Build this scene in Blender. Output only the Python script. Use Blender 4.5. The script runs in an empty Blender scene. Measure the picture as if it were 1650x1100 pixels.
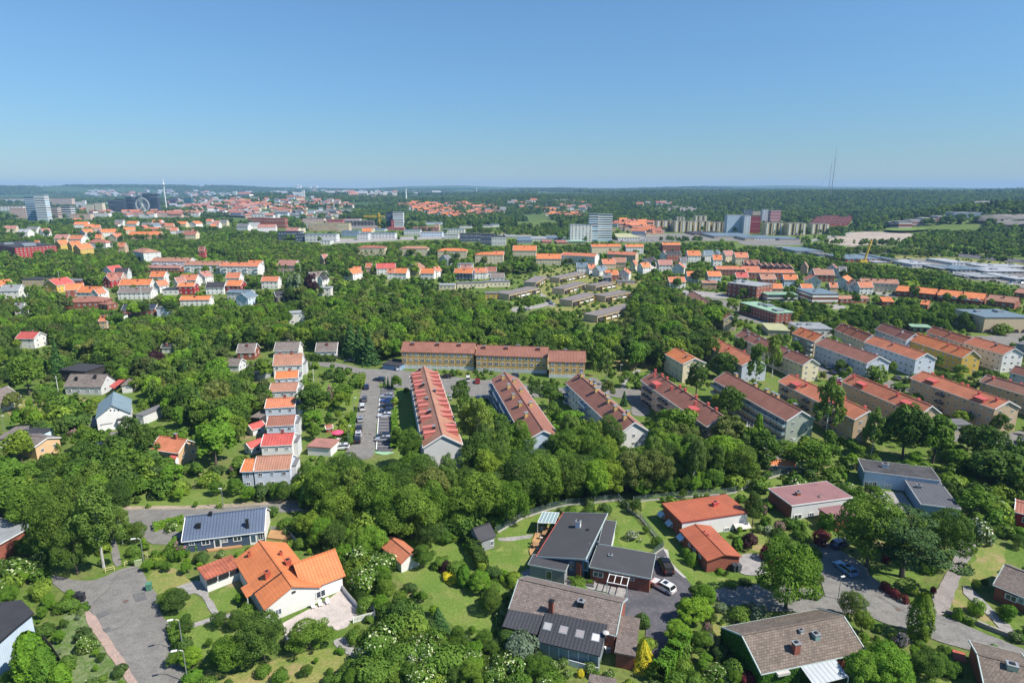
import bpy, math, random
from mathutils import Vector, Matrix, noise
R=math.radians
rnd=random.Random(7)
S=bpy.context.scene
COL=S.collection
H=66.0; PITCH=math.atan(0.244); F=1000.0
_c,_s=math.cos(PITCH),math.sin(PITCH)
# tiles of a survey picture: (x offset, y offset, scale)
TL={0:(0,0,1),1:(0,280,3.929),2:(400,280,3.929),3:(800,280,3.929),4:(1200,280,3.667),5:(0,520,3.929),6:(380,520,3.929),
    7:(780,520,3.75),8:(1200,520,3.667),11:(0,780,3.436),12:(270,800,3.666),13:(570,780,3.436),14:(790,780,3.438),15:(1040,740,3.056),16:(1330,720,2.894)}
def full(t,x,y):
    a,b,s=TL[t]; return a+x/s,b+y/s
def smooth(a,b,x):
    t=max(0.0,min(1.0,(x-a)/(b-a))); return t*t*(3-2*t)
def height(x,y):
    d=math.hypot(x,y)
    if d<1000 or y<0: return 0.0
    k=x/max(y,1.0)              # bearing: -0.8 left .. 0.8 right
    n1=noise.noise(Vector((x/900.0,y/900.0,3.1))); n2=noise.noise(Vector((x/300.0,y/300.0,7.7)))
    z=0.0
    right=smooth(-0.10,0.25,k)
    z+=right*(46+n1*18+n2*6)*smooth(1250,3400,d)
    mid=smooth(-0.52,-0.38,k)*(1-smooth(0.02,0.2,k))
    z+=mid*(30+n1*16+n2*5)*smooth(1500,3200,d)
    # rocky hill on the right
    hx,hy=930.0,1150.0
    q=math.hypot((x-hx)/330.0,(y-hy)/230.0)
    z+=34*(1-smooth(0.1,1.0,q))
    # distant ridge all round
    n3=noise.noise(Vector((x/2600.0,y/2600.0,1.3))); n4=noise.noise(Vector((x/900.0,y/900.0,9.3)))
    z+=(max(0,84-z)*1.0+n3*70+n4*24)*smooth(5600,8600,d)
    return z*smooth(1000,1300,d)
def ray(px,py):
    dx=(px-825)/F; dy=-(py-550)/F
    return Vector((dx, _c+dy*_s, -_s+dy*_c))
def P(t,x,y,z=0.0,terrain=True):
    px,py=full(t,x,y); d=ray(px,py)
    if d.z<-1e-4:
        k=(H-z)/-d.z
        p=Vector((d.x*k,d.y*k,z))
        if not terrain or math.hypot(p.x,p.y)<1000: return p
    if terrain:
        k=900.0
        while k<11000:
            q=Vector((d.x*k,d.y*k,H+d.z*k)); g=height(q.x,q.y)+z
            if q.z<g: return Vector((q.x,q.y,g))
            k+=12
        return q
    return p
def proj(v):
    x,y,z=v[0],v[1],v[2]-H
    f=y*_c-z*_s; u=y*_s+z*_c
    if f<0.1: return None
    return (825+F*x/f, 550-F*u/f, f)
def solve(t,E1,E2,R2,he=None,B2=None,w=None):
    """eave ends E1 E2 and the ridge end R2 near E2, all read from the survey picture -> real size and place"""
    if he is None:
        b=P(t,E2[0],B2); px,py=full(t,*E2); d=ray(px,py)
        he=H+d.z*(b.y/d.y)
    a=P(t,E1[0],E1[1],he,False); b=P(t,E2[0],E2[1],he,False)
    u=(b-a); L=u.length; u.normalize()
    n=Vector((-u.y,u.x,0)); 
    if n.dot(Vector((a.x,a.y,0)))<0: n=-n      # away from camera
    px,py=full(t,*R2); d=ray(px,py)
    # for runs seen end-on the far side may be either way: pick by picture
    pn=proj(b+n); pb=proj(b)
    C=Vector((0,0,H))
    if w is None:
        # b + n*A + z*B = C + d*T
        M=Matrix(((n.x,0,-d.x),(n.y,0,-d.y),(0,1,-d.z))); rhs=C-b
        A,B,T=M.inverted()@rhs
        if A<0: n=-n; A=-A
        w=2*A; rise=B
    else:
        A=w/2; best=None
        for nn in (n,-n):
            q=b+nn*A; T=q.y/d.y; r_=H+d.z*T-b.z; pp=proj((q.x,q.y,H+d.z*T)); e=abs(pp[0]-px)
            if nn is n: e-=6
            if best is None or e<best[0]: best=(e,nn,r_)
        n=best[1]; rise=best[2]
    mid=(a+b)/2+n*(w/2)
    return dict(c=(mid.x,mid.y),rot=math.atan2(u.y,u.x) if True else 0,L=L,W=w,he=he,rise=rise,n=n)
# ---------------------------------------------------------------- materials
MATS={}
def nmat(name):
    m=bpy.data.materials.new(name); m.use_nodes=True
    nt=m.node_tree; b=nt.nodes['Principled BSDF']; return m,nt,b
def N(nt,t,**k):
    n=nt.nodes.new(t)
    for a,v in k.items(): setattr(n,a,v)
    return n
def mixc(nt,fac,a,b,mode='MIX'):
    m=N(nt,'ShaderNodeMix',data_type='RGBA',blend_type=mode)
    for i,v in ((0,fac),(6,a),(7,b)):
        if isinstance(v,(int,float)): m.inputs[i].default_value=v
        elif isinstance(v,tuple): m.inputs[i].default_value=(*v[:3],1)
        else: nt.links.new(v,m.inputs[i])
    return m.outputs[2]
def ramp(nt,fac,stops):
    r=N(nt,'ShaderNodeValToRGB'); e=r.color_ramp.elements
    while len(e)<len(stops): e.new(0.5)
    for i,(p,c) in enumerate(stops):
        e[i].position=p; e[i].color=(*c,1) if isinstance(c,tuple) else (c,c,c,1)
    nt.links.new(fac,r.inputs[0]); return r.outputs[0]
def noi(nt,vec,scale,detail=4,rough=.6):
    n=N(nt,'ShaderNodeTexNoise'); n.inputs['Scale'].default_value=scale; n.inputs['Detail'].default_value=detail; n.inputs['Roughness'].default_value=rough
    nt.links.new(vec,n.inputs['Vector']); return n.outputs[0]
def sc(c,k): return tuple(min(1,v*k) for v in c)
def surf(name,col,rough=.8,kind='plain',var=.25,metal=0.0,spec=.3):
    """kind: plain, tile (roof tiles), rib (standing seams), shingle, board, brick"""
    key=name
    if key in MATS: return MATS[key]
    m,nt,b=nmat(name); b.inputs['Roughness'].default_value=rough; b.inputs['Metallic'].default_value=metal
    b.inputs['Specular IOR Level'].default_value=spec
    uv=N(nt,'ShaderNodeUVMap').outputs[0]
    geo=N(nt,'ShaderNodeNewGeometry').outputs['Position']
    big=noi(nt,geo,.35,5,.65); small=noi(nt,geo,3.0,3,.7)
    c=mixc(nt,ramp(nt,big,[(.3,0.0),(.7,1.0)]),sc(col,1-var),sc(col,1+var*.6))
    c=mixc(nt,mixc(nt,.5,small,small),c,c)
    dirt=ramp(nt,noi(nt,geo,1.1,6,.75),[(.5,0.0),(.72,.5*min(1,var*2))])
    c=mixc(nt,dirt,c,sc(col,.55))
    oi=N(nt,'ShaderNodeObjectInfo').outputs['Random']
    c=mixc(nt,1.0,c,ramp(nt,oi,[(0,.86),(1,1.0)]),'MULTIPLY')
    bump=None
    if kind in('tile','rib','board'):
        sep=N(nt,'ShaderNodeSeparateXYZ'); nt.links.new(uv,sep.inputs[0])
        pitch={'tile':.55,'rib':.75,'board':.3}[kind]
        def wave(o,per,pw):
            a=N(nt,'ShaderNodeMath',operation='MULTIPLY'); nt.links.new(o,a.inputs[0]); a.inputs[1].default_value=1/per
            f=N(nt,'ShaderNodeMath',operation='FRACT'); nt.links.new(a.outputs[0],f.inputs[0])
            return ramp(nt,f.outputs[0],[(0,0.0),(pw,1.0),(1-pw,1.0),(1,0.0)])
        wv=wave(sep.outputs[0],pitch,{'tile':.35,'rib':.14,'board':.12}[kind])
        c=mixc(nt,1.0,c,mixc(nt,wv,{'tile':(.72,.72,.72),'rib':(.62,.62,.62),'board':(.8,.8,.8)}[kind],(1,1,1)),'MULTIPLY')
        bump=wv
        if kind=='tile':
            w2=wave(sep.outputs[1],.6,.15); c=mixc(nt,1.0,c,mixc(nt,w2,(.82,.82,.82),(1,1,1)),'MULTIPLY')
    if kind in('brick','shingle'):
        br=N(nt,'ShaderNodeTexBrick'); nt.links.new(uv,br.inputs['Vector'])
        br.inputs['Scale'].default_value=1.0
        if kind=='brick':
            br.inputs['Brick Width'].default_value=.5; br.inputs['Row Height'].default_value=.17; br.inputs['Mortar Size'].default_value=.012
            br.inputs['Color1'].default_value=(.85,.85,.85,1); br.inputs['Color2'].default_value=(1.15,1.15,1.15,1); br.inputs['Mortar'].default_value=(1,1,1,1)
        else:
            br.inputs['Brick Width'].default_value=.42; br.inputs['Row Height'].default_value=.36; br.inputs['Mortar Size'].default_value=.035
            br.inputs['Color1'].default_value=(.72,.72,.72,1); br.inputs['Color2'].default_value=(1.22,1.22,1.22,1); br.inputs['Mortar'].default_value=(.5,.5,.5,1)
        c=mixc(nt,1.0,c,br.outputs[0],'MULTIPLY')
    nt.links.new(c,b.inputs['Base Color'])
    if kind in('tile','rib','shingle'):
        mp=N(nt,'ShaderNodeMapping'); nt.links.new(uv,mp.inputs[0]); mp.inputs['Scale'].default_value=(1.6,.22,1)
        c=mixc(nt,ramp(nt,noi(nt,mp.outputs[0],1.0,5,.7),[(.48,0.0),(.75,.55)]),c,tuple(.4*v+.02 for v in col))
        mp2=noi(nt,geo,.12,4,.6); c=mixc(nt,ramp(nt,mp2,[(.5,0.0),(.75,.14)]),c,tuple(min(1,v*.8+.06) for v in col))
        nt.links.new(c,b.inputs['Base Color'])
    if bump is not None:
        bn=N(nt,'ShaderNodeBump'); bn.inputs['Strength'].default_value=.5; bn.inputs['Distance'].default_value=.06
        nt.links.new(bump,bn.inputs['Height']); nt.links.new(bn.outputs[0],b.inputs['Normal'])
    MATS[key]=m; return m
def glass(name='window_glass',col=(.03,.05,.07)):
    if name in MATS: return MATS[name]
    m,nt,b=nmat(name); b.inputs['Roughness'].default_value=.08; b.inputs['Specular IOR Level'].default_value=.9
    oi=N(nt,'ShaderNodeObjectInfo').outputs['Random']
    c=ramp(nt,oi,[(0,sc(col,.5)),(.55,col),(.8,sc(col,3.2)),(1,(.28,.29,.28))])
    nt.links.new(c,b.inputs['Base Color']); MATS[name]=m; return m
def leafmat(name,dark,light,rand=.35,trans=.33,spot=None):
    if name in MATS: return MATS[name]
    m,nt,b=nmat(name); out=nt.nodes['Material Output']
    b.inputs['Roughness'].default_value=.65; b.inputs['Specular IOR Level'].default_value=.1
    tc=N(nt,'ShaderNodeTexCoord').outputs['Object']
    cl=noi(nt,tc,.55,3,.6)
    isl=N(nt,'ShaderNodeNewGeometry').outputs['Random Per Island']
    c=mixc(nt,ramp(nt,cl,[(.35,0.0),(.65,1.0)]),dark,light)
    c=mixc(nt,1.0,c,ramp(nt,isl,[(0,.72),(1,1.25)]),'MULTIPLY')
    oi=N(nt,'ShaderNodeObjectInfo').outputs['Random']
    c=mixc(nt,1.0,c,ramp(nt,oi,[(0,(1-rand,1-rand*.95,1-rand*.2)),(.35,(1-rand*.6,1-rand*.35,1-rand*.8)),(.7,(1,1,1)),(1,(1+rand*1.1,1+rand*.65,1.0))]),'MULTIPLY')
    if spot:
        c=mixc(nt,ramp(nt,isl,[(1-spot[1]-.01,0.0),(1-spot[1],1.0)]),c,spot[0])
    nt.links.new(c,b.inputs['Base Color'])
    tr=N(nt,'ShaderNodeBsdfTranslucent'); nt.links.new(mixc(nt,1.0,c,(1.3,1.35,.6),'MULTIPLY'),tr.inputs[0])
    mx=N(nt,'ShaderNodeMixShader'); mx.inputs[0].default_value=trans
    nt.links.new(b.outputs[0],mx.inputs[1]); nt.links.new(tr.outputs[0],mx.inputs[2]); nt.links.new(mx.outputs[0],out.inputs[0])
    MATS[name]=m; return m
def groundmat(name,cols,scales=(.03,.3,3.0),rough=.95,bump=.3,patch=None):
    m,nt,b=nmat(name); b.inputs['Roughness'].default_value=rough; b.inputs['Specular IOR Level'].default_value=.1
    g=N(nt,'ShaderNodeNewGeometry').outputs['Position']
    a=noi(nt,g,scales[0],6,.6); d=noi(nt,g,scales[1],6,.65); e=noi(nt,g,scales[2],4,.7)
    c=mixc(nt,ramp(nt,a,[(.35,0.0),(.65,1.0)]),cols[0],cols[1])
    c=mixc(nt,ramp(nt,d,[(.45,0.0),(.62,.8)]),c,cols[2])
    c=mixc(nt,1.0,c,ramp(nt,e,[(.25,.6),(.75,1.3)]),'MULTIPLY')
    if patch: c=mixc(nt,ramp(nt,noi(nt,g,patch[1],5,.6),[(patch[2],0.0),(patch[2]+.1,.85)]),c,patch[0])
    nt.links.new(c,b.inputs['Base Color'])
    bn=N(nt,'ShaderNodeBump'); bn.inputs['Strength'].default_value=bump; bn.inputs['Distance'].default_value=.3
    nt.links.new(e,bn.inputs['Height']); nt.links.new(bn.outputs[0],b.inputs['Normal'])
    MATS[name]=m; return m
# palette
def T(name):
    p={'orange':((.66,.215,.08),'tile'),'orange2':((.56,.20,.105),'tile'),'red':((.50,.10,.085),'rib'),'redbrown':((.38,.15,.105),'tile'),
       'brown':((.31,.135,.095),'tile'),'rust':((.42,.21,.14),'tile'),'pinkroof':((.42,.2,.16),'tile'),'dark':((.045,.045,.05),'plain'),'grey':((.16,.16,.165),'plain'),
       'lightgrey':((.27,.29,.30),'plain'),'greybrown':((.22,.185,.165),'shingle'),'solar':((.035,.045,.08),'rib'),'bluegrey':((.14,.2,.25),'rib'),
       'greenroof':((.26,.42,.30),'rib'),'whiteroof':((.32,.34,.36),'plain'),'yellowroof':((.4,.4,.22),'plain')}[name]
    return surf('roof_'+name,p[0],.75,p[1],.22)
def Wl(name):
    p={'white':((.72,.71,.68),'plain'),'cream':((.66,.58,.40),'plain'),'bluewhite':((.55,.60,.68),'plain'),'yellow':((.62,.42,.09),'plain'),'ochre':((.56,.38,.15),'brick'),
       'brick':((.26,.085,.055),'brick'),'orangebrick':((.42,.22,.12),'brick'),'tan':((.50,.38,.25),'plain'),'pinkish':((.55,.40,.32),'plain'),'greygreen':((.38,.43,.36),'board'),
       'grey':((.30,.31,.32),'board'),'dark':((.05,.045,.045),'board'),'blue':((.20,.30,.42),'board'),'paleblue':((.55,.66,.76),'board'),'redwood':((.36,.035,.03),'board'),
       'greywhite':((.62,.63,.62),'plain'),'beige':((.56,.45,.30),'plain'),'navy':((.06,.09,.14),'board'),'peach':((.62,.42,.24),'plain')}[name]
    return surf('wall_'+name,p[0],.85,p[1],.08)
def paint(name,col,rough=.6,**k): return surf(name,col,rough,'plain',k.get('var',.08),k.get('metal',0.0),k.get('spec',.4))
WHITE=paint('white_paint',(.75,.75,.73)); BLACK=paint('black_metal',(.02,.02,.022),.5); REDM=paint('red_metal',(.50,.10,.085),.5)
GLASS=glass(); CONC=surf('concrete',(.42,.40,.37),.9,'plain',.2); TERRA=paint('terracotta',(.45,.17,.09)); GREYM=paint('grey_metal',(.35,.37,.38),.4,metal=.4)
# ---------------------------------------------------------------- mesh helpers
class MB:
    def __init__(s): s.v=[]; s.f=[]; s.m=[]; s.mats=[]
    def mi(s,mat):
        if mat not in s.mats: s.mats.append(mat)
        return s.mats.index(mat)
    def face(s,pts,mat):
        b=len(s.v); s.v+= [tuple(p) for p in pts]; s.f.append(tuple(range(b,b+len(pts)))); s.m.append(s.mi(mat))
    def box(s,c,d,mat,rz=0,top=None):
        """c centre, d size, top: scale of the upper face"""
        x,y,z=d[0]/2,d[1]/2,d[2]/2; k=top if top else 1
        ps=[(-x,-y,-z),(x,-y,-z),(x,y,-z),(-x,y,-z),(-x*k,-y*k,z),(x*k,-y*k,z),(x*k,y*k,z),(-x*k,y*k,z)]
        ca,sa=math.cos(rz),math.sin(rz)
        b=len(s.v); s.v+=[(c[0]+p[0]*ca-p[1]*sa,c[1]+p[0]*sa+p[1]*ca,c[2]+p[2]) for p in ps]
        for q in((0,3,2,1),(4,5,6,7),(0,1,5,4),(1,2,6,5),(2,3,7,6),(3,0,4,7)):
            s.f.append(tuple(b+i for i in q)); s.m.append(s.mi(mat))
    def prism(s,poly,z0,z1,mat,side=None):
        """poly ccw list of (x,y)"""
        a=sum(poly[i][0]*poly[(i+1)%len(poly)][1]-poly[(i+1)%len(poly)][0]*poly[i][1] for i in range(len(poly)))
        if a<0: poly=poly[::-1]
        n=len(poly); b=len(s.v)
        s.v+=[(p[0],p[1],z0) for p in poly]+[(p[0],p[1],z1) for p in poly]
        s.f.append(tuple(b+n+i for i in range(n))); s.m.append(s.mi(mat))
        s.f.append(tuple(b+n-1-i for i in range(n))); s.m.append(s.mi(mat))
        for i in range(n):
            j=(i+1)%n; s.f.append((b+i,b+j,b+n+j,b+n+i)); s.m.append(s.mi(side or mat))
    def slab(s,pts,t,mat):
        """pts: polygon of a sloping plate seen ccw from above, thickness t downwards"""
        n=len(pts); b=len(s.v)
        s.v+=[tuple(p) for p in pts]+[(p[0],p[1],p[2]-t) for p in pts]
        s.f.append(tuple(b+i for i in range(n))); s.m.append(s.mi(mat))
        s.f.append(tuple(b+2*n-1-i for i in range(n))); s.m.append(s.mi(mat))
        for i in range(n):
            j=(i+1)%n; s.f.append((b+j,b+i,b+n+i,b+n+j)); s.m.append(s.mi(mat))
    def cyl(s,a,b_,r0,r1,mat,n=8,cap=True):
        a=Vector(a); b_=Vector(b_); d=(b_-a).normalized(); t=d.orthogonal().normalized(); q=d.cross(t)
        b=len(s.v)
        for p,r in((a,r0),(b_,r1)):
            for i in range(n):
                w=2*math.pi*i/n; s.v.append(tuple(p+(t*math.cos(w)+q*math.sin(w))*r))
        for i in range(n):
            j=(i+1)%n; s.f.append((b+i,b+j,b+n+j,b+n+i)); s.m.append(s.mi(mat))
        if cap:
            s.f.append(tuple(b+n+i for i in range(n))); s.m.append(s.mi(mat)); s.f.append(tuple(b+n-1-i for i in range(n))); s.m.append(s.mi(mat))
    def tube(s,pts,r,mat,n=6):
        for i in range(len(pts)-1): s.cyl(pts[i],pts[i+1],r,r,mat,n)
    def sphere(s,c,r,mat,n=10,m=6,sq=1.0):
        b=len(s.v)
        for j in range(m+1):
            a=math.pi*j/m
            for i in range(n):
                w=2*math.pi*i/n; s.v.append((c[0]+r*math.sin(a)*math.cos(w),c[1]+r*math.sin(a)*math.sin(w),c[2]-r*sq*math.cos(a)))
        for j in range(m):
            for i in range(n):
                k=(i+1)%n; s.f.append((b+j*n+i,b+j*n+k,b+(j+1)*n+k,b+(j+1)*n+i)); s.m.append(s.mi(mat))
    def mesh(s,name,uv=True,smooth_=False):
        me=bpy.data.meshes.new(name); me.from_pydata(s.v,[],s.f)
        for m in s.mats: me.materials.append(m)
        me.polygons.foreach_set('material_index',s.m)
        if smooth_: me.polygons.foreach_set('use_smooth',[True]*len(s.f))
        if uv:
            me.update(); L=me.uv_layers.new(name='UVMap'); dat=L.data; Z=Vector((0,0,1))
            for p in me.polygons:
                n=p.normal
                t=Z.cross(n) if abs(n.z)<.995 else Vector((1,0,0))
                t.normalize(); bb=n.cross(t)
                for li in p.loop_indices:
                    co=me.vertices[me.loops[li].vertex_index].co
                    dat[li].uv=(co.dot(t),co.dot(bb))
        return me
def link(name,data,parent=None,loc=None,rz=None,scale=None):
    o=bpy.data.objects.new(name,data); COL.objects.link(o)
    if parent is not None: o.parent=parent
    if loc is not None: o.location=loc
    if rz is not None: o.rotation_euler=(0,0,rz)
    if scale is not None: o.scale=scale
    return o
def tag(o,label,cat,group=None):
    o['label']=label; o['category']=cat
    if group: o['group']=group
    return o
def root(name,label,cat,loc,rz=0,group=None):
    o=link(name,None,None,loc,rz); o.empty_display_size=.5
    return tag(o,label,cat,group)
def setting(name,me,kind='structure'):
    o=link(name,me); o['kind']=kind; return o
FOOT=[]   # footprints (world polygons) no tree may stand on
PROT=[]   # (screen polygon, distance) that plants in front should leave free
def hull(pts):
    pts=sorted(set(pts))
    def half(ps):
        h=[]
        for p in ps:
            while len(h)>1 and (h[-1][0]-h[-2][0])*(p[1]-h[-2][1])-(h[-1][1]-h[-2][1])*(p[0]-h[-2][0])<=0: h.pop()
            h.append(p)
        return h
    a=half(pts); b=half(pts[::-1]); return a[:-1]+b[:-1]
def inside(x,y,poly):
    r=False; j=len(poly)-1
    for i in range(len(poly)):
        xi,yi=poly[i]; xj,yj=poly[j]
        if (yi>y)!=(yj>y) and x<(xj-xi)*(y-yi)/(yj-yi)+xi: r=not r
        j=i
    return r
def protect(corners,z0,z1,keep=.5,dist=None):
    """corners: world (x,y); keep the roof z1 and the upper share of the wall free"""
    pts=[]
    for x,y in corners:
        for z in (z1,z1-(z1-z0)*keep):
            q=proj((x,y,z))
            if q: pts.append((q[0],q[1]))
    if len(pts)>2:
        d=min(math.hypot(x,y) for x,y in corners) if dist is None else dist
        PROT.append((hull(pts),d))
def grow(c,rot,hx,hy,m=1.0):
    ca,sa=math.cos(rot),math.sin(rot)
    return [(c[0]+a*(hx+m)*ca-b*(hy+m)*sa,c[1]+a*(hx+m)*sa+b*(hy+m)*ca) for a,b in((-1,-1),(1,-1),(1,1),(-1,1))]
# windows: unit 1 x 1, facing -y, shared meshes
_WIN={}
def winmesh(style):
    if style in _WIN: return _WIN[style]
    fr={'white':WHITE,'brown':Wl('dark'),'red':REDM,'blue':paint('blue_paint',(.15,.28,.5))}[style.split('_')[0]]
    m=MB(); t=.09
    m.box((0,-.02,.5-t/2),(1,.1,t),fr); m.box((0,-.02,-.5+t/2),(1,.1,t),fr); m.box((-.5+t/2,-.02,0),(t,.1,1-2*t),fr); m.box((.5-t/2,-.02,0),(t,.1,1-2*t),fr)
    if style.endswith('cross'): m.box((0,-.02,0),(.06,.09,1-2*t),fr)
    a=m.mesh('window_'+style)
    g=MB(); g.box((0,.0,0),(1-2*t,.04,1-2*t),GLASS); b=g.mesh('pane')
    w=MB(); w.v=list(m.v); w.f=list(m.f); w.m=list(m.m); w.mats=list(m.mats); w.box((0,0,0),(1-2*t,.04,1-2*t),GLASS); c=w.mesh('window_far_'+style)
    _WIN[style]=(a,b,c); return _WIN[style]
def window(par,x,y,z,w,h,rz,style='white_cross',near=False):
    a,b,c=winmesh(style)
    o=link('window',a if near else c,par,(x,y,z),rz,(w,1,h))
    if near: link('pane',b,o)
    return o
# ---------------------------------------------------------------- buildings
def faces_cam(c,rot,side,hx,hy):
    """does that side of the box look towards the camera"""
    n={'f':(0,-1),'b':(0,1),'l':(-1,0),'r':(1,0)}[side]
    ca,sa=math.cos(rot),math.sin(rot)
    w=Vector((n[0]*ca-n[1]*sa,n[0]*sa+n[1]*ca)); h=hy if side in'fb' else hx
    p=Vector(c)+w*h
    return (-p).normalized().dot(w)>-.06
def gable(name,label,cat,sp,roof='orange',wall='white',floors=2,group=None,win='white_cross',wsize=(1.1,1.1),wstep=2.6,chim=2,chimc='brick',chs=(.7,.7,1.3),
          balc=None,trim=True,over=.35,hip=False,near=False,keep=.6,plinth=None,endwin=2,flip=False,dorm=None,attic=True,trimc=None,stair=None,skip='',gapwin=None):
    c,rot,L,W,he,rise=sp['c'],math.atan2(-sp['n'].x,sp['n'].y) if 'n' in sp else sp['rot'],sp['L'],sp['W'],sp['he'],sp['rise']
    rise=max(rise,.8)
    t=root(name,label,cat,(c[0],c[1],sp.get('z',0)),rot,group)
    hx,hy=L/2,W/2; z0=-.5; o=over; dz=rise/hy
    wm=Wl(wall) if isinstance(wall,str) else wall; rm=T(roof) if isinstance(roof,str) else roof
    m=MB()
    ix,iy=hx-o,hy-o*.6     # walls stand inside the eaves
    top=he+0; 
    if hip:
        m.box((0,0,(z0+he)/2),(2*ix,2*iy,he-z0),wm)
    else:
        za=he+rise*(iy/hy)*1.0-.02
        za=he+rise-(rise/hy)*0-.14
        e=he+(hy-iy)*dz-.14
        m.face([(-ix,-iy,z0),(ix,-iy,z0),(ix,-iy,e),(-ix,-iy,e)],wm)
        m.face([(ix,iy,z0),(-ix,iy,z0),(-ix,iy,e),(ix,iy,e)],wm)
        m.face([(ix,-iy,z0),(ix,iy,z0),(ix,iy,e),(ix,0,za),(ix,-iy,e)],wm)
        m.face([(-ix,iy,z0),(-ix,-iy,z0),(-ix,-iy,e),(-ix,0,za),(-ix,iy,e)],wm)
    link('wall',m.mesh('wall'),t)
    r=MB()
    if hip:
        k=min(hy,hx*.8)
        r.slab([(-hx,-hy,he),(hx,-hy,he),(hx-k,0,he+rise),(-hx+k,0,he+rise)],.16,rm)
        r.slab([(hx,hy,he),(-hx,hy,he),(-hx+k,0,he+rise),(hx-k,0,he+rise)],.16,rm)
        r.slab([(hx,-hy,he),(hx,hy,he),(hx-k,0,he+rise)],.16,rm)
        r.slab([(-hx,hy,he),(-hx,-hy,he),(-hx+k,0,he+rise)],.16,rm)
    else:
        r.slab([(-hx,-hy,he),(hx,-hy,he),(hx,0,he+rise),(-hx,0,he+rise)],.14,rm)
        r.slab([(hx,hy,he),(-hx,hy,he),(-hx,0,he+rise),(hx,0,he+rise)],.14,rm)
        r.box((0,0,he+rise+.02),(2*hx,.28,.14),rm)
    ro=link('roof',r.mesh('roof'),t)
    if trim and not hip:
        b=MB(); tm=trimc or WHITE; th=.28 if not near else .16
        for sx in(-1,1):
            x=sx*(hx+.03)
            for sy in(-1,1):
                b.face([(x,sy*hy,he+.08),(x,sy*hy,he-th),(x,0,he+rise-th),(x,0,he+rise+.08)],tm)
                b.face([(x-.14*sx,sy*hy,he+.09),(x,sy*hy,he+.09),(x,0,he+rise+.09),(x-.14*sx,0,he+rise+.09)],tm)
        b.box((0,-hy-.05,he-.1),(2*hx,.12,.12),tm); b.box((0,hy+.05,he-.1),(2*hx,.12,.12),tm)
        link('verge_board',b.mesh('verge_board'),ro)
    if plinth:
        b=MB(); b.box((0,0,(z0+plinth[0])/2),(2*ix+.1,2*iy+.1,plinth[0]-z0),Wl(plinth[1])); link('plinth',b.mesh('plinth'),t)
    # chimneys along the ridge
    if chim:
        ch=MB(); cm={'brick':Wl('brick'),'yellow':Wl('ochre'),'red':REDM,'white':Wl('white'),'dark':BLACK,'grey':Wl('grey')}[chimc]
        ch.box((0,0,chs[2]/2-.2),(chs[0],chs[1],chs[2]),cm); ch.box((0,0,chs[2]-.2+.06),(chs[0]+.14,chs[1]+.14,.12),GREYM if chimc!='red' else REDM); cme=ch.mesh('chimney')
        lst=chim if isinstance(chim,list) else [((i+.5)/chim-.5+rnd.uniform(-.06,.06),rnd.choice((-.16,.12))) for i in range(chim)]
        for fx,fy in lst: link('chimney',cme,ro,(fx*2*hx,fy*2*hy,he+rise-abs(fy)*2*rise))
    hgt=he/max(1,floors)
    ww,wh=wsize; wh=min(wh,hgt*.58)
    if floors:
        nx=max(1,int(2*ix/wstep))
        balset=set(balc[1]) if balc else set()
        for side,yy,rz in(('f',-iy-.01,0),('b',iy+.01,math.pi)):
            if side in skip or not faces_cam(c,rot,side,hx,hy): continue
            for k in range(floors):
                for i in range(nx):
                    x=(-ix+(i+.5)*2*ix/nx)*(1 if side=='f' else -1)
                    z=(k+.55)*hgt
                    isb=balc and side==balc[0] and (i%balc[2]) in balset and (k>0 or balc[3])
                    wz=ww*(.75 if (i*7+3)%5==0 else 1)
                    window(t,x,yy,z,wz if not isb else ww*1.25,wh,rz,win,near)
            if balc and side==balc[0]:
                bm=MB(); bw=2*ix/nx*.92; bc=balc[4]
                dirn=-1 if side=='f' else 1
                bm.box((0,dirn*.55,0),(bw,1.1,.14),CONC)
                bm.box((0,dirn*1.1,.42),(bw,.06,.72),bc); bm.box((-bw/2+.03,dirn*.55,.42),(.06,1.05,.72),bc); bm.box((bw/2-.03,dirn*.55,.42),(.06,1.05,.72),bc)
                bme=bm.mesh('balcony')
                for k in range(0 if balc[3] else 1,floors):
                    for i in range(nx):
                        if i%balc[2] in balset:
                            link('balcony',bme,t,(-ix+(i+.5)*2*ix/nx,yy,(k+.12)*hgt))
        for side,xx,rz in(('r',ix+.01,math.pi/2),('l',-ix-.01,-math.pi/2)):
            if side in skip or not endwin or not faces_cam(c,rot,side,hx,hy): continue
            for k in range(floors):
                for i in range(endwin):
                    y=-iy+(i+.5)*2*iy/endwin
                    window(t,xx,y,(k+.55)*hgt,ww*.8,wh*.95,rz,win,near)
            if attic and not hip and rise>1.3: window(t,xx,0,he+rise*.38,ww*.7,min(wh*.8,rise*.4),rz,win,near)
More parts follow.
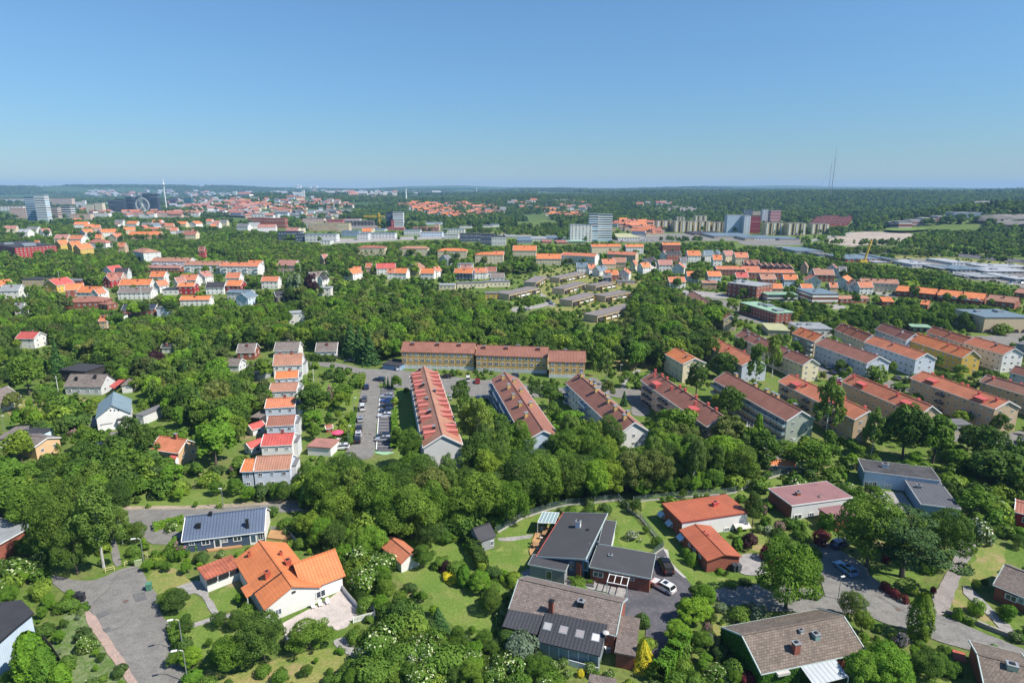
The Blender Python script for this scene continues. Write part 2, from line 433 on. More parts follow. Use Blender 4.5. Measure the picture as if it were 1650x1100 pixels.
    if dorm:
        dm,lst,dw,dl=dorm  # material, [(fx,side)], width, length along slope fraction
        for fx,sd in lst:
            d=MB(); x=fx*2*hx; y0=sd*hy*.86; y1=sd*hy*(.86-dl); zt=he+rise*(1-abs(y1)/hy)+.12; zb=he+rise*(1-abs(y0)/hy)
            a=[(x-dw/2,y0,zb-.1),(x+dw/2,y0,zb-.1),(x+dw/2,y0,zt-.25),(x-dw/2,y0,zt-.25)]
            d.face(a if sd<0 else a[::-1],dm)
            d.slab([(x-dw/2-.1,y0+sd*.15,zt-.25),(x+dw/2+.1,y0+sd*.15,zt-.25),(x+dw/2+.1,y1,zt),(x-dw/2-.1,y1,zt)] if sd<0 else [(x+dw/2+.1,y0+sd*.15,zt-.25),(x-dw/2-.1,y0+sd*.15,zt-.25),(x-dw/2-.1,y1,zt),(x+dw/2+.1,y1,zt)],.08,dm)
            for sx in(-1,1):
                q=[(x+sx*dw/2,y0,zb-.1),(x+sx*dw/2,y1,zt-.05),(x+sx*dw/2,y0,zt-.28)]; d.face(q,dm)
            dobj=link('dormer',d.mesh('dormer'),ro)
            gw=MB(); gw.box((x,y0+sd*.03,(zb+zt)/2-.1),(dw*.7,.05,max(.3,(zt-zb)*.55)),GLASS); link('pane',gw.mesh('pane'),dobj)
    cr=grow(c,rot,hx,hy,0)
    FOOT.append(grow(c,rot,hx,hy,1.2)); protect(cr,0,he,keep)
    q=proj((c[0],c[1],he+rise))
    t['_']=1; del t['_']
    return t,ro,dict(hx=hx,hy=hy,ix=ix,iy=iy,he=he,rise=rise,rot=rot,c=c)
def flatb(name,label,cat,c,rot,L,W,h,roof='grey',wall='white',floors=1,group=None,win='white_cross',wsize=(1.2,1.1),wstep=2.6,keep=.6,boxes=0,band=None,over=.15,endstep=None,near=False,z=0,winf=None,par=.25):
    t=root(name,label,cat,(c[0],c[1],z),rot,group); hx,hy=L/2,W/2; wm=Wl(wall) if isinstance(wall,str) else wall; rm=T(roof) if isinstance(roof,str) else roof
    z0=-3 if z else -.5
    m=MB(); m.box((0,0,(z0+h)/2),(L-.3,W-.3,h-z0),wm); link('wall',m.mesh('wall'),t)
    r=MB(); r.box((0,0,h+.12),(L+over,W+over,.24),rm)
    ro=link('roof',r.mesh('roof'),t)
    if boxes:
        for i in range(boxes):
            b=MB(); bw=rnd.uniform(.06,.14)*L; b.box((rnd.uniform(-.38,.38)*L,rnd.uniform(-.25,.25)*W,h+.24+h*.03+.3),(bw,min(W*.4,bw),h*.06+.6),GREYM); link('roof_unit',b.mesh('roof_unit'),ro)
    hgt=h/max(1,floors)
    for side,n_,y_,rz in(('f',L,-hy+.14,0),('b',L,hy-.14,math.pi),('r',W,hx-.14,math.pi/2),('l',W,-hx+.14,-math.pi/2)):
        if not floors or not faces_cam(c,rot,side,hx,hy): continue
        if band:
            for k in range(floors):
                b=MB(); bl=n_-.6
                b.box((0,0,0),(bl,.12,hgt*band[0]),band[1])
                p=(0,y_,(k+.55)*hgt) if side in'fb' else (y_,0,(k+.55)*hgt)
                link('window_band',b.mesh('window_band'),t,p,rz)
        else:
            st=wstep
            nx=max(1,int((n_-.6)/st))
            for k in range(floors):
                for i in range(nx):
                    s=-(n_-.6)/2+(i+.5)*(n_-.6)/nx
                    p=(s,y_,(k+.55)*hgt) if side in'fb' else (y_,s,(k+.55)*hgt)
                    window(t,*p,wsize[0],min(wsize[1],hgt*.6),rz,win,near)
    FOOT.append(grow(c,rot,hx,hy,1.2)); protect(grow(c,rot,hx,hy,0),0,h,keep)
    return t,ro
def quadspec(t,A,B,C,h):
    """flat roof corners: A-B the front edge, C the far corner beyond B"""
    a,b,c=[P(t,*q,h,False) for q in(A,B,C)]
    u=(b-a); L=u.length; u.normalize(); n=Vector((-u.y,u.x,0)); W=(c-b).dot(n)
    if W<0: n=-n; W=-W
    m=(a+b)/2+n*W/2
    return (m.x,m.y),math.atan2(-n.x,n.y),L,W
# ---------------------------------------------------------------- apartment blocks of the middle ground
BAL=paint('balcony_blue',(.42,.52,.62)); BALW=paint('balcony_white',(.7,.72,.73)); BALD=paint('balcony_dark',(.12,.1,.1)); BALT=paint('balcony_glass',(.28,.38,.42),.3)
G1='yellow brick sections of the long block'
W6=(.95,.8)
a=solve(6,(1042,183),(1510,195),(1520,128),he=6.6,w=9)
gable('apartment_block','left end section of the long yellow brick row, behind the dormer roofed block','apartment block',a,'brown','ochre',3,G1,chim=3,chs=(1.2,.8,1.1),wstep=2.2,wsize=(1.35,1.0),keep=.8,plinth=(1.3,'greywhite'),trim=False)
a=solve(6,(1514,205),(1975,220),(1975,153),he=6.3,w=9)
gable('apartment_block','middle section of the long yellow brick apartment row with dull red roof','apartment block',a,'brown','ochre',3,G1,chim=4,chs=(1.2,.8,1.1),wstep=2.2,wsize=(1.35,1.0),keep=.8,plinth=(1.3,'greywhite'),trim=False)
a=solve(7,(388,235),(617,240),(617,170),he=6.0,w=9)
gable('apartment_block','right end section of the long yellow brick apartment row beside the wood path','apartment block',a,'brown','ochre',3,G1,chim=1,chs=(1.2,.8,1.1),wstep=2.2,wsize=(1.35,1.0),keep=.8,plinth=(1.3,'greywhite'),trim=False)
# four slabs running towards the camera
SL='long slab blocks running down towards the wood'
a=solve(6,(1100,330),(1185,790),(1310,710),he=6.4)
dl=[(f,s) for s in(-1,1) for f in(-.42,-.36,-.28,-.22,-.12,-.06,.03,.09,.18,.24,.36,.42)]
gable('apartment_block','long terrace block with two rows of bright red roof dormers beside the parking lot','apartment block',a,'rust','greywhite',3,SL,chim=6,chs=(.8,.7,1.0),chimc='dark',wstep=3,wsize=W6,keep=.2,endwin=0,dorm=(paint('dormer_red',(.50,.16,.13),.6),dl,1.45,.58),attic=False)
a=solve(7,(40,345),(250,715),(360,650),he=6.4)
gable('apartment_block','slab block with brown roof, steel capped chimneys and round balconies, second from the parking lot','apartment block',a,'brown','paleblue',3,SL,chim=[(-.4,-.16),(-.22,-.16),(-.05,-.2),(.1,-.16),(.26,-.18),(-.3,.12),(-.12,.14),(.12,.14)],chs=(1.1,.9,1.4),chimc='yellow',wstep=2.8,wsize=W6,keep=.2,endwin=0,balc=('f',(0,1,3),4,True,BAL),attic=False)
a=solve(7,(492,362),(818,670),(912,600),he=6.4)
gable('apartment_block','slab block with brown roof and tan brick chimneys, white end wall, between two tree clumps','apartment block',a,'brown','white',3,SL,chim=[(-.42,0),(-.3,.14),(-.2,.1),(-.1,-.05),(.02,.1),(.12,-.05),(.25,-.1),(.4,-.12),(.34,.14)],chs=(1.1,.9,1.4),chimc='yellow',wstep=2.8,wsize=W6,keep=.2,endwin=1,balc=('f',(0,5),6,True,BAL),attic=False)
a=solve(7,(945,345),(1348,628),(1445,562),he=6.6)
gable('apartment_block','slab block with brown roof, red chimneys and two flat red dormers, rust coloured balconies','apartment block',a,'brown','pinkish',3,SL,chim=[(-.48,.03),(-.42,-.14),(-.36,.03),(-.28,.03),(-.12,-.18),(-.08,.03),(0,.03),(.15,.03),(.22,-.16),(.3,.05),(.4,.05)],chs=(.6,.6,1.1),chimc='red',wstep=2.6,wsize=W6,keep=.2,endwin=2,balc=('f',(1,2),4,True,BALD),dorm=(REDM,[(-.3,-1),(.26,-1)],3.6,.45))
# the rows on the right
RG='apartment blocks of the sloping rows on the right'
def row(lbl,t,E1,E2,R2,he,roof,wall,**k):
    a=solve(t,E1,E2,R2,he=he)
    d=dict(floors=3,group=RG,chim=4,chs=(.6,.6,.9),wstep=2.5,wsize=W6,keep=.7,endwin=2); d.update(k)
    return gable('apartment_block',lbl,'apartment block',a,roof,wall,**d)
row('green grey clad block with brown roof, tan chimneys and a bay of pale balconies',8,(-187,337),(250,580),(340,520),6.6,'brown','greygreen',chim=[(-.38,.1),(-.1,.1),(.05,.1),(.13,.1),(.18,.1),(.35,.25)],chimc='yellow',chs=(1.3,.8,1.3),balc=('f',(0,1,2,3),4,True,BALT),endwin=2)
row('small cream block with bright orange roof beside the wood path',7,(1088,185),(1203,250),(1275,213),6.8,'orange','cream',chim=2,chimc='brick')
row('white block with orange roof behind the small cream block, red chimneys',7,(1313,120),(1560,258),(1640,215),6.0,'orange2','bluewhite',chim=5,chimc='red')
row('cream block with long brown roof and a line of steel vents',8,(-60,75),(345,250),(400,212),6.2,'brown','cream',chim=9,chimc='grey',chs=(.7,.7,.8))
row('terracotta block with orange roof and flat red dormer behind the tall birch',8,(195,345),(650,572),(740,520),6.8,'orange2','tan',chim=5,chimc='red',balc=('f',(1,),4,True,BALD),dorm=(REDM,[(-.3,-1),(.22,-1)],3.4,.5))
row('tan block with orange roof and two flat red dormers above the big oak',8,(572,345),(1035,545),(1110,490),6.6,'orange2','tan',chim=4,chimc='red',dorm=(REDM,[(-.27,-1),(.3,-1)],3.4,.5),keep=.5)
row('beige block with orange roof beside the small flat garage, blank sunny end wall',8,(975,325),(1480,510),(1565,462),7.0,'orange2','tan',chim=6,chimc='red',dorm=(REDM,[(-.27,-1),(.3,-1)],3.4,.5),balc=('f',(4,),9,True,BALD))
row('reddish roofed tan block cut by the right edge, lower of two',8,(1385,345),(1800,470),(1850,425),6.0,'rust','tan',chim=5,chimc='red')
row('white sided block with dark brown roof and a chimney per stair',8,(412,125),(722,240),(798,197),6.4,'brown','bluewhite',chim=4,chimc='white')
row('olive yellow block end with bright orange roof and a column of balconies',8,(278,62),(412,112),(465,72),6.2,'orange','beige',chim=2,chimc='red',balc=('f',(1,),3,True,BALW))
row('cream block with orange roof and brown chimney stacks, left of the white saw row',8,(528,38),(705,112),(755,70),6.2,'orange2','cream',chim=4)
row('pale blue white block with orange roof between the brown roofed and yellow ones',8,(705,112),(1012,218),(1080,180),6.4,'orange2','bluewhite',chim=4)
row('blue white block with brown roof behind, top of the right hand rows',8,(768,38),(955,105),(1010,65),6.2,'brown','bluewhite',chim=2,chimc='white')
row('bright yellow apartment block with orange roof',8,(958,97),(1288,207),(1352,163),6.2,'orange','yellow',chim=4,chimc='red')
row('cream long block with orange roof joined to the white gabled one, far right',8,(1070,55),(1298,125),(1345,88),6.2,'orange2','white',chim=3)
row('white gabled block with orange roof and teal drawings on its balconies, far right',8,(1295,118),(1530,188),(1600,150),7.0,'orange2','white',chim=4,chimc='dark',endwin=3)
row('brown roofed block at the right edge behind the beige one',8,(1560,290),(1800,350),(1840,310),5.5,'brown','greywhite',chim=2)
row('grey brown roofed block partly hidden by trees left of the rows',4,(-30,945),(95,1010),(120,975),6.0,'brown','pinkish',chim=4)
row('saw tooth brown roofed block stepping down towards the wood',3,(1205,765),(1438,925),(1485,895),5.5,'rust','beige',chim=9,chimc='brick',group=None)
# flat garage, long low ones
def flat(lbl,t,A,B,C,h,roof,wall,floors=1,name='building',cat='building',**k):
    c,rot,L,W=quadspec(t,A,B,C,h); return flatb(name,lbl,cat,c,rot,L,W,h,roof,wall,floors,**k)
flat('low flat roofed tan garage at the end of the beige block',8,(1165,570),(1232,605),(1318,590),2.6,'grey','beige',1,'garage','garage',wstep=2)
# school and civic buildings
flat('dark red brick block with pale teal flat roof above the green roofed one',3,(1460,690),(1650,715),(1690,690),8.5,'lightgrey','brick',3,boxes=2,wstep=3)
flat('long dark brick school building with pale green roof',4,(-30,760),(185,825),(262,810),5.5,'greenroof','brick',3,'school','school',boxes=3,wstep=2.4,wsize=(.9,.8))
flat('low white banded school wing with green roof',4,(135,715),(318,715),(318,700),4.2,'greenroof','white',2,'school','school',band=(.4,GLASS))
flat('brick building with grey blue roof and white window bands beside the school wing',4,(400,712),(560,712),(470,678),5.5,'bluegrey','brick',2,'school','school',band=(.45,WHITE),boxes=2)
flat('pale grey metal roofed low hall behind the orange block',4,(330,918),(525,920),(470,880),3.5,'lightgrey','white',1,'hall','hall',boxes=2)
flat('small olive flat roofed annex among birches',4,(140,925),(270,930),(260,888),2.6,'yellowroof','beige',1,'annex','annex')
flat('small shed with green roof behind the rows',4,(985,905),(1110,912),(1100,893),2.4,'greenroof','dark',1,'shed','shed')
flat('low blue building at the right edge beside the asphalt yard',4,(1605,1005),(1700,1020),(1700,990),3,'grey','blue',1,'shed','shed')
# sports hall: tan panels over a dark notched base
c,rot,L,W=quadspec(4,(1420,850),(1700,850),(1640,802),7.5)
t,ro=flatb('sports_hall','tan panelled sports hall with blue grey roof beside the empty asphalt yard','sports hall',c,rot,L,W,7.5,'bluegrey','beige',0,boxes=3,keep=.9)
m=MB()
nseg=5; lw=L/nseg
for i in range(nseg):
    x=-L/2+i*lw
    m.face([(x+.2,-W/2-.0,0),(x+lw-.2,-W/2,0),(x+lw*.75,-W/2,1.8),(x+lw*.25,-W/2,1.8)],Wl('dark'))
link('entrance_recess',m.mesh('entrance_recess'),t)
# orange roofed complex
OG='linked orange roofed buildings of the large complex'
for lb,A_,B_,Rr,he,wl in (('left wing of the orange roofed complex, broad and low',(890,690),(1125,712),(1130,680),3.8,'brick'),('middle wing of the orange roofed complex with small gabled bays',(1135,715),(1412,742),(1415,708),3.8,'brick'),
    ('brown orange right wing of the complex by the right edge',(1425,745),(1600,765),(1610,730),3.6,'brick'),('low red roofed wing left of the round park trees',(560,740),(745,738),(745,718),2.6,'brick'),('small orange roofed wing behind the park trees',(815,755),(885,757),(885,728),2.6,'brick'),('orange roofed corner piece right of the park trees',(1035,770),(1085,775),(1085,750),2.6,'brick'),('wing at the right frame edge with brown roof',(1590,700),(1720,715),(1720,690),3.4,'brick')):
    a=solve(4,A_,B_,Rr,he=he,w=15 if he>3.7 else 11)
    t,ro,i_=gable('complex_building',lb,'building',a,'orange' if 'orange' in lb and 'brown' not in lb else 'rust',wl,1,OG,chim=1,wstep=3,wsize=(1.4,1.1),keep=.7,trim=False)
    if 'middle' in lb:
        for k in range(4):
            m=MB(); x=(k-1.5)*i_['hx']*.48; y=-i_['hy']
            m.box((x,y-.8,1.4),(5,2.4,2.8),Wl('brick')); m.slab([(x-3,y-2.2,2.8),(x,y-2.2,4.4),(x,y+2,4.4),(x-3,y+2,2.8)],.15,T('pinkroof')); m.slab([(x+3,y+2,2.8),(x,y+2,4.4),(x,y-2.2,4.4),(x+3,y-2.2,2.8)],.15,T('pinkroof'))
            m.face([(x-2.5,y-2,2.8),(x+2.5,y-2,2.8),(x,y-2,4.2)],WHITE); link('gabled_bay',m.mesh('gabled_bay'),t)
# dark terraced rows on the slope
DG='dark roofed terraced rows on the open slope'
ds=[((75,668),(250,690),(320,650),'white front yards'),((345,650),(400,662),(560,628),''),((0,745),(80,765),(270,722),''),((330,715),(430,732),(570,690),''),((575,700),(630,712),(750,690),''),((415,785),(480,805),(640,762),''),((620,760),(690,778),(850,748),''),((535,872),(640,902),(900,835),'')]
dn=['upper left dark roofed terrace row','uppermost dark roofed terrace row under the trees','left dark roofed terrace row with a red awning','long dark roofed terrace row in the middle of the slope','short dark roofed terrace row right of the middle one','lower middle dark roofed terrace row','dark roofed terrace row with bright yellow screens','nearest dark roofed terrace row at the foot of the slope']
DR=surf('roof_slate_terrace',(.20,.175,.165),.9,'plain',.2)
for (A_,B_,C_,_),lb in zip(ds,dn):
    a=P(3,*A_,3.6,False); b=P(3,*B_,3.6,False); c_=P(3,*C_,3.6,False)
    # the long front edge runs from B to C, depth from B towards A
    u=c_-b; L=u.length; u.normalize(); n=Vector((-u.y,u.x,0))
    if n.y<0: n=-n
    W=min(9,max(6,(a-b).dot(n))) ; mid=(b+c_)/2+n*W/2
    rot=math.atan2(-n.x,n.y)
    t,ro=flatb('terrace_row',lb,'terrace row',(mid.x,mid.y),rot,L,W,3.6,DR,'beige',0,DG,keep=.9)
    k=max(3,int(L/5))
    for i in range(k):
        x=-L/2+(i+.5)*L/k; m=MB(); wl=[Wl('dark'),Wl('cream'),Wl('white'),Wl('white')][i%4]
        m.box((x+L/k/2-.2,-W/2-.8,1.5),(.25,1.8,3.0),Wl('cream') if i%3 else Wl('yellow')); link('party_screen',m.mesh('party_screen'),t)
        m=MB(); m.box((x,-W/2+.0,2.3),(L/k-1.2,.5,1.0),Wl('dark')); m.box((x,-W/2-.5,1.35),(L/k-1.4,1.2,.8),wl); link('balcony',m.mesh('balcony'),t)
        window(t,x-.8,-W/2+.05,.9,1.3,1.2,0)
# pale yellow terrace rows left of them
def small(lbl,t,x,y,w,he=3.5,roof='grey',wall='cream',ang=0,d=7,cat='terrace row',name='terrace_row',**k):
    p=P(t,x,y,he); wpx=w/TL[t][2]; f=proj(p)[2]; L=wpx*f/1000
    return flatb(name,lbl,cat,(p.x,p.y),R(ang),L,d,he,roof,wall,1,**k)
small('flat white roofed end house of the pale yellow terrace',2,1262,700,105,3.2,'whiteroof','cream')
small('pale yellow terrace with grey roof left of the dark rows',2,1410,688,180,3.6,'grey','cream',8)
small('right continuation of the pale yellow terrace with grey roof',2,1575,680,160,3.6,'grey','cream',8)
small('flat roofed yellow box house below the pale terrace',2,1540,752,80,3.6,'grey','yellow')
small('second box house below the pale terrace, grey roof',2,1622,745,70,3.4,'grey','cream')
small('grey roofed terrace at the left foot of the dark rows',3,25,680,110,3.2,'lightgrey','cream')
small('low garage court with parked cars above the dark rows',3,815,678,110,2.4,'grey','pinkish')
# ---------------------------------------------------------------- detached houses of the suburbs
ROOFW={'orange':'bright orange','orange2':'orange','red':'red','redbrown':'red brown','brown':'brown','rust':'rusty brown','pinkroof':'faded pink','dark':'black','grey':'grey','lightgrey':'pale grey',
 'greybrown':'grey brown','solar':'solar panel covered','bluegrey':'blue grey','greenroof':'green','whiteroof':'white','yellowroof':'olive'}
WALLW={'white':'white','cream':'cream','bluewhite':'blue white','yellow':'yellow','ochre':'ochre brick','brick':'red brick','orangebrick':'orange brick','tan':'tan','pinkish':'pinkish','greygreen':'grey green','grey':'grey','dark':'black',
 'blue':'blue','paleblue':'pale blue','redwood':'red wooden','greywhite':'off white','beige':'beige','navy':'navy blue','peach':'peach'}
LM=[('the ferris wheel',232,330),('the pale high rises',70,350),('the big red building',30,400),('the long grey roofed row',300,420),('the solar roof flagpole',228,470),('the black glass towers',205,350),
    ('the slope copper beech',502,462),('the wide dark wood',640,500),('the construction crane',610,360),('the four cream flats',700,405),('the tall terrace flagpole',780,445),('the pale yellow terrace',770,460),('the dark terraced rows',900,470),('the blue glass tower',966,400),
    ('the brick block',1200,455),('the yellow slab towers',1100,390),('the red tower block',1215,375),('the leaning yellow crane',1395,425),('the orange roofed complex',1500,480),('the green roofed school',1230,500),('the red chimneyed blocks',1400,560)]
HOUSES=[]
ORD=['leftmost','second from left','third from left','fourth from left','fifth from left','sixth from left','seventh from left','eighth from left','ninth from left']
def landmark(px,py):
    b=min(LM,key=lambda l:(l[1]-px)**2+((l[2]-py)*1.6)**2); dx,dy=px-b[1],py-b[2]
    if abs(dx)>abs(dy)*1.2: w='left of' if dx<0 else 'right of'
    else: w='above' if dy<0 else 'just below'
    if math.hypot(dx,dy)>110: w='well '+w.replace('just ','')
    return w+' '+b[0]
def house(t,x,y,wpx,roof='orange',wall='white',ang=0,lbl=None,he=3.8,rise=2.7,d=None,hip=False,floors=2,chim=1,flat_=False,win='white_cross',**k):
    _d=P(t,x,y).length; hs=max(1,min(1.7,_d/430)) if he<5 else max(1,min(1.3,_d/480)); he*=hs; rise*=hs; d=d*hs if d else None; dm_=8.0*hs
    zz=he+rise*.5
    p=P(t,x,y,zz); f=proj(p)[2]; L=wpx/TL[t][2]*f/1000
    a=ang%180
    if 55<a<125:   # gable towards us: wpx is the gable width
        W=L; L=d or max(7,W*1.15)
    else:
        L=L/max(.5,abs(math.cos(R(a)))) ; W=d or min(L*.85,dm_)
    px,py=full(t,x,y)
    g=p.z-zz
    lb=lbl; auto=lbl is None
    if auto: lb='%s house with %s roof %s'%(WALLW.get(wall,wall),ROOFW[roof],landmark(px,py))
    if flat_:
        o,_=flatb('house',lb,'house',(p.x,p.y),R(ang),L,W,he,roof,wall,floors,'houses of the suburb',z=g,wsize=(1.3,1.0),wstep=2.8,keep=k.pop('keep',.7))
    else:
        sp=dict(c=(p.x,p.y),rot=R(ang),L=L,W=W,he=he,rise=rise,z=g)
        sp['n']=Vector((-math.sin(R(ang)),math.cos(R(ang)),0))
        dd=dict(group='houses of the suburb',chim=chim,wstep=2.7,wsize=(1.05,1.15),keep=.7,hip=hip,chs=(.7,.7,1.1)); dd.update(k)
        o,_,_=gable('house',lb,'house',sp,roof,wall,floors,**dd)
    HOUSES.append((o,px,py,auto)); return o
h=house
# tile 1 : left, below the high rises
for a in [(520,312,80,'orange','white',10),(845,308,70,'orange','white',-5),(935,318,60,'grey','cream',0),(610,332,44,'orange','pinkish',20),(690,365,70,'orange','white',30),(735,388,60,'orange2','cream',80),(550,380,55,'orange','white',70),
 (630,394,42,'orange','peach',0),(655,360,50,'orange2','white',60),(1238,308,54,'orange','white',75),(1155,310,64,'orange','cream',0),(1075,322,50,'orange2','peach',10),(1370,312,50,'pinkroof','white',0),(1545,325,80,'grey','white',-10),(1610,318,60,'lightgrey','white',20),
 (400,395,80,'pinkroof','cream',5),(495,400,90,'orange2','white',-5),(390,432,52,'orange','yellow',70),(470,438,55,'orange','yellow',60),(525,458,75,'orange','yellow',65),(236,433,30,'orange','tan',0),(160,365,70,'whiteroof','white',0),(70,340,70,'pinkroof','cream',15),
 (215,345,70,'grey','white',0),(285,358,44,'pinkroof','white',60),(775,448,50,'orange2','tan',0),(1280,474,40,'redbrown','redwood',0),(760,300,50,'grey','white',5),(1000,300,60,'orange','white',0),(820,348,55,'orange','cream',30),(1105,352,44,'orange2','white',10),(985,322,40,'bluegrey','white',60),
 (1330,295,40,'orange2','white',0),(1420,300,46,'grey','cream',0)]: h(1,*a)
h(1,630,425,130,'redbrown','white',-8,'long white house with hipped red brown roof among trees left of centre',he=5,hip=True)
h(1,1210,374,90,'redbrown','cream',-4,d=7); h(1,925,376,195,'orange','peach',4,'long peach coloured house row with bright orange roof below the ferris wheel',d=8)
for x,y,w,ro,wa,an in [(715,598,80,'red','white',75),(775,612,80,'dark','greywhite',10),(735,640,95,'redbrown','pinkish',5),(1010,632,95,'orange','white',0),(870,682,190,'orange','white',5),(1205,652,110,'orange2','white',0),(1135,668,50,'pinkroof','cream',60),
 (1290,632,75,'pinkroof','white',80),(1372,700,115,'dark','white',5),(1485,640,90,'orange2','white',0),(370,678,110,'red','yellow',75),(15,690,85,'orange','white',80),(82,718,110,'lightgrey','white',8),
 (470,712,85,'orange','brick',35),(585,728,150,'orange','white',-6),(622,740,55,'orange2','white',80),(700,655,60,'redbrown','redwood',75),(130,832,60,'lightgrey','white',0),(655,912,50,'orange2','tan',10),(1020,690,60,'orange2','white',60)]:
    h(1,x,y,w,ro,wa,an)
h(1,240,645,140,'dark','tan',0,'low house with flat black roof left of the yellow gabled house',flat_=True,floors=1,he=3)
h(1,480,655,120,'grey','brick',0,'low house with flat grey roof right of the yellow gabled house',flat_=True,floors=1,he=3)
h(1,1190,698,105,'orange','redwood',3,'red wooden two storey house with bright orange roof and chimney',he=5.2,rise=1.8)
h(1,1245,782,185,'orange','white',4,'low white house with long bright orange roof below the red wooden house',he=3.4,rise=1.8,d=7)
h(1,1095,712,100,'dark','white',5,'low dark flat roofed annex left of the red wooden house',flat_=True,floors=1,he=3)
h(1,1495,688,100,'orange','redwood',-5,'red wooden house with orange roof above the white veranda house',he=4.6)
h(1,1525,738,150,'bluegrey','white',-8,'white house with blue grey roof and tall glazed verandas',he=5.4,rise=1.0,wsize=(1.5,1.5))
h(1,870,732,200,'greybrown','white',6,'white house with broad grey brown roof behind the flagpole',he=3.6,rise=2.2,d=9)
h(1,560,788,225,'brown','brick',10,'low house with dark purple brown hipped roof and porch',he=3.4,rise=2.2,hip=True,d=11,floors=1)
h(1,680,812,80,'brown','brick',-20,'small dark hipped extension beside the purple brown house',he=3,rise=1.5,hip=True,floors=1)
h(1,893,838,200,'solar','brick',6,'red brick house with black solar panel roof below the flagpole',he=3.6,rise=2,d=8,wsize=(.9,1.7))
h(1,1035,828,70,'grey','bluewhite',4,'small grey cube annex at the end of the solar roofed house',flat_=True,floors=2,he=4.6)
h(1,740,880,90,'dark','white',0,'low dark carport left of the solar roofed house',flat_=True,floors=0,he=2.4)
h(1,195,1015,125,'red','white',-3,'white house with glossy red roof at the far left edge wood',he=4.4,rise=2.2,d=7.5)
h(1,1065,1085,70,'dark','white',0,'small dark roofed shed deep in the left wood',he=2.4,rise=1,floors=1,d=4)
h(1,925,480,150,'rust','greywhite',-42,'big grey walled block with brown hipped roof among trees',he=7,rise=2.4,hip=True,floors=3,d=12)
LR='long rows with chimneys left of the centre'
for i,(x,y,w,ro,lb) in enumerate([(1100,540,250,'rust','left section of the long white row with brown orange roof and balconies'),(1310,562,260,'rust','middle section of the long white row with brown orange roof'),(1530,570,250,'orange2','right section of the long row with plain orange roof')]):
    h(1,x,y,w,ro,'white',-3,lb,he=6,rise=2,floors=3,chim=6,d=9,group=LR,balc=('f',(1,),3,False,BALW),wsize=(.9,.9))
h(1,1045,585,230,'pinkroof','brick',-4,'low pink roofed garage row in front of the long white row',he=2.6,rise=1,floors=1,chim=0,d=6)
# red building on the left edge
c,rot,L,W=quadspec(1,(-90,440),(92,468),(205,432),11)
t,ro=flatb('apartment_building','big red apartment building with white lower storeys at the left edge','apartment block',c,rot,L,W,11,'dark','redwood',5,wsize=(1.6,.8),wstep=3.0,boxes=3)
m=MB(); m.box((L*.18,-W/2-.1,2.4),(L*.6,.5,4.8),Wl('white')); link('white_plinth',m.mesh('white_plinth'),t)
# tile 2
for a in [(50,563,90,'orange','white',0),(258,560,120,'pinkroof','pinkish',-10),(440,632,90,'greybrown','white',40),(664,612,80,'orange','white',60),(872,580,120,'red','white',10),(960,610,110,'orange','white',-8),(1060,582,95,'rust','cream',75),(1140,612,90,'orange','white',-5),
 (480,522,40,'pinkroof','tan',60),(765,578,40,'orange2','tan',0),(1250,528,62,'grey','white',70),(1460,608,100,'orange2','white',10),(1540,602,66,'redbrown','white',0),(1575,640,90,'greybrown','white',10),
 (1190,600,50,'orange2','white',60),(690,600,50,'orange','white',10),(905,612,50,'orange2','white',0),(1380,590,70,'pinkroof','brick',0),(470,655,40,'dark','white',70),(120,330,110,'pinkroof','white',10),(290,350,90,'pinkroof','cream',-20),(755,355,60,'orange','cream',0)]: h(2,*a)
h(2,145,662,108,'orange2','white',2,'white house with orange roof left of the two white flagpoles',he=5)
h(2,230,752,110,'dark','dark',30,'black house with black roof left of the copper beech')
h(2,490,706,80,'lightgrey','white',0,'white flat roofed modern house right of the copper beech',flat_=True,he=5)
h(2,305,858,100,'whiteroof','white',12,'white house half hidden by yellow green trees in the slope',flat_=True,he=6,floors=2,keep=.5)
h(2,-10,762,90,'bluegrey','paleblue',75,'pale blue house gable at the edge of the left tree belt',he=5)
h(2,1375,555,100,'grey','white',0,'white flat roofed cube house above the navy house',flat_=True,he=4.6)
h(2,1368,612,120,'orange','navy',-10,'navy blue house with bright orange roof and white balcony',he=5)
FG='four cream flats with hipped orange roofs'
for x,y,w,ro,lb in [(785,460,178,'redbrown','leftmost of the four cream flats, dull red hipped roof'),(1052,464,182,'rust','second of the four cream flats, dull brown red hipped roof'),(1295,478,188,'orange','third of the four cream flats, bright orange hipped roof'),(1528,502,182,'orange','rightmost of the four cream flats, bright orange hipped roof')]:
    h(2,x,y,w,ro,'cream',-2,lb,he=6.6,rise=1.6,hip=True,floors=3,chim=2,d=9,group=FG,wsize=(1,.9),wstep=3,trim=False)
# tile 3
for a in [(180,468,150,'orange','cream',-4),(330,520,160,'orange','cream',-4),(705,553,85,'orange2','tan',10),(778,543,85,'rust','beige',-10),(1245,500,85,'orange','white',0),(962,545,80,'dark','white',50),(935,575,60,'orange','white',30),
 (1065,558,90,'pinkroof','white',0),(1155,576,75,'orange2','white',70),(1338,498,60,'bluegrey','white',10),(1395,496,50,'bluegrey','white',60),(1395,528,60,'orange','white',0),(1462,500,66,'pinkroof','cream',20),(1545,512,84,'orange2','cream',0),(1610,558,95,'brown','tan',-10),
 (1548,638,80,'red','white',0),(1240,630,78,'orange','white',-3),(1373,630,86,'orange','paleblue',0),(1135,665,110,'orange2','white',5),(725,622,85,'orange','brick',5),(810,612,75,'orange2','white',70),(655,595,60,'bluegrey','white',40),(600,585,50,'orange2','white',20),
 (1062,500,50,'pinkroof','white',60),(1180,540,44,'grey','white',10),(540,575,70,'bluegrey','white',0),(700,640,50,'grey','navy',0),(870,560,40,'orange2','cream',60)]: h(3,*a)
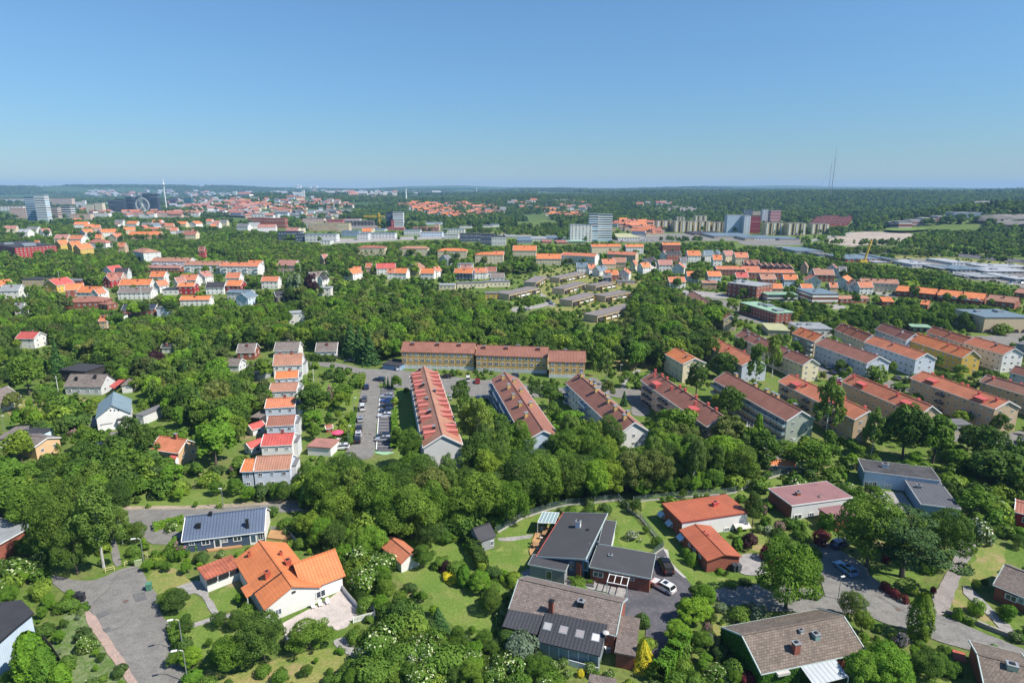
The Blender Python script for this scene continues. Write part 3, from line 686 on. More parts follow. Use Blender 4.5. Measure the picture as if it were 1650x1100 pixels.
h(3,1112,498,100,'dark','brick',10,'brick house with dark grey roof above the small orange roofs',he=5.5,rise=2.2)
h(3,1520,592,270,'orange2','brick',-3,'long low house row with orange roof left of the brown saw roof',he=3.6,rise=1.6,chim=6,d=8)
h(3,1345,680,92,'rust','peach',-8,'small house with brown orange flat roof above the street junction',he=4,rise=1)
for t_,x,y,w,ro,wa,an,lb in [(3,530,508,205,'orange2','white',-28,'long white block with orange roof running down from the wood'),(3,690,452,190,'orange','cream',4,'cream block with orange roof left of the lawn bank'),(3,870,453,115,'orange','white',0,'white block end with orange roof by the green bank'),
    (3,800,500,170,'orange2','beige',-26,'beige block with orange roof and steel ventilators'),(3,1102,442,115,'orange','brick',0,'small brick block with orange roof below the yellow slab towers'),(3,15,498,70,'orange2','cream',0,'cream flats cut between tree crowns left of the slope')]:
    h(t_,x,y,w,ro,wa,an,lb,he=6,rise=1.8,floors=3,chim=3,d=9,wsize=(.9,.85))
# tile 4
for a in [(265,608,84,'orange','paleblue',-5),(400,612,85,'orange2','white',75),(462,578,110,'rust','brick',-10),(520,548,70,'pinkroof','white',60),(590,618,80,'orange','white',50),(640,640,60,'orange2','white',75),(705,652,85,'orange2','white',0),(360,662,70,'orange','white',0),
 (184,660,68,'orange','tan',0),(520,655,50,'orange2','tan',0),(355,535,40,'rust','tan',60),(130,605,90,'rust','brick',0),(420,572,60,'pinkroof','white',30),(575,560,44,'grey','white',0)]: h(4,*a)
h(4,790,630,190,'rust','cream',-16,'long cream house with brown roof and four chimneys left of the complex',he=5.4,rise=2,chim=5,d=9)
h(4,140,572,280,'orange2','brick',-4,'long low row with bright orange roof below the saw toothed brown roofs',he=4,rise=1.4,chim=5,d=8)
for i in range(8):
    x=10+i*36; h(4,x,528+i*2.5,50,'rust','brick',70,'brown gabled row house number in the saw toothed roof line' if 0 else None,he=4,rise=2,d=11,chim=1,floors=1)
def label_all():
    by={}
    for o,px,py,auto in HOUSES:
        by.setdefault(o['label'],[]).append((px,o))
    for lb,l in by.items():
        if len(l)>1:
            l.sort(key=lambda q:q[0])
            for i,(px,o) in enumerate(l): o['label']=(ORD[i]+' '+lb) if i<len(ORD) else lb
# ---------------------------------------------------------------- far towers, offices, factories and halls
def tower(lbl,t,x0,y0,x1,y1,roof='grey',wall='white',floors=8,d=None,ang=0,name='tower_block',cat='tower block',band=None,**k):
    """x0..x1 width, y0 roof top, y1 foot, in the survey tile"""
    p=P(t,(x0+x1)/2,y1); f=proj(p)[2]; s=TL[t][2]
    W=(x1-x0)/s*f/1000; hh=(y1-y0)/s*f/1000
    d=d or W*.6
    cc=(p.x,p.y+d/2)
    k.setdefault('keep',.95)
    dd=dict(wstep=max(3.2,W/9),wsize=(max(3.2,W/9)*.55,1.6)); dd.update(k)
    return flatb(name,lbl,cat,cc,R(ang),W,d,hh,roof,wall,floors,z=p.z,band=band,**dd)
DG_=glass('dark_glass',(.02,.04,.06)); BG_=glass('blue_glass',(.06,.14,.22)); OFF=surf('wall_office',(.62,.66,.70),.6,'plain',.05)
DARKT=surf('wall_dark_glass',(.035,.05,.07),.25,'plain',.1,spec=.8); TEAL=surf('wall_teal_glass',(.03,.13,.15),.3,'plain',.1,spec=.8)
SLAB=surf('wall_slab_yellow',(.62,.50,.28),.8,'plain',.05); SLABB=surf('wall_slab_blue',(.36,.48,.60),.6,'plain',.05)
tower('tall pale slab tower with rounded white bays, right half of the high rise pair',1,238,140,306,300,'grey','greywhite',11,band=(.35,BG_),name='high_rise',cat='high rise')
tower('blue grey glazed slab tower joined left of the white one',1,176,150,238,296,'grey',SLABB,11,band=(.45,DG_),name='high_rise',cat='high rise')
tower('lower white stepped block right of the pale slab towers',1,312,215,372,282,'grey','pinkish',5,band=(.45,DG_))
tower('white block with blue edges behind the lower stepped block',1,384,211,456,280,'grey','greywhite',5,band=(.5,DG_))
for lb,x0,y0,x1,y1,wl in [('upper long white block with orange roof at the far left edge',-30,160,168,192,'greywhite'),('lower long white block with orange roof at the far left edge',-30,208,150,235,'white'),('orange roofed slab block right of the pale high rises',310,158,458,196,'pinkish'),('tan brick block under the left orange roofs',68,222,172,282,'pinkish')]:
    t,ro=tower(lb,1,x0,y0,x1,y1,'orange2',wl,4,d=22,name='apartment_block',cat='apartment block')
for i,(x0,x1,y0) in enumerate([(550,600,195),(606,656,188)]): tower('%s of the two beige point blocks left of the black towers'%['left one','right one'][i],1,x0,y0,x1,256,'lightgrey','cream',8)
for i,(x0,x1,y0) in enumerate([(482,520,178),(524,545,170)]): tower('%s white block behind the beige point blocks'%['wider','narrow'][i],1,x0,y0,x1,214,'pinkroof','white',6)
BT='black glass towers beside the ferris wheel'
for lb,x0,y0,x1,y1 in [('leftmost black glass tower',692,168,738,243),('second black glass tower with slanted edge',741,162,788,246),('third black glass tower, directly left of the ferris wheel',806,150,852,244),('fourth black glass tower, behind the ferris wheel',854,148,888,240),('tallest black glass tower, right of the ferris wheel',911,128,960,232),('green black glass tower right of the tallest one',958,133,1006,240)]:
    tower(lb,1,x0,y0,x1,y1,'dark',DARKT,9,band=(.25,DG_),group=BT,name='glass_tower',cat='glass tower')
tower('round dark purple hall between the spire and the teal box',1,1076,158,1116,206,'dark',surf('wall_plum',(.10,.05,.09),.4),3,band=(.3,DG_))
tower('teal glass office box right of the white spire',1,1168,156,1216,204,'grey',TEAL,5,band=(.3,DG_))
tower('pale water tower like block on the far wooded hill',1,1475,112,1499,150,'white' and 'whiteroof','greywhite',6)
tower('white tall block far left in the valley behind the wood',2,344,105,358,148,'whiteroof','white',7)
# spire with viewing pod
p=P(1,1056,232); f=proj(p)[2]; hh=192/3.929*f/1000
t=root('observation_tower','slender white spire with a round viewing pod near its tip','tower',(p.x,p.y,p.z))
m=MB(); m.cyl((0,0,-1),(0,0,hh*.98),1.9,1.1,WHITE,10); link('shaft',m.mesh('shaft'),t)
m=MB(); m.cyl((0,0,hh*.76),(0,0,hh*.80),1.6,4.6,WHITE,14); m.cyl((0,0,hh*.80),(0,0,hh*.84),4.6,3.6,DG_,14); m.cyl((0,0,hh*.84),(0,0,hh*.86),3.6,1.4,WHITE,14); link('viewing_pod',m.mesh('viewing_pod'),t)
m=MB(); m.cyl((0,0,hh*.98),(0,0,hh),.9,.2,WHITE,8); link('mast',m.mesh('mast'),t)
# ferris wheel
p=P(1,918,244); f=proj(p)[2]; r=41/3.929*f/1000
t=root('ferris_wheel','white ferris wheel standing between the black glass towers','ferris wheel',(p.x,p.y-8,p.z))
m=MB(); cz=r*1.12; n=28
rimp=[(r*math.cos(2*math.pi*i/n),0,cz+r*math.sin(2*math.pi*i/n)) for i in range(n+1)]
for yy in(-1,1): m.tube([(a,yy,b) for a,_,b in rimp],.38,WHITE,5)
m.tube([(a*.86,0,cz+(b-cz)*.86) for a,_,b in rimp],.25,WHITE,5)
link('rim',m.mesh('rim'),t)
m=MB()
for i in range(0,n,2): m.cyl((0,0,cz),rimp[i],.28,.22,WHITE,4)
m.cyl((0,-2,cz),(0,2,cz),1.5,1.5,WHITE,10); link('spokes',m.mesh('spokes'),t)
m=MB()
for sx in(-1,1):
    for yy in(-3,3): m.cyl((sx*r*.5,yy*1.6,-1),(0,yy*.5,cz),.6,.5,WHITE,6)
link('support_frame',m.mesh('support_frame'),t)
gm=MB(); gm.sphere((0,0,0),1.1,WHITE,8,5); g_=gm.mesh('gondola')
for i in range(0,n): link('gondola',g_,t,(rimp[i][0]*1.03,0,cz+(rimp[i][2]-cz)*1.03-.4))
# red brown rows in front of the city
for i,(x0,x1,y0,y1,ro) in enumerate([(445,575,258,290,'orange2'),(580,690,250,272,'orange2'),(785,880,250,272,'redbrown'),(882,980,254,280,'pinkroof'),(985,1085,250,278,'orange2'),(1088,1260,250,274,'redbrown'),(1583,1680,282,305,'redbrown')]):
    tower('%s orange roofed city block in the line below the towers'%ORD[i],1,x0,y0,x1,y1,ro,'white' if i%2 else 'pinkish',2,d=14,name='city_block',cat='city block',group='orange roofed city blocks')
# centre
tower('white and dark blue office slab beside the construction crane',2,918,248,984,348,'whiteroof','white',10,band=(.35,BG_),name='office_tower',cat='office tower')
tower('navy side wing of the white office slab beside the crane',2,876,246,918,346,'dark',surf('wall_navy_glass',(.04,.07,.14),.4),10,band=(.3,DG_))
tower('red entrance core at the foot of the office slab',2,905,292,924,350,'dark','redwood',5)
for i,(x0,x1,y0,y1,ro,wl) in enumerate([(0,125,282,340,'redbrown','brick'),(100,235,285,345,'redbrown','brick'),(15,190,258,282,'lightgrey','greywhite'),(345,480,285,310,'dark','pinkish'),(385,640,318,362,'yellowroof','tan'),(560,640,330,368,'yellowroof','beige'),
    (610,790,300,330,'greybrown','dark'),(735,790,350,372,'orange','cream'),(880,985,345,360,'red','redwood'),(1040,1205,340,364,'redbrown','brick'),(1180,1210,322,362,'grey','beige'),(190,330,368,420,'dark','navy'),(240,345,348,375,'greybrown','cream'),
    (300,400,385,430,'dark','navy'),(360,560,385,432,'bluegrey','greywhite'),(590,700,365,400,'bluegrey','blue'),(690,760,380,420,'bluegrey','greywhite'),(760,930,378,410,'bluegrey','greywhite'),(985,1090,358,390,'bluegrey','greywhite'),(1090,1230,372,400,'lightgrey','paleblue'),(1225,1370,352,376,'bluegrey','white'),(1240,1330,385,412,'lightgrey','greywhite'),
    (1340,1470,382,430,'dark','navy'),(1470,1560,385,445,'dark','navy'),(1540,1630,400,455,'dark','greywhite'),(460,520,425,450,'lightgrey','white'),(340,420,288,306,'brown','redwood'),(500,600,290,312,'brown','redwood'),(155,265,225,250,'redbrown','pinkish'),(500,570,228,246,'orange2','cream')]):
    cn={'dark':'dark','redbrown':'red','lightgrey':'pale','yellowroof':'ochre roofed','greybrown':'brown grey','orange':'orange roofed','red':'red','grey':'grey','bluegrey':'blue grey','brown':'brown','orange2':'orange roofed'}[ro]
    X,Y=full(2,(x0+x1)/2,(y0+y1)/2)
    o,_=tower('x',2,x0,y0,x1,y1,ro,wl,2,d=16,name='business_block',cat='business block',group='business blocks in the valley')
    o['label']='%s long block, %s walls, %s'%(cn,WALLW.get(wl,wl),landmark(X,Y)); HOUSES.append((o,X,Y,True))
tower('blue glass office tower with white bands, tallest in the middle',3,582,256,642,430,'lightgrey','greywhite',12,band=(.55,BG_),name='office_tower',cat='office tower')
tower('right half of the blue office tower with pale striped bands',3,640,260,730,428,'lightgrey','white',12,band=(.5,BG_),name='office_tower',cat='office tower')
tower('white gridded office block left of the blue glass tower',3,466,326,604,432,'lightgrey','white',7,wstep=4,wsize=(2,2),name='office_block',cat='office block')
SG='yellow striped slab towers'
for i,(t_,x0,y0,x1,y1) in enumerate([(3,1010,300,1122,368),(3,1124,303,1236,372),(3,1245,306,1352,370),(3,1366,312,1448,370),(3,1140,276,1190,304),(3,1255,268,1330,308),(4,118,292,222,362),(4,250,297,356,368),(4,390,300,494,360)]):
    lb='%s yellow striped slab tower right of the office towers'%ORD[i] if i<4 else ['narrow yellow tower top behind the second slab','wide yellow tower top behind the third slab','white and yellow slab tower nearest the red tower','white and yellow slab tower in the middle of its three','white and yellow slab tower beside the brown rows'][i-4]
    t,ro=tower(lb,t_,x0,y0,x1,y1,'greybrown',SLAB,7,group=SG,d=16,wstep=99,wsize=(.1,.1))
    for ch in list(t.children):
        if ch.name.startswith('window'): bpy.data.objects.remove(ch)
    wd=t.children[0].dimensions if 0 else None
    p=P(t_,(x0+x1)/2,y1); f=proj(p)[2]; s=TL[t_][2]; W=(x1-x0)/s*f/1000; hh=(y1-y0)/s*f/1000
    for k in range(5):
        m=MB(); xx=-W/2+(k+.5)*W/5; m.box((xx,-8.1,hh*.5),(W/5*.42,.5,hh*.94),Wl('dark') if k%2 else Wl('greywhite')); link('window_strip',m.mesh('window_strip'),t)
tower('broad blue grey office slab left of the red tower',3,1453,268,1562,380,'lightgrey',SLABB,9,band=(.2,OFF),d=12)
tower('white end of the blue grey office slab',3,1562,270,1602,383,'lightgrey','bluewhite',9,d=12)
tower('deep red tower block beside the white slab end',4,24,252,88,354,'dark','redwood',10,band=(.3,DG_))
tower('orange red topped tower behind the deep red one',4,45,222,92,256,'dark','tan',3)
tower('navy tower top behind the blue grey slab',4,-10,214,45,256,'dark','navy',4)
tower('white tower behind, left of the maroon tower',4,100,214,146,282,'lightgrey','bluewhite',8)
tower('maroon tower with white stripe in the back',4,148,218,210,286,'dark','redwood',8,band=(.3,OFF))
for i,(t_,x0,x1,y0,y1,ro,wl) in enumerate([(3,0,60,398,440,'dark','greywhite'),(3,130,225,400,440,'bluegrey','blue'),(3,220,320,396,425,'lightgrey','white'),(3,320,440,390,420,'bluegrey','blue'),(3,60,225,390,405,'lightgrey','white'),(3,770,912,376,424,'yellowroof','white'),(3,920,950,400,424,'lightgrey','white'),(3,445,560,415,440,'greenroof','dark'),(3,290,350,418,440,'redbrown','redwood'),(3,380,450,420,445,'redbrown','redwood'),
    (3,1250,1450,365,390,'dark','brick'),(3,1380,1640,376,410,'bluegrey','tan'),(4,0,60,360,395,'bluegrey','tan'),(4,60,210,365,392,'bluegrey','greywhite'),(4,205,330,372,395,'bluegrey','pinkish'),(4,250,345,432,458,'lightgrey','grey'),(4,300,460,436,472,'bluegrey','grey'),(4,440,520,462,490,'grey','blue'),(4,600,855,482,520,'bluegrey','redwood'),(4,770,860,515,530,'whiteroof','cream'),(4,862,905,478,530,'bluegrey','tan'),
    (4,990,1120,515,552,'whiteroof','greywhite'),(4,1225,1340,508,540,'whiteroof','white'),(4,1160,1240,545,572,'whiteroof','dark'),(4,1345,1445,528,545,'whiteroof','greywhite'),(4,1425,1700,540,560,'whiteroof','white'),(4,1425,1700,562,590,'whiteroof','navy'),(4,1240,1425,548,580,'bluegrey','navy'),(4,1310,1420,598,618,'whiteroof','dark'),(4,1370,1620,594,624,'lightgrey','dark'),(4,1600,1700,600,640,'whiteroof','grey')]):
    X,Y=full(t_,(x0+x1)/2,(y0+y1)/2)
    _D=P(t_,(x0+x1)/2,y1).length; _e=(y1-y0)/TL[t_][2]
    o,_=tower('x',t_,x0,y1-(y1-y0)*.42,x1,y1,ro,wl,1,d=max(14,min(150,_e*.58*_D*_D/66000)),name='industrial_hall',cat='industrial hall',group='flat halls of the industrial area',boxes=2 if y1>480 else 0)
    o['label']='%s roofed hall, %s walls, %s'%(ROOFW[ro],WALLW.get(wl,wl),landmark(X,Y)); HOUSES.append((o,X,Y,True))
# orange rows near the office towers and striped rows on the right
for i,(t_,x0,x1,y,ro,wl) in enumerate([(3,730,880,312,'redbrown','pinkish'),(3,900,1008,315,'redbrown','pinkish'),(3,945,1010,330,'orange2','cream'),(3,780,835,345,'redbrown','tan'),(3,835,900,343,'orange2','pinkish'),(3,905,1005,356,'orange2','tan'),(3,945,1060,380,'orange','cream'),(3,725,755,350,'orange2','tan')]+
    [(4,430-i*10,640-i*6,252+i*9,'greybrown','redwood') for i in range(6)]):
    X,Y=full(t_,(x0+x1)/2,y)
    o,_=tower('x',t_,x0,y-4,x1,y+14,ro,wl,1,d=9,name='row_house',cat='row house',group='far row houses')
    o['label']='%s roofed row house strip %s'%(ROOFW[ro],landmark(X,Y)); HOUSES.append((o,X,Y,True))
for i,(x0,x1,y0,y1) in enumerate([(865,920,292,332),(905,985,288,335),(975,1060,278,312),(1050,1135,264,288),(1137,1240,258,278)]):
    tower('%s long brick school block with white roof beyond the sand field'%ORD[i],4,x0,y0,x1,y1,'whiteroof','brick',2,d=22,name='school_block',cat='school',group='brick blocks beyond the sand field',band=(.3,OFF))
tower('long blue sports hall with white roof beside the brick blocks',4,1228,238,1412,268,'whiteroof','blue',1,d=20)
r6=random.Random(9)
for i in range(40):
    t_,xa,ya,xb,yb=[(1,480,150,1640,232),(2,0,205,700,300),(2,700,320,1640,372),(1,-20,236,480,250),(1,560,128,1300,160)][(0,1,0,1,4,2,0,1)[i%8]]
    x0=r6.uniform(xa,xb-80); y1=r6.uniform(ya,yb); wd=r6.uniform(45,110); hh=r6.uniform(9,17); X,Y=full(t_,x0+wd/2,y1)
    if 690<x0<1260 and t_==1 and y1>160: continue
    ro=r6.choice(['lightgrey','bluegrey','redbrown','pinkroof','whiteroof','grey']); wl=r6.choice(['white','greywhite','pinkish','cream','bluewhite'])
    o,_=tower('x',t_,x0,y1-hh,x0+wd,y1,ro,wl,2,d=r6.uniform(12,30),name='city_block',cat='city block',group='pale blocks of the hazy city',wstep=99,wsize=(.1,.1))
    for ch in list(o.children):
        if ch.name.startswith('window'): bpy.data.objects.remove(ch)
    o['label']='%s city block with %s roof %s'%(WALLW[wl],ROOFW[ro],landmark(X,Y)); HOUSES.append((o,X,Y,True))
# houses past the first three hundred: one mass
tm=MB(); r7=random.Random(4)
def town(t,poly,n,s,ros,was):
    xs=[q[0] for q in poly]; ys=[q[1] for q in poly]; k=0
    for _ in range(n*6):
        if k>=n: break
        x=r7.uniform(min(xs),max(xs)); y=r7.uniform(min(ys),max(ys))
        if not inside(x,y,poly): continue
        p=P(t,x,y); k+=1; q=s*r7.uniform(.7,1.3); a=r7.choice((0,.5,1.57,-.4)); ca,sa=math.cos(a),math.sin(a); rm=T(r7.choice(ros)); wm=Wl(r7.choice(was)); L=r7.choice((5,5,9))
        X=lambda u,v,z:(p.x+(u*ca-v*sa)*q,p.y+(u*sa+v*ca)*q,p.z+z*q)
        tm.box((p.x,p.y,p.z+2*q),(1.8*L*q,7*q,5*q),wm,a)
        tm.slab([X(-L,-4,4.4),X(L,-4,4.4),X(L,0,7),X(-L,0,7)],.3,rm); tm.slab([X(L,4,4.4),X(-L,4,4.4),X(-L,0,7),X(L,0,7)],.3,rm)
RO_=('orange2','redbrown','orange','pinkroof','grey'); WA_=('white','cream','pinkish','bluewhite')
for a_ in [(1,[(1010,150),(1420,150),(1640,200),(1640,285),(1300,280),(1260,245),(1100,235)],80,2.0,('redbrown','pinkroof','lightgrey','rust'),WA_),(2,[(0,160),(400,150),(640,190),(700,230),(560,300),(200,300),(0,260)],62,1.6,('pinkroof','redbrown','grey','rust'),WA_),(1,[(480,225),(690,235),(690,262),(480,262)],22,1.5,RO_,WA_),(1,[(780,252),(1270,255),(1270,280),(790,278)],50,1.5,('redbrown','orange2','pinkroof'),WA_),
 (3,[(730,312),(1010,318),(1060,395),(900,390),(740,350)],40,1.3,('orange2','orange','redbrown'),WA_),(1,[(560,118),(1000,112),(1640,130),(1640,160),(1000,158),(560,160)],60,3.4,('whiteroof','lightgrey','pinkroof'),('white','pinkish','bluewhite')),(2,[(0,120),(700,112),(1200,122),(1200,148),(700,150),(0,150)],60,3.0,('whiteroof','lightgrey','pinkroof'),WA_),
 (1,[(480,290),(1300,285),(1500,330),(1200,400),(800,400),(480,420)],45,1.1,RO_,WA_),(2,[(940,185),(1300,195),(1600,215),(1500,300),(1250,290),(980,235)],70,1.5,RO_,WA_),(3,[(0,190),(600,195),(620,290),(0,215)],30,1.5,('grey','orange2','pinkroof'),('white','cream'))]: town(*a_)
o=link('distant_houses',tm.mesh('distant_houses')); o['kind']='stuff'
# masts and chimneys
def mast(lbl,t,x,y0,y1,r,mat=WHITE,name='mast'):
    p=P(t,x,y1); f=proj(p)[2]; hh=(y1-y0)/TL[t][2]*f/1000
    m=MB(); m.cyl((0,0,-2),(0,0,hh),r,r*.5,mat,8); return tag(link(name,m.mesh(name),None,p),lbl,name.replace('_',' '))
mast('tall white chimney on the horizon left of centre',2,1000,95,158,4,name='factory_chimney'); mast('white chimney on the horizon right of the taller one',2,1446,88,130,3,name='factory_chimney')
RMT=paint('mast_grey',(.2,.22,.25))
p=P(0,1339,318)
for lb,x,top,r in(('right hand lattice radio mast on the wooded horizon',1339,236,.9),('left hand lattice radio mast on the wooded horizon',1334,252,.6)):
    p=P(0,x,316); f=proj(p)[2]; hh=(316-top)*f/1000
    t=root('radio_mast',lb,'radio mast',p,0,'radio masts on the horizon')
    m=MB(); m.cyl((0,0,0),(0,0,hh*.75),r*1.5,r,RMT,4); link('lattice',m.mesh('lattice'),t)
    m=MB(); m.cyl((0,0,hh*.75),(0,0,hh),r*.5,r*.3,RMT,5); link('antenna',m.mesh('antenna'),t)
    m=MB()
    for k in range(3):
        a=k*2.1; m.cyl((0,0,hh*.7),(math.cos(a)*hh*.35,math.sin(a)*hh*.35,0),.15,.15,RMT,3)
    link('guy_wire',m.mesh('guy_wire'),t)
# cranes
YEL=paint('crane_yellow',(.62,.42,.05))
def truss(m,a,b,w,mat,n=12,r=.22):
    a=Vector(a);b=Vector(b); d=(b-a).normalized(); t=d.orthogonal().normalized(); q=d.cross(t)
    cs=[t*w+q*w,t*w-q*w,-t*w-q*w,-t*w+q*w]
    for c in cs: m.cyl(a+c,b+c,r,r,mat,4)
    for i in range(n):
        p0=a+(b-a)*i/n; p1=a+(b-a)*(i+1)/n
        for k in range(4): m.cyl(p0+cs[k],p1+cs[(k+1)%4],r*.7,r*.7,mat,3)
p=P(2,832,345); f=proj(p)[2]; hh=95/3.929*f/1000
t=root('tower_crane','yellow construction tower crane beside the white office slab','crane',p)
m=MB(); truss(m,(0,0,0),(0,0,hh),1.0,YEL,12,.35); link('crane_mast',m.mesh('crane_mast'),t)
m=MB(); truss(m,(-100/3.929*f/1000,0,hh*.76),(35/3.929*f/1000,0,hh*.76),.9,YEL,16,.35); link('jib',m.mesh('jib'),t)
m=MB(); m.box((30/3.929*f/1000,0,hh*.7),(4,2,3),CONC); link('counterweight',m.mesh('counterweight'),t)
p=P(4,706,524); f=proj(p)[2]; dx=40/3.667*f/1000; hh=129/3.667*f/1000
t=root('mobile_crane','leaning yellow mobile crane boom in front of the sand field','crane',p)
m=MB(); truss(m,(0,0,1.5),(dx,4,hh),.55,YEL,14,.28); link('boom',m.mesh('boom'),t)
m=MB(); m.box((-1,0,1),(7,3,1.8),YEL); m.box((-3,0,2.2),(2,2.4,1.4),YEL); link('undercarriage',m.mesh('undercarriage'),t)
# far off houses: too small for parts
FARM={}
def farhouse(p,s,ro,wa,rz,lab,grp='tiny houses on the far slopes'):
    key=(ro,wa)
    if key not in FARM:
        m=MB(); m.box((0,0,2),(9,7,5),Wl(wa)); m.slab([(-5,-4,4.4),(5,-4,4.4),(5,0,7),(-5,0,7)],.3,T(ro)); m.slab([(5,4,4.4),(-5,4,4.4),(-5,0,7),(5,0,7)],.3,T(ro))
        m.face([(4.5,-3.5,4.4),(4.5,3.5,4.4),(4.5,0,6.7)],Wl(wa)); m.face([(-4.5,3.5,4.4),(-4.5,-3.5,4.4),(-4.5,0,6.7)],Wl(wa)); FARM[key]=m.mesh('far_house')
    o=link('far_house',FARM[key],None,p,rz,(s,s,s)); tag(o,lab,'far house',grp); FOOT.append(grow((p.x,p.y),rz,5*s,4*s,1)); return o
r2=random.Random(21)
def cluster(t,poly,n,lab,s=1.6,ros=('orange','orange2','redbrown'),was=('white','cream','pinkish')):
    xs=[q[0] for q in poly]; ys=[q[1] for q in poly]; k=0; tr=0
    while k<n and tr<2000:
        tr+=1; x=r2.uniform(min(xs),max(xs)); y=r2.uniform(min(ys),max(ys))
        if inside(x,y,poly):
            p=P(t,x,y)
            farhouse(p,s*r2.uniform(.8,1.2),r2.choice(ros),r2.choice(was),r2.choice((0,.4,1.57,-.3)),lab); k+=1
cluster(2,[(950,205),(1200,195),(1290,240),(1350,290),(1240,295),(1160,255),(1000,225)],62,'tiny orange roofed house in the dense estate on the slope right of the crane',1.7)
cluster(2,[(1180,190),(1500,195),(1510,215),(1280,225)],16,'tiny pale house on the slope beside the dense estate',1.6)
cluster(2,[(1390,225),(1640,235),(1600,285),(1480,270)],16,'tiny white house half hidden on the wooded slope',1.6,('orange2','grey'),('white',))
cluster(3,[(300,265),(420,262),(570,290),(400,290)],22,'tiny house in the row on the slope left of the blue glass tower',1.6)
cluster(3,[(30,185),(240,185),(240,205),(100,210)],8,'tiny white house high on the wood slope left of centre',2.0,('grey','orange2'),('white',))
cluster(3,[(430,215),(600,218),(590,235),(460,232)],8,'tiny white house on the wood slope above the blue glass tower',1.8,('grey','pinkroof'),('white',))
cluster(3,[(830,195),(1130,200),(1080,220),(860,212)],8,'tiny pale house near the bare rock on the wood slope',2.0,('grey','redbrown'),('white','cream'))
cluster(2,[(170,225),(350,228),(360,262),(200,262)],16,'tiny red roofed house behind the tree belt left of the crane',1.7,('redbrown','orange2'))
cluster(2,[(0,185),(130,190),(130,225),(0,230)],10,'tiny pinkish house on the far slope left of the crane',1.8,('pinkroof','orange2'))
cluster(2,[(400,110),(690,120),(690,140),(430,135)],16,'tiny pale block in the far town on the ridge',3.2,('whiteroof','pinkroof'),('white','cream','pinkish'))
cluster(2,[(300,165),(560,180),(660,210),(420,222)],20,'tiny house scattered over the far green slope',1.8,('redbrown','grey'),('white','pinkish'))
cluster(1,[(560,120),(900,120),(1000,150),(600,155)],16,'tiny pale block in the haze behind the black towers',3.4,('whiteroof','pinkroof'),('white','pinkish'))
cluster(1,[(1010,160),(1400,160),(1350,230),(1120,235)],26,'tiny red and pale block in the town right of the spire',2.2,('redbrown','pinkroof','whiteroof'),('white','pinkish'))
cluster(1,[(1440,165),(1640,190),(1640,265),(1500,270)],18,'tiny roof among trees on the hill right of the teal box',1.6)
cluster(2,[(700,110),(1200,130),(1180,140),(700,130)],12,'tiny white speck of a house on the horizon ridge',3.0,('whiteroof',),('white',))
cluster(2,[(280,84),(460,84),(460,92),(280,92)],10,'tiny white block of the far housing on the skyline ridge',5,('whiteroof',),('white',))
# ---------------------------------------------------------------- houses of the foreground
def merge(a,b):
    """the parts of b become parts of a (same house)"""
    A=Matrix.Translation(a.location)@Matrix.Rotation(a.rotation_euler.z,4,'Z'); B=Matrix.Translation(b.location)@Matrix.Rotation(b.rotation_euler.z,4,'Z')
    M=A.inverted()@B; rz=b.rotation_euler.z-a.rotation_euler.z
    for ch in list(b.children):
        ch.parent=a; ch.location=M@ch.location; ch.rotation_euler=(ch.rotation_euler.x,ch.rotation_euler.y,ch.rotation_euler.z+rz)
    bpy.data.objects.remove(b); return a
def tolocal(i,v):
    dx,dy=v[0]-i['c'][0],v[1]-i['c'][1]; ca,sa=math.cos(i['rot']),math.sin(i['rot'])
    return Vector((dx*ca+dy*sa,-dx*sa+dy*ca,v[2]))
def local_ray(i,t,x,y):
    o=tolocal(i,(0,0,H)); px,py=full(t,x,y); d=ray(px,py); q=tolocal(i,(d.x,d.y,H+d.z)); return o,(q-o)
def hit(i,t,x,y,n,p0):
    o,d=local_ray(i,t,x,y); n=Vector(n); k=(Vector(p0)-o).dot(n)/d.dot(n); return o+d*k
def wwin(tr,i,side,t,x,y,w,h,style='white_cross'):
    """window read from the picture onto a wall"""
    n,p0,rz={'f':((0,-1,0),(0,-i['iy']-.02,0),0),'b':((0,1,0),(0,i['iy']+.02,0),math.pi),'r':((1,0,0),(i['ix']+.02,0,0),math.pi/2),'l':((-1,0,0),(-i['ix']-.02,0,0),-math.pi/2)}[side]
    q=hit(i,t,x,y,n,p0); return window(tr,q.x,q.y,q.z,w,h,rz,style,True)
def onroof(i,sd,t,x,y):
    k=i['rise']/i['hy']; n=Vector((0,sd*k,1)) ; p0=(0,0,i['he']+i['rise'])
    return hit(i,t,x,y,n,p0)
def stack(par,q,d,mat,cap=None,name='chimney'):
    m=MB(); m.box((0,0,d[2]/2-.3),d,mat); m.box((0,0,d[2]-.3+.06),(d[0]+.16,d[1]+.16,.12),cap or GREYM); m.box((0,0,d[2]-.16),(d[0]*.5,d[1]*.5,.25),BLACK)
    return link(name,m.mesh(name),par,q)
def info(spc,o=.35):
    return dict(c=spc['c'],rot=math.atan2(-spc['n'].x,spc['n'].y),hx=spc['L']/2,hy=spc['W']/2,ix=spc['L']/2-o,iy=spc['W']/2-o*.6,he=spc['he'],rise=spc['rise'])
def fb(lbl,t,A,B,C,h,roof,wall,tilt=0,name='house',cat='house',trim=None,floors=0,**k):
    c,rot,L,W=quadspec(t,A,B,C,h)
    tr,ro=flatb(name,lbl,cat,c,rot,L,W,h,roof,wall,floors,near=True,**k)
    if trim:
        m=MB()
        for sx in(-1,1): m.box((sx*(L/2+.08),0,h+.13),(.06,W+.22,.27),trim)
        for sy in(-1,1): m.box((0,sy*(W/2+.08),h+.13),(L+.1,.06,.27),trim)
        link('fascia',m.mesh('fascia'),ro)
    return tr,ro,dict(c=c,rot=rot,hx=L/2,hy=W/2,ix=L/2-.15,iy=W/2-.15,he=h,rise=0.01)
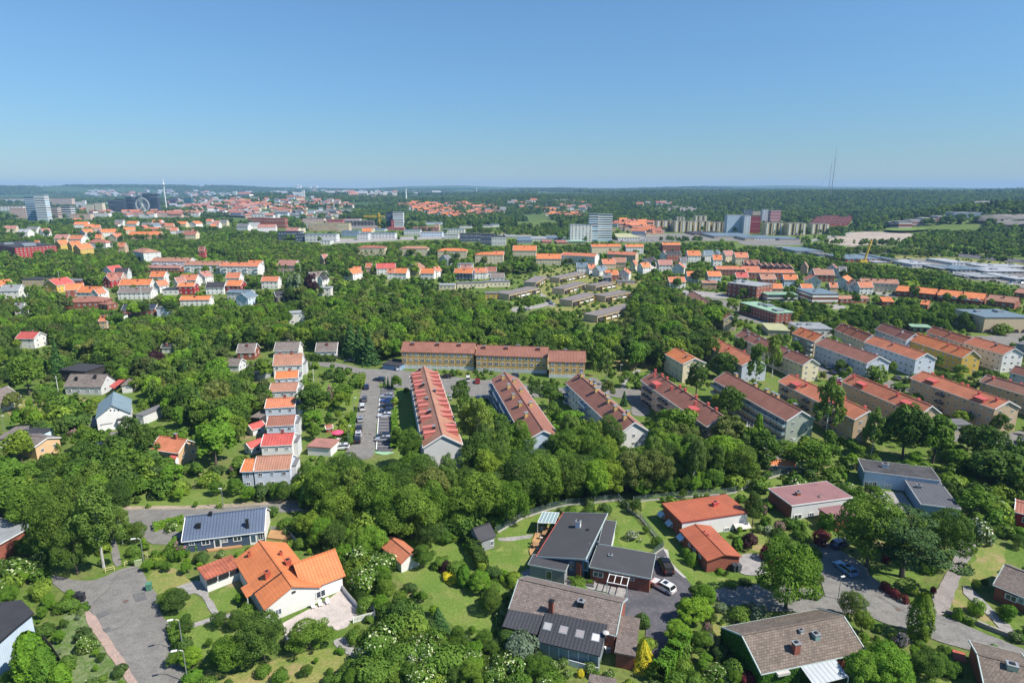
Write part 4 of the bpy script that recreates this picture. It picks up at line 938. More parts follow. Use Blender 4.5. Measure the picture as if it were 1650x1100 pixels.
def polyh(lbl,t,pts,h,roof,wall,inset=.5,name='house',cat='house',edge=None):
    ps=[P(t,*q,h,False) for q in pts]; cx=sum(p.x for p in ps)/len(ps); cy_=sum(p.y for p in ps)/len(ps)
    tr=root(name,lbl,cat,(cx,cy_,0)); loc=[(p.x-cx,p.y-cy_) for p in ps]
    ins=[(x-(inset*x/math.hypot(x,y)),y-(inset*y/math.hypot(x,y))) for x,y in loc]
    m=MB(); m.prism(ins,-.5,h,Wl(wall) if isinstance(wall,str) else wall); link('wall',m.mesh('wall'),tr)
    m=MB(); m.prism(loc,h,h+.25,T(roof) if isinstance(roof,str) else roof,edge or WHITE); ro=link('roof',m.mesh('roof'),tr)
    FOOT.append([(p.x,p.y) for p in ps]); protect([(p.x,p.y) for p in ps],0,h,.6); return tr,ro,(cx,cy_)
_SH=[0]
def smoothpoly(poly,amp,k=5):
    n=len(poly); out=[]
    for i in range(n):
        p0,p1,p2,p3=[Vector(poly[(i+j)%n]) for j in(-1,0,1,2)]
        L=(p2-p1).length
        for j in range(k):
            t=j/k; q=.5*((2*p1)+(p2-p0)*t*.55+(2*p0-5*p1+4*p2-p3)*0+ (p2-p1)*0)
            m1=(p2-p0)*.28; m2=(p3-p1)*.28
            m1=m1*min(1,L/(m1.length*2.2+1e-6)) if m1.length*2.2>L else m1; m2=m2*min(1,L/(m2.length*2.2+1e-6)) if m2.length*2.2>L else m2
            h=(2*t**3-3*t**2+1)*p1+(t**3-2*t**2+t)*m1*2+(-2*t**3+3*t**2)*p2+(t**3-t**2)*m2*2
            if amp:
                w=noise.noise(Vector((h.x*.5,h.y*.5,4.2)))*amp; v=noise.noise(Vector((h.x*.5,h.y*.5,9.2)))*amp; h=h+Vector((w,v))
            out.append((h.x,h.y))
    return out
def sheet(name,t,pts,mat,z=.03,kind='structure',thick=None,h0=None,amp=0.0,smooth_=True):
    ps=[P(t,*q) for q in pts]; m=MB(); _SH[0]+=1
    zz=max(p.z for p in ps) if h0 is None else h0
    poly=[(p.x,p.y) for p in ps]
    if smooth_: poly=smoothpoly(poly,amp)
    z=z+_SH[0]*.0006
    a=sum(poly[i][0]*poly[(i+1)%len(poly)][1]-poly[(i+1)%len(poly)][0]*poly[i][1] for i in range(len(poly)))
    if a<0: poly=poly[::-1]
    m.prism(poly,zz-.05,z+zz,mat)
    o=link(name,m.mesh(name)); o['kind']=kind
    return o,[(p.x,p.y) for p in ps]
W0=dict(floors=0,chim=0,near=True)
# ---- white house with the orange L roof
a=solve(12,(390,375),(570,668),(738,530),he=2.8); i1=info(a)
tr,ro,_=gable('house','large white house with orange tiled L shaped roof and paved terrace','house',a,'orange','white',trim=False,keep=.8,**W0)
NEARROOF=T('orange')
b=solve(12,(800,561),(1052,465),(963,308),he=2.7,w=8.2); iw=info(b)
wing,wro,_=gable('wing','x','house',b,'orange','white',trim=False,over=.5,keep=.8,**W0)
for ch in wing.children: ch.name={'wall':'wing_wall','roof':'wing_roof'}.get(ch.name.split('.')[0],'wing_wall')
merge(tr,wing)
for x,y in((655,678),): wwin(tr,i1,'r' if faces_cam(i1['c'],i1['rot'],'r',1,1) else 'l',12,x,y,1.0,1.1)
def bestside(i):
    """the gable end nearer the camera"""
    ca,sa=math.cos(i['rot']),math.sin(i['rot']); r_=Vector((i['c'][0]+ca*i['hx'],i['c'][1]+sa*i['hx'])).length; l_=Vector((i['c'][0]-ca*i['hx'],i['c'][1]-sa*i['hx'])).length
    return 'r' if r_<l_ else 'l'
s1=bestside(i1); wwin(tr,i1,s1,12,905,572,1.7,1.3); wwin(tr,i1,s1,12,745,562,.6,.35,'brown'); wwin(tr,i1,s1,12,636,686,.6,1.0)
for x,y,w in((425,480,1.2),(485,620,1.0),(500,655,.9)): wwin(tr,i1,'f',12,x,y,w,1.0)
BR=Wl('brick')
RB=paint('roof_vent_red',(.4,.09,.05))
for sd,x,y,d in((-1,483,350,(.45,.45,.9)),(1,670,345,(.45,.45,.9)),(-1,590,475,(.8,.8,1.3)),(1,712,402,(1.0,.9,1.2))):
    stack(ro,onroof(i1,sd,12,x,y),d,RB,RB)
q0=onroof(i1,-1,12,512,572); q1=onroof(i1,-1,12,672,452)
m=MB()
for k in range(12):
    q=q0.lerp(q1,k/11); m.box((q.x,q.y,q.z+.12),(.16,.3,.2),BLACK)
link('snow_guard',m.mesh('snow_guard'),ro)
# entrance notch porch of the west side
m=MB(); q=onroof(i1,-1,12,470,560); m.slab([(q.x-1.6,-i1['hy']-1.2,2.6),(q.x+1.6,-i1['hy']-1.2,2.6),(q.x+1.6,-i1['hy']+.3,2.95),(q.x-1.6,-i1['hy']+.3,2.95)],.14,NEARROOF)
for sx in(-1.4,1.4): m.cyl((q.x+sx,-i1['hy']-1.0,0),(q.x+sx,-i1['hy']-1.0,2.6),.07,.07,WHITE)
link('porch',m.mesh('porch'),tr)
# low garage wing to the left
tr2,ro2,i2=fb('x',12,(225,492),(430,412),(452,322),2.5,surf('roof_faded_red',(.46,.14,.08),.8,'tile',.5),'white',name='garage')
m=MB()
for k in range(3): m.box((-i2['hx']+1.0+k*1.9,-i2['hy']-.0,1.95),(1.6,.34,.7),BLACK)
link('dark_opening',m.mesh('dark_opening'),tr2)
for ch in tr2.children:
    if ch.name.split('.')[0] in('wall','roof'): ch.name='garage_'+ch.name.split('.')[0]
merge(tr,tr2)
PAVE=groundmat('paving_pink',((.50,.44,.40),(.44,.39,.36),(.38,.34,.31)),(.1,.8,6),bump=.1); PAVEG=groundmat('paving_grey',((.34,.32,.30),(.28,.27,.26),(.22,.21,.2)),(.1,.8,6),bump=.1)
FLAT=[]
def pave(name,t,pts,mat,z=.03,foot=True,prot=True):
    o,poly=sheet(name,t,pts,mat,z+.12,smooth_=False); FLAT.append(poly)
    if foot: FOOT.append(poly)
    if prot:
        hp=[full(t,*q) for q in pts]; PROT.append((hp,min(math.hypot(*p) for p in poly)+4))
    return o
pave('patio',12,[(680,750),(960,600),(1035,545),(1145,690),(1090,725),(1060,770),(1000,790),(860,760),(700,850)],PAVE)
def fence(lbl,pts,hh,mat,step=.16,solid=.12,name='fence',cat='fence',rail=True,z=0,post=None):
    p0=pts[0]; tr=root(name,lbl,cat,(p0.x,p0.y,z))
    m=MB(); pm=MB()
    for a_,b_ in zip(pts,pts[1:]):
        u=(b_-a_); L=Vector((u.x,u.y)).length; n=max(1,int(L/step)); rz=math.atan2(u.y,u.x)
        for k in range(n):
            q=a_+u*((k+.5)/n)-p0; m.box((q.x,q.y,hh/2),(solid,.03,hh),mat,rz)
        if rail:
            q=(a_+b_)/2-p0
            for zz in(.2,hh-.12): m.box((q.x,q.y,zz),(L,.05,.08),mat,rz)
        k=max(1,int(L/2))
        for j in range(k+1):
            q=a_+u*(j/k)-p0; pm.box((q.x,q.y,hh/2+.04),(.1,.1,hh+.08),post or mat,rz)
    link('fence_panel',m.mesh('fence_panel'),tr); link('fence_post',pm.mesh('fence_post'),tr); return tr
V=lambda t,x,y,z=0: P(t,x,y,z,False)
fence('white board fence along the paved terrace of the orange roofed house',[V(12,1035,555),V(12,1085,620),V(12,1148,690)],1.1,WHITE,.15,.13)
fence('white lattice and board fence jutting from the terrace corner',[V(12,1140,655),V(12,1220,668),V(12,1226,712),V(12,1098,745)],1.1,WHITE,.2,.13)
def chair(lbl,q,rz,mat=WHITE,s=1.0):
    t=root('garden_chair',lbl,'garden chair',q,rz,'garden furniture'); t.scale=(s,s,s)
    m=MB(); m.box((0,0,.42),(.5,.5,.06),mat); link('seat',m.mesh('seat'),t)
    m=MB(); m.box((0,.26,.72),(.5,.05,.55),mat); link('backrest',m.mesh('backrest'),t)
    lm=MB(); lm.cyl((0,0,0),(0,0,.42),.025,.025,mat,5); l_=lm.mesh('leg')
    for sx in(-.21,.21):
        for sy in(-.21,.21): link('leg',l_,t,(sx,sy,0))
    return t
for k,(x,y,rz) in enumerate(((862,662,.6),(905,650,.5),(948,636,.6),(985,560,-.4))): chair('white garden chair against the terrace wall, %s from left'%('first','second','third','fourth')[k],V(12,x,y),rz,s=1.15)
# ---- long house with blue grey roof
a=solve(12,(80,265),(575,205),(610,65),he=2.5,w=8.5); i_=info(a)
tr,ro,_=gable('house','long house with blue grey metal roof, dark walls and white windows','house',a,surf('roof_blue_tiles',(.10,.135,.20),.5,'tile',.15),'navy',keep=.8,**W0)
for x,w,h_ in((143,1.0,.6),(225,1.5,1.1),(332,1.4,1.0),(412,1.5,1.0),(548,1.0,1.6)):
    y=277-(x-143)*.11; wwin(tr,i_,'f',12,x,y,w,h_)
for x in(295,507): 
    q=hit(i_,12,x,283-(x-143)*.105,(0,-1,0),(0,-i_['iy']-.03,0)); m=MB(); m.box((0,0,1.05),(1.3,.12,2.1),WHITE); m.box((0,-.03,1.2),(.8,.1,1.4),GLASS); link('door',m.mesh('door'),tr,(q.x,q.y,0))
m=MB(); e=i_; m.face([(i_['hx']-.2,-i_['hy']+.3,0),(i_['hx']-.2,i_['hy']-.3,0),(i_['hx']-.2,i_['hy']-.3,2.5),(i_['hx']-.2,0,2.5+i_['rise']-.2),(i_['hx']-.2,-i_['hy']+.3,2.5)],Wl('white')); link('end_wall',m.mesh('end_wall'),tr)
for x,y,d in((183,180,(.8,.6,.9)),(255,108,(.5,.5,.8)),(473,180,(.5,.5,1.8))): stack(ro,onroof(i_,-1,12,x,y),d,BLACK,BLACK)
DECK=surf('deck_wood',(.45,.26,.12),.8,'board',.15)
pave('wood_deck',12,[(608,205),(690,208),(735,240),(690,262),(590,250)],DECK,.25); pave('wood_deck',12,[(225,310),(430,285),(445,300),(240,328)],DECK,.12,prot=False)
fence('grey board fence round the small wooden deck of the blue roofed house',[V(12,610,200),V(12,692,200),V(12,765,275)],1.0,surf('fence_grey',(.35,.35,.34),.85),.2,.17)
# ---- bottom left corner house
tr,ro,cc=polyh('house with black roof and pale blue wall in the bottom left corner',11,[(-140,700),(0,660),(120,645),(190,718),(100,790),(0,880),(-140,990)],5.0,'dark','paleblue',.35,edge=BLACK)
q=V(11,60,1000,2.0); 
fence('black garden wall running diagonally past the thuja hedge',[V(11,200,830),V(11,290,930),V(11,385,1075)],1.5,Wl('dark'),.3,.3)
tr,ro,cc=polyh('low house with pale grey metal roof and brick wall at the left edge',11,[(-160,190),(0,190),(212,217),(0,335),(-160,400)],3.3,'lightgrey','brick',.5,edge=WHITE)
# ---- sheds
a=solve(13,(150,345),(262,442),(318,385),he=2.0,w=4.2); gable('shed','small white shed with orange tiled roof at the edge of the big lawn','shed',a,'orange2','white',keep=.8,floors=0,chim=0,trim=False)
a=solve(13,(695,320),(790,285),(752,213),he=2.4,w=4.6); t_,r_,_=gable('shed','dark grey board shed with charcoal roof beside the clipped hedge','shed',a,'dark','grey',keep=.9,floors=0,chim=0,trim=False); i_=info(a); wwin(t_,i_,'f',13,765,325,.8,1.0)
# ---- dark flat roofed house
FELT=surf('roof_felt',(.062,.062,.068),.9,'plain',.12); TEALT=paint('trim_pale_teal',(.42,.5,.48))
def tilted(lbl,t,pts,hs,roof,wall,edge):
    """mono pitch block from four roof corners (near left, near right, far right, far left), each with its height"""
    ps=[P(t,x,y,z,False) for (x,y),z in zip(pts,hs)]
    u=(ps[1]-ps[0]); u.z=0; L=((ps[1]-ps[0]).length+(ps[2]-ps[3]).length)/2; u.normalize(); n=Vector((-u.y,u.x,0))
    W=((ps[3]-ps[0]).length+(ps[2]-ps[1]).length)/2; c=sum(ps,Vector())/4; rot=math.atan2(u.y,u.x)
    tr=root('house',lbl,'house',(c.x,c.y,0),rot); hl,hr=(hs[0]+hs[3])/2,(hs[1]+hs[2])/2
    hx,hy=L/2,W/2; m=MB(); a,b=hx-.3,hy-.3
    for p,q in(((-a,-b),(a,-b)),((a,-b),(a,b)),((a,b),(-a,b)),((-a,b),(-a,-b))):
        zf=lambda x: hl+(hr-hl)*(x+hx)/(2*hx)-.1
        m.face([(*p,-.5),(*q,-.5),(*q,zf(q[0])),(*p,zf(p[0]))],wall)
    link('wall',m.mesh('wall'),tr)
    m=MB(); m.slab([(-hx,-hy,hl),(hx,-hy,hr),(hx,hy,hr),(-hx,hy,hl)],.2,roof); ro=link('roof',m.mesh('roof'),tr)
    m=MB(); m.box((hx+.05,0,hr-.05),(.12,2*hy+.1,.34),edge); m.slab([(-hx,-hy-.06,hl+.06),(hx,-hy-.06,hr+.06),(hx,-hy,hr+.06),(-hx,-hy,hl+.06)],.28,edge); m.slab([(-hx,hy,hl+.06),(hx,hy,hr+.06),(hx,hy+.06,hr+.06),(-hx,hy+.06,hl+.06)],.28,edge); m.box((-hx-.03,0,hl-.02),(.08,2*hy+.1,.24),REDM)
    link('fascia',m.mesh('fascia'),ro)
    FOOT.append(grow((c.x,c.y),rot,hx,hy,1)); protect(grow((c.x,c.y),rot,hx,hy,0),0,max(hl,hr),.6)
    return tr,ro,dict(c=(c.x,c.y),rot=rot,hx=hx,hy=hy,ix=hx-.3,iy=hy-.3,he=hl,rise=.01)
tr,ro,i7=tilted('brick and timber house with charcoal mono pitch roofs, glass pergola and wooden terrace',14,((282,405),(548,418),(628,158),(385,152)),(2.9,4.5,4.5,2.9),FELT,Wl('navy'),TEALT)
for (A_,B_,C_,h_,wl,nm) in (((600,335),(668,345),(702,212),3.0,'white','side'),((550,462),(888,527),(902,390),2.8,'brick','east'),((212,447),(415,487),(434,432),2.6,'grey','west')):
    t2,r2_,i2=fb('x',14,A_,B_,C_,h_,FELT,wl,trim=TEALT,keep=.8)
    for ch in t2.children:
        if ch.name.split('.')[0] in('wall','roof'): ch.name='wing_'+ch.name.split('.')[0]
    if nm=='east':
        wwin(t2,i2,'f',14,598,498,1.8,1.0); wwin(t2,i2,'f',14,780,524,1.1,.5)
        stack(r2_,(-i2['hx']*.45,.6,2.9),(.6,.6,.6),paint('vent_green',(.3,.45,.4)))
        m=MB()
        for k in range(4): m.box((-i2['hx']*.32+k*1.1,-i2['hy']-1.3,2.5),(.1,2.6,.1),WHITE)
        m.box((-i2['hx']*.32+1.65,-i2['hy']-2.5,2.45),(3.5,.12,.12),WHITE); m.box((-i2['hx']*.32+1.65,-i2['hy']-.2,2.45),(3.5,.12,.12),WHITE)
        for sx in(0,3.3): m.box((-i2['hx']*.32+sx,-i2['hy']-2.5,1.2),(.12,.12,2.4),WHITE)
        link('pergola',m.mesh('pergola'),t2)
    if nm=='west': wwin(t2,i2,'f',14,325,503,1.1,1.9,'white')
    if nm=='east': ie=i2
    merge(tr,t2)
for x,w,hh in((452,.9,1.7),(490,0,0),(528,1.0,1.9)):
    if w: wwin(tr,i7,'f',14,x,450,w,hh,'blue')
    else:
        q=hit(i7,14,x,450,(0,-1,0),(0,-i7['iy']-.02,0)); m=MB(); m.box((q.x,q.y-.1,1.8),(.9,.3,3.6),Wl('brick')); link('brick_pier',m.mesh('brick_pier'),tr)
stack(ro,hit(i7,14,487,232,(0,0,1),(0,0,3.9)),(.9,.8,1.3),WHITE); stack(ro,hit(i7,14,540,258,(0,0,1),(0,0,3.9)),(.4,.4,.5),BLACK,BLACK)
for x,y in((555,340),(545,375),(597,330)): stack(ro,hit(i7,14,x,y,(0,0,1),(0,0,3.9)),(.3,.3,.7),GREYM)
# glass pergola on the corner
m=MB(); c4=[hit(i7,14,x,y,(0,0,1),(0,0,2.8)) for x,y in((290,152),(382,157),(358,215),(262,212))]
PG=glass('pergola_glass',(.25,.36,.38))
m.slab([c4[3],c4[2],c4[1],c4[0]],.05,PG)
for k in range(6):
    u=k/5; p0=c4[0].lerp(c4[1],u); p1=c4[3].lerp(c4[2],u); m.cyl(p0,p1,.06,.06,WHITE,4)
m.cyl(c4[3],c4[2],.08,.08,WHITE,4); m.cyl(c4[0],c4[1],.08,.08,WHITE,4)
for q in (c4[0],c4[3],c4[2]): m.cyl((q.x,q.y,0),q,.07,.07,WHITE,4)
link('glass_pergola',m.mesh('glass_pergola'),tr)
pave('wooden_terrace',14,[(262,235),(352,240),(292,410),(225,400),(215,372)],DECK,.12)
WOODF=paint('furniture_wood',(.3,.18,.09)); FAB=paint('outdoor_cushion',(.5,.47,.42))
def tableset(lbl,q,rz,mat=WOODF,d=(1.6,.9)):
    t=root('garden_table',lbl,'garden table',q,rz,'garden furniture')
    m=MB(); m.box((0,0,.72),(d[0],d[1],.05),mat); link('tabletop',m.mesh('tabletop'),t)
    lm=MB(); lm.cyl((0,0,0),(0,0,.7),.04,.04,mat,5); l_=lm.mesh('leg')
    for sx in(-1,1):
        for sy in(-1,1): link('leg',l_,t,(sx*d[0]*.43,sy*d[1]*.4,0))
tableset('round looking dark table on the wooden terrace near the lawn',V(14,252,350,.12),.3,WOODF,(1.3,1.1)); tableset('wooden dining table under the terrace awning of the charcoal roofed house',V(14,300,285,.12),1.3)
for k,(x,y,rz) in enumerate(((240,330,1.2),(262,365,-1.8),(240,345,1.9),(287,262,0),(318,268,0),(283,305,1.4),(322,300,-1.5))): chair('wooden terrace chair, %s along the terrace from the lawn side'%('first','second','third','fourth','fifth','sixth','seventh')[k],V(14,x,y,.12),rz,FAB if k%2 else WOODF)
def planter(lbl,q,rz,d=(1.7,1.3,.6)):
    t=root('planter_box',lbl,'planter',q,rz,'raised planter boxes between the two dark houses')
    m=MB(); m.box((0,0,d[2]/2),d,Wl('grey')); m.box((0,0,d[2]-.02),(d[0]-.15,d[1]-.15,.1),surf('soil',(.06,.04,.03))); link('box',m.mesh('box'),t)
    return t
PLB=[]
for k,(x,y) in enumerate(((450,532),(500,541),(550,550))): PLB.append(planter('raised planter box with green lettuce, %s from left'%('first','second','third')[k],V(14,x,y+8),ie['rot']))
pave('paving_strip',14,[(205,470),(420,500),(700,575),(745,560),(752,600),(735,640),(640,600),(420,560),(150,512)],PAVEG,.035,prot=False)
# ---- brown tiled house with four skylights
a=solve(14,(100,690),(700,838),(725,655),he=3.3,w=9.0); i8=info(a,.4)
SH=surf('roof_brown_shingle',(.205,.165,.145),.9,'shingle',.15)
tr,ro,_=gable('house','brown shingled house with black extension holding four skylights','house',a,SH,'brick',trimc=TEALT,keep=.8,**W0)
BT_=surf('roof_black_tile',(.05,.052,.06),.7,'tile',.12)
def ext(ptsup,ptslow,zlow,mat,par,nm,wall=None):
    up=[onroof(i8,-1,14,*q)+Vector((0,0,.06)) for q in ptsup]; lo=[]
    for q in ptslow:
        w_=tolocal(i8,P(14,*q,zlow,False)); lo.append(w_)
    m=MB(); m.slab([lo[0],lo[1],up[1],up[0]],.16,mat); r=link(nm,m.mesh(nm),par)
    if wall:
        m=MB(); k=.35; L0,L1,U0,U1=lo[0],lo[1],up[0],up[1]
        a0=L0.lerp(U0,.06); a1=L1.lerp(U1,.06); 
        a0=a0.lerp(a1,.02); a1=a1.lerp(a0,.02)
        for s_,e_ in((a0,a1),(a1,U1.lerp(U0,.02)),(U0.lerp(U1,.02),a0)):
            m.face([(s_.x,s_.y,-.3),(e_.x,e_.y,-.3),(e_.x,e_.y,e_.z-.15),(s_.x,s_.y,s_.z-.15)],wall)
        link('wing_wall',m.mesh('wing_wall'),par)
    return r,lo,up
r1,lo,up=ext(((102,692),(300,728)),((65,785),(262,832)),2.5,BT_,tr,'porch_roof',None)
for q in(lo[0],lo[1],lo[0].lerp(lo[1],.5)):
    m=MB(); m.cyl((q.x+.1,q.y+.3,0),(q.x+.1,q.y+.3,q.z-.1),.09,.09,Wl('brick')); link('porch_post',m.mesh('porch_post'),tr)
r2_,lo,up=ext(((308,703),(650,778)),((258,868),(608,950)),2.6,BT_,tr,'wing_roof',surf('wall_conservatory',(.25,.3,.32),.4))
n_=(lo[1]-lo[0]).cross(up[0]-lo[0]).normalized()
for x,y in((317,788),(405,808),(496,830),(584,850)):
    q=hit(i8,14,x,y,n_,lo[0]); u=(lo[1]-lo[0]).normalized(); v_=n_.cross(u)
    m=MB(); 
    cor=[q+u*sx*.62+v_*sy*.66+n_*.14 for sx,sy in((-1,-1),(1,-1),(1,1),(-1,1))]
    m.slab([tuple(c) for c in cor],.16,GREYM)
    cor=[q+u*sx*.5+v_*sy*.54+n_*.17 for sx,sy in((-1,-1),(1,-1),(1,1),(-1,1))]
    sk_=link('skylight',m.mesh('skylight'),r2_); g=MB(); g.slab([tuple(c) for c in cor],.02,glass('skylight_glass',(.3,.27,.27))); link('pane',g.mesh('pane'),sk_)
m=MB()
for k in range(7):
    p0=lo[0].lerp(lo[1],.04+k*.155); m.box((p0.x,p0.y+.25,1.25),(.1,.12,2.5),WHITE)
for k in (0,3): 
    p0=lo[0].lerp(lo[1],.27+k*.155); 
link('window_frame',m.mesh('window_frame'),tr)
m=MB(); p0,p1=lo[0].lerp(lo[1],.52),lo[1]; m.box(((p0.x+p1.x)/2,(p0.y+p1.y)/2-.35,.5),(abs(p1.x-p0.x),.08,1.0),WHITE); link('balustrade',m.mesh('balustrade'),tr)
stack(ro,onroof(i8,-1,14,337,705),(.7,.7,2.1),Wl('brick'),BLACK); stack(ro,onroof(i8,-1,14,503,668),(.9,.8,1.0),BLACK,GREYM)
q=onroof(i8,-1,14,640,850); m=MB(); m.cyl(q,q+Vector((0,0,.8)),.04,.04,GREYM); m.sphere(q+Vector((0,-.15,1.0)),.5,paint('dish_grey',(.5,.48,.45)),12,6,.35); link('satellite_dish',m.mesh('satellite_dish'),ro)
m=MB(); 
t2,r2b,i2=fb('x',14,(690,935),(802,957),(852,755),2.4,SH,'brick')
for ch in t2.children: ch.name={'wall':'carport_wall','roof':'carport_roof'}.get(ch.name.split('.')[0],ch.name)
merge(tr,t2)
t2,_,_=fb('small brown shingled shed at the bottom of the brick yard',14,(545,1100),(690,1130),(720,1090),2.2,SH,'dark',name='shed',cat='shed')
# hot tub like box and garden bits
m=MB(); m.box((0,0,.4),(1.3,1.1,.8),Wl('grey')); m.box((0,0,.86),(1.4,1.2,.12),WHITE); tag(link('storage_chest',m.mesh('storage_chest'),None,V(14,652,920),.3),'white lidded storage chest beside the brick wall under the dish','chest')
# ---- brick house with orange ribbed roof
RR=surf('roof_orange_ribbed',(.42,.12,.06),.6,'rib',.2)
tr,ro,i9=fb('brick house with orange ribbed metal roofs and pale blue window awnings',15,(178,313),(508,263),(388,178),3.4,RR,'brick',trim=paint('fascia_red',(.3,.07,.05)),keep=.8)
m=MB(); m.box((0,-i9['iy']-.05,1.7),(2*i9['ix']-.1,.1,3.3),Wl('white')); link('white_front',m.mesh('white_front'),tr); i9['iy']+=.1
stack(ro,hit(i9,15,343,228,(0,0,1),(0,0,3.6)),(1.1,.8,1.1),REDM,REDM)
AW=paint('awning_blue',(.42,.55,.66))
def awn(tr,i,side,x,y,w,t=15,mat=AW,ln=.9):
    n,p0,rz={'f':((0,-1,0),(0,-i['iy']-.1,0),0),'l':((-1,0,0),(-i['ix']-.02,0,0),-math.pi/2)}[side]
    q=hit(i,t,x,y,n,p0); m=MB(); m.slab([(-w/2,-ln,-.75),(w/2,-ln,-.75),(w/2,0,0),(-w/2,0,0)],.05,mat); link('awning',m.mesh('awning'),tr,q,rz)
ls='l'
for x,y in((85,268),(125,312)): wwin(tr,i9,ls,15,x,y+8,1.3,1.0); awn(tr,i9,ls,x,y-10,1.7)
awn(tr,i9,'f',470,310,3.4,mat=FAB,ln=1.2); wwin(tr,i9,'f',15,455,345,2.4,.9); wwin(tr,i9,'f',15,400,345,1.2,.9)
a=solve(15,(165,345),(305,500),(392,473),he=2.5); ia=info(a)
t2,r2_,_=gable('x','x','house',a,RR,'brick',trim=False,keep=.8,**W0)
for x,y in((182,385),(217,415),(240,440),(268,470)): wwin(t2,ia,'f',15,x,y+6,.8,.7)
q=hit(ia,15,182,372,(0,-1,0),(0,-ia['iy']-.1,0)); m=MB(); m.slab([(-.9,-.9,-.7),(.9,-.9,-.7),(.9,0,0),(-.9,0,0)],.05,AW); link('awning',m.mesh('awning'),t2,q)
for x,y in((290,362),(308,378)): stack(r2_,onroof(ia,-1,15,x,y),(.4,.4,.5),REDM,REDM)
for ch in t2.children:
    if ch.name.split('.')[0] in('wall','roof'): ch.name='wing_'+ch.name.split('.')[0]
merge(tr,t2)
# ---- house with pink ribbed roof
PR=surf('roof_pink_ribbed',(.29,.15,.145),.55,'rib',.12)
tr,ro,i10=fb('house with faded pink ribbed roof, white front and brick side behind rhododendrons',15,(720,230),(1018,190),(860,115),3.2,PR,'brick',trim=WHITE,keep=.8)
m=MB(); m.box((0,-i10['iy']-.05,1.6),(2*i10['ix']-.1,.1,3.1),Wl('greywhite')); link('white_front',m.mesh('white_front'),tr); i10['iy']+=.1
wwin(tr,i10,'f',15,750,282,2.0,1.1); wwin(tr,i10,'f',15,817,270,1.2,.8)
stack(ro,hit(i10,15,750,175,(0,0,1),(0,0,3.4)),(.9,.7,1.0),Wl('brick')); stack(ro,hit(i10,15,857,185,(0,0,1),(0,0,3.4)),(.3,.3,.5),REDM)
t2,_,_=fb('x',15,(935,300),(1045,282),(960,228),2.5,PR,'brick')
for ch in t2.children: ch.name={'wall':'wing_wall','roof':'wing_roof'}.get(ch.name.split('.')[0],ch.name)
merge(tr,t2)
# ---- blue house
tr,ro,i11=fb('pale blue board house with black flat roof and stone terrace',16,(180,115),(535,160),(492,100),3.5,surf('roof_felt_blotchy',(.07,.068,.07),.9,'plain',.5),'blue',trim=WHITE,keep=.8)
m=MB(); m.box((0,-i11['iy']-.05,1.7),(2*i11['ix']-.1,.1,3.3),Wl('paleblue')); link('front_cladding',m.mesh('front_cladding'),tr); i11['iy']+=.1
for x,w in((192,1.1),(210,1.1),(228,1.1)): wwin(tr,i11,'f',16,x,176,w*.9,1.7)
wwin(tr,i11,'f',16,290,180,1.3,.5); wwin(tr,i11,'f',16,420,190,.8,.8)
stack(ro,hit(i11,16,278,95,(0,0,1),(0,0,3.7)),(1.3,.8,1.1),WHITE)
t2,r2_,i2=fb('x',16,(445,268),(630,292),(530,165),2.6,surf('roof_felt_grey',(.1,.105,.12),.8,'rib',.1),'blue',trim=WHITE)
stack(r2_,hit(i2,16,435,190,(0,0,1),(0,0,2.8)),(.9,.7,.9),GREYM)
for ch in t2.children:
    if ch.name.split('.')[0] in('wall','roof'): ch.name='wing_'+ch.name.split('.')[0]
merge(tr,t2)
pave('stone_terrace',16,[(185,195),(250,205),(360,215),(420,300),(400,320),(300,300),(230,240)],PAVEG)
for k,(x,y) in enumerate(((262,222),(275,232),(290,240))): chair('white garden chair on the stone terrace of the blue house, %s'%('nearest the wall','in the middle','nearest the lawn')[k],V(16,x,y),k,s=1.3)
# ---- ivy house
a=solve(15,(568,1055),(1090,945),(960,768),he=2.7,w=9.5); i12=info(a)
SH2=surf('roof_brown_shingle_old',(.20,.16,.13),.9,'shingle',.2)
tr,ro,_=gable('house','brown shingled house with ivy covered gable and white canopy','house',a,SH2,'brick',trimc=TEALT,keep=.85,**W0)
IVYH=i12; IVYROOT=tr
stack(ro,onroof(i12,-1,15,738,945),(.9,.8,1.7),Wl('brick')); stack(ro,onroof(i12,-1,15,838,875),(.8,.9,.9),paint('vent_green2',(.2,.33,.3))); stack(ro,onroof(i12,-1,15,766,852),(.5,.5,.7),FAB)
can=solve(15,(830,1112),(1010,1072),(930,975),he=2.3,w=4)
m=MB(); c4=[tolocal(i12,P(15,x,y,z,False)) for x,y,z in((830,1112,2.2),(1000,1068,2.2),(932,976,2.6),(762,1016,2.6))]
m.slab(c4,.1,surf('canopy_white',(.46,.49,.50),.5,'rib',.08))
for q in c4[:2]+[c4[3]]: m.cyl((q.x,q.y,0),q,.07,.07,WHITE)
link('canopy',m.mesh('canopy'),tr)
m=MB(); q=hit(i12,15,675,1048,(0,-1,0),(0,-i12['iy']-.4,0)); m.box((q.x,q.y,q.z),(1.9,.8,.4),FAB); link('rolled_awning',m.mesh('rolled_awning'),tr)
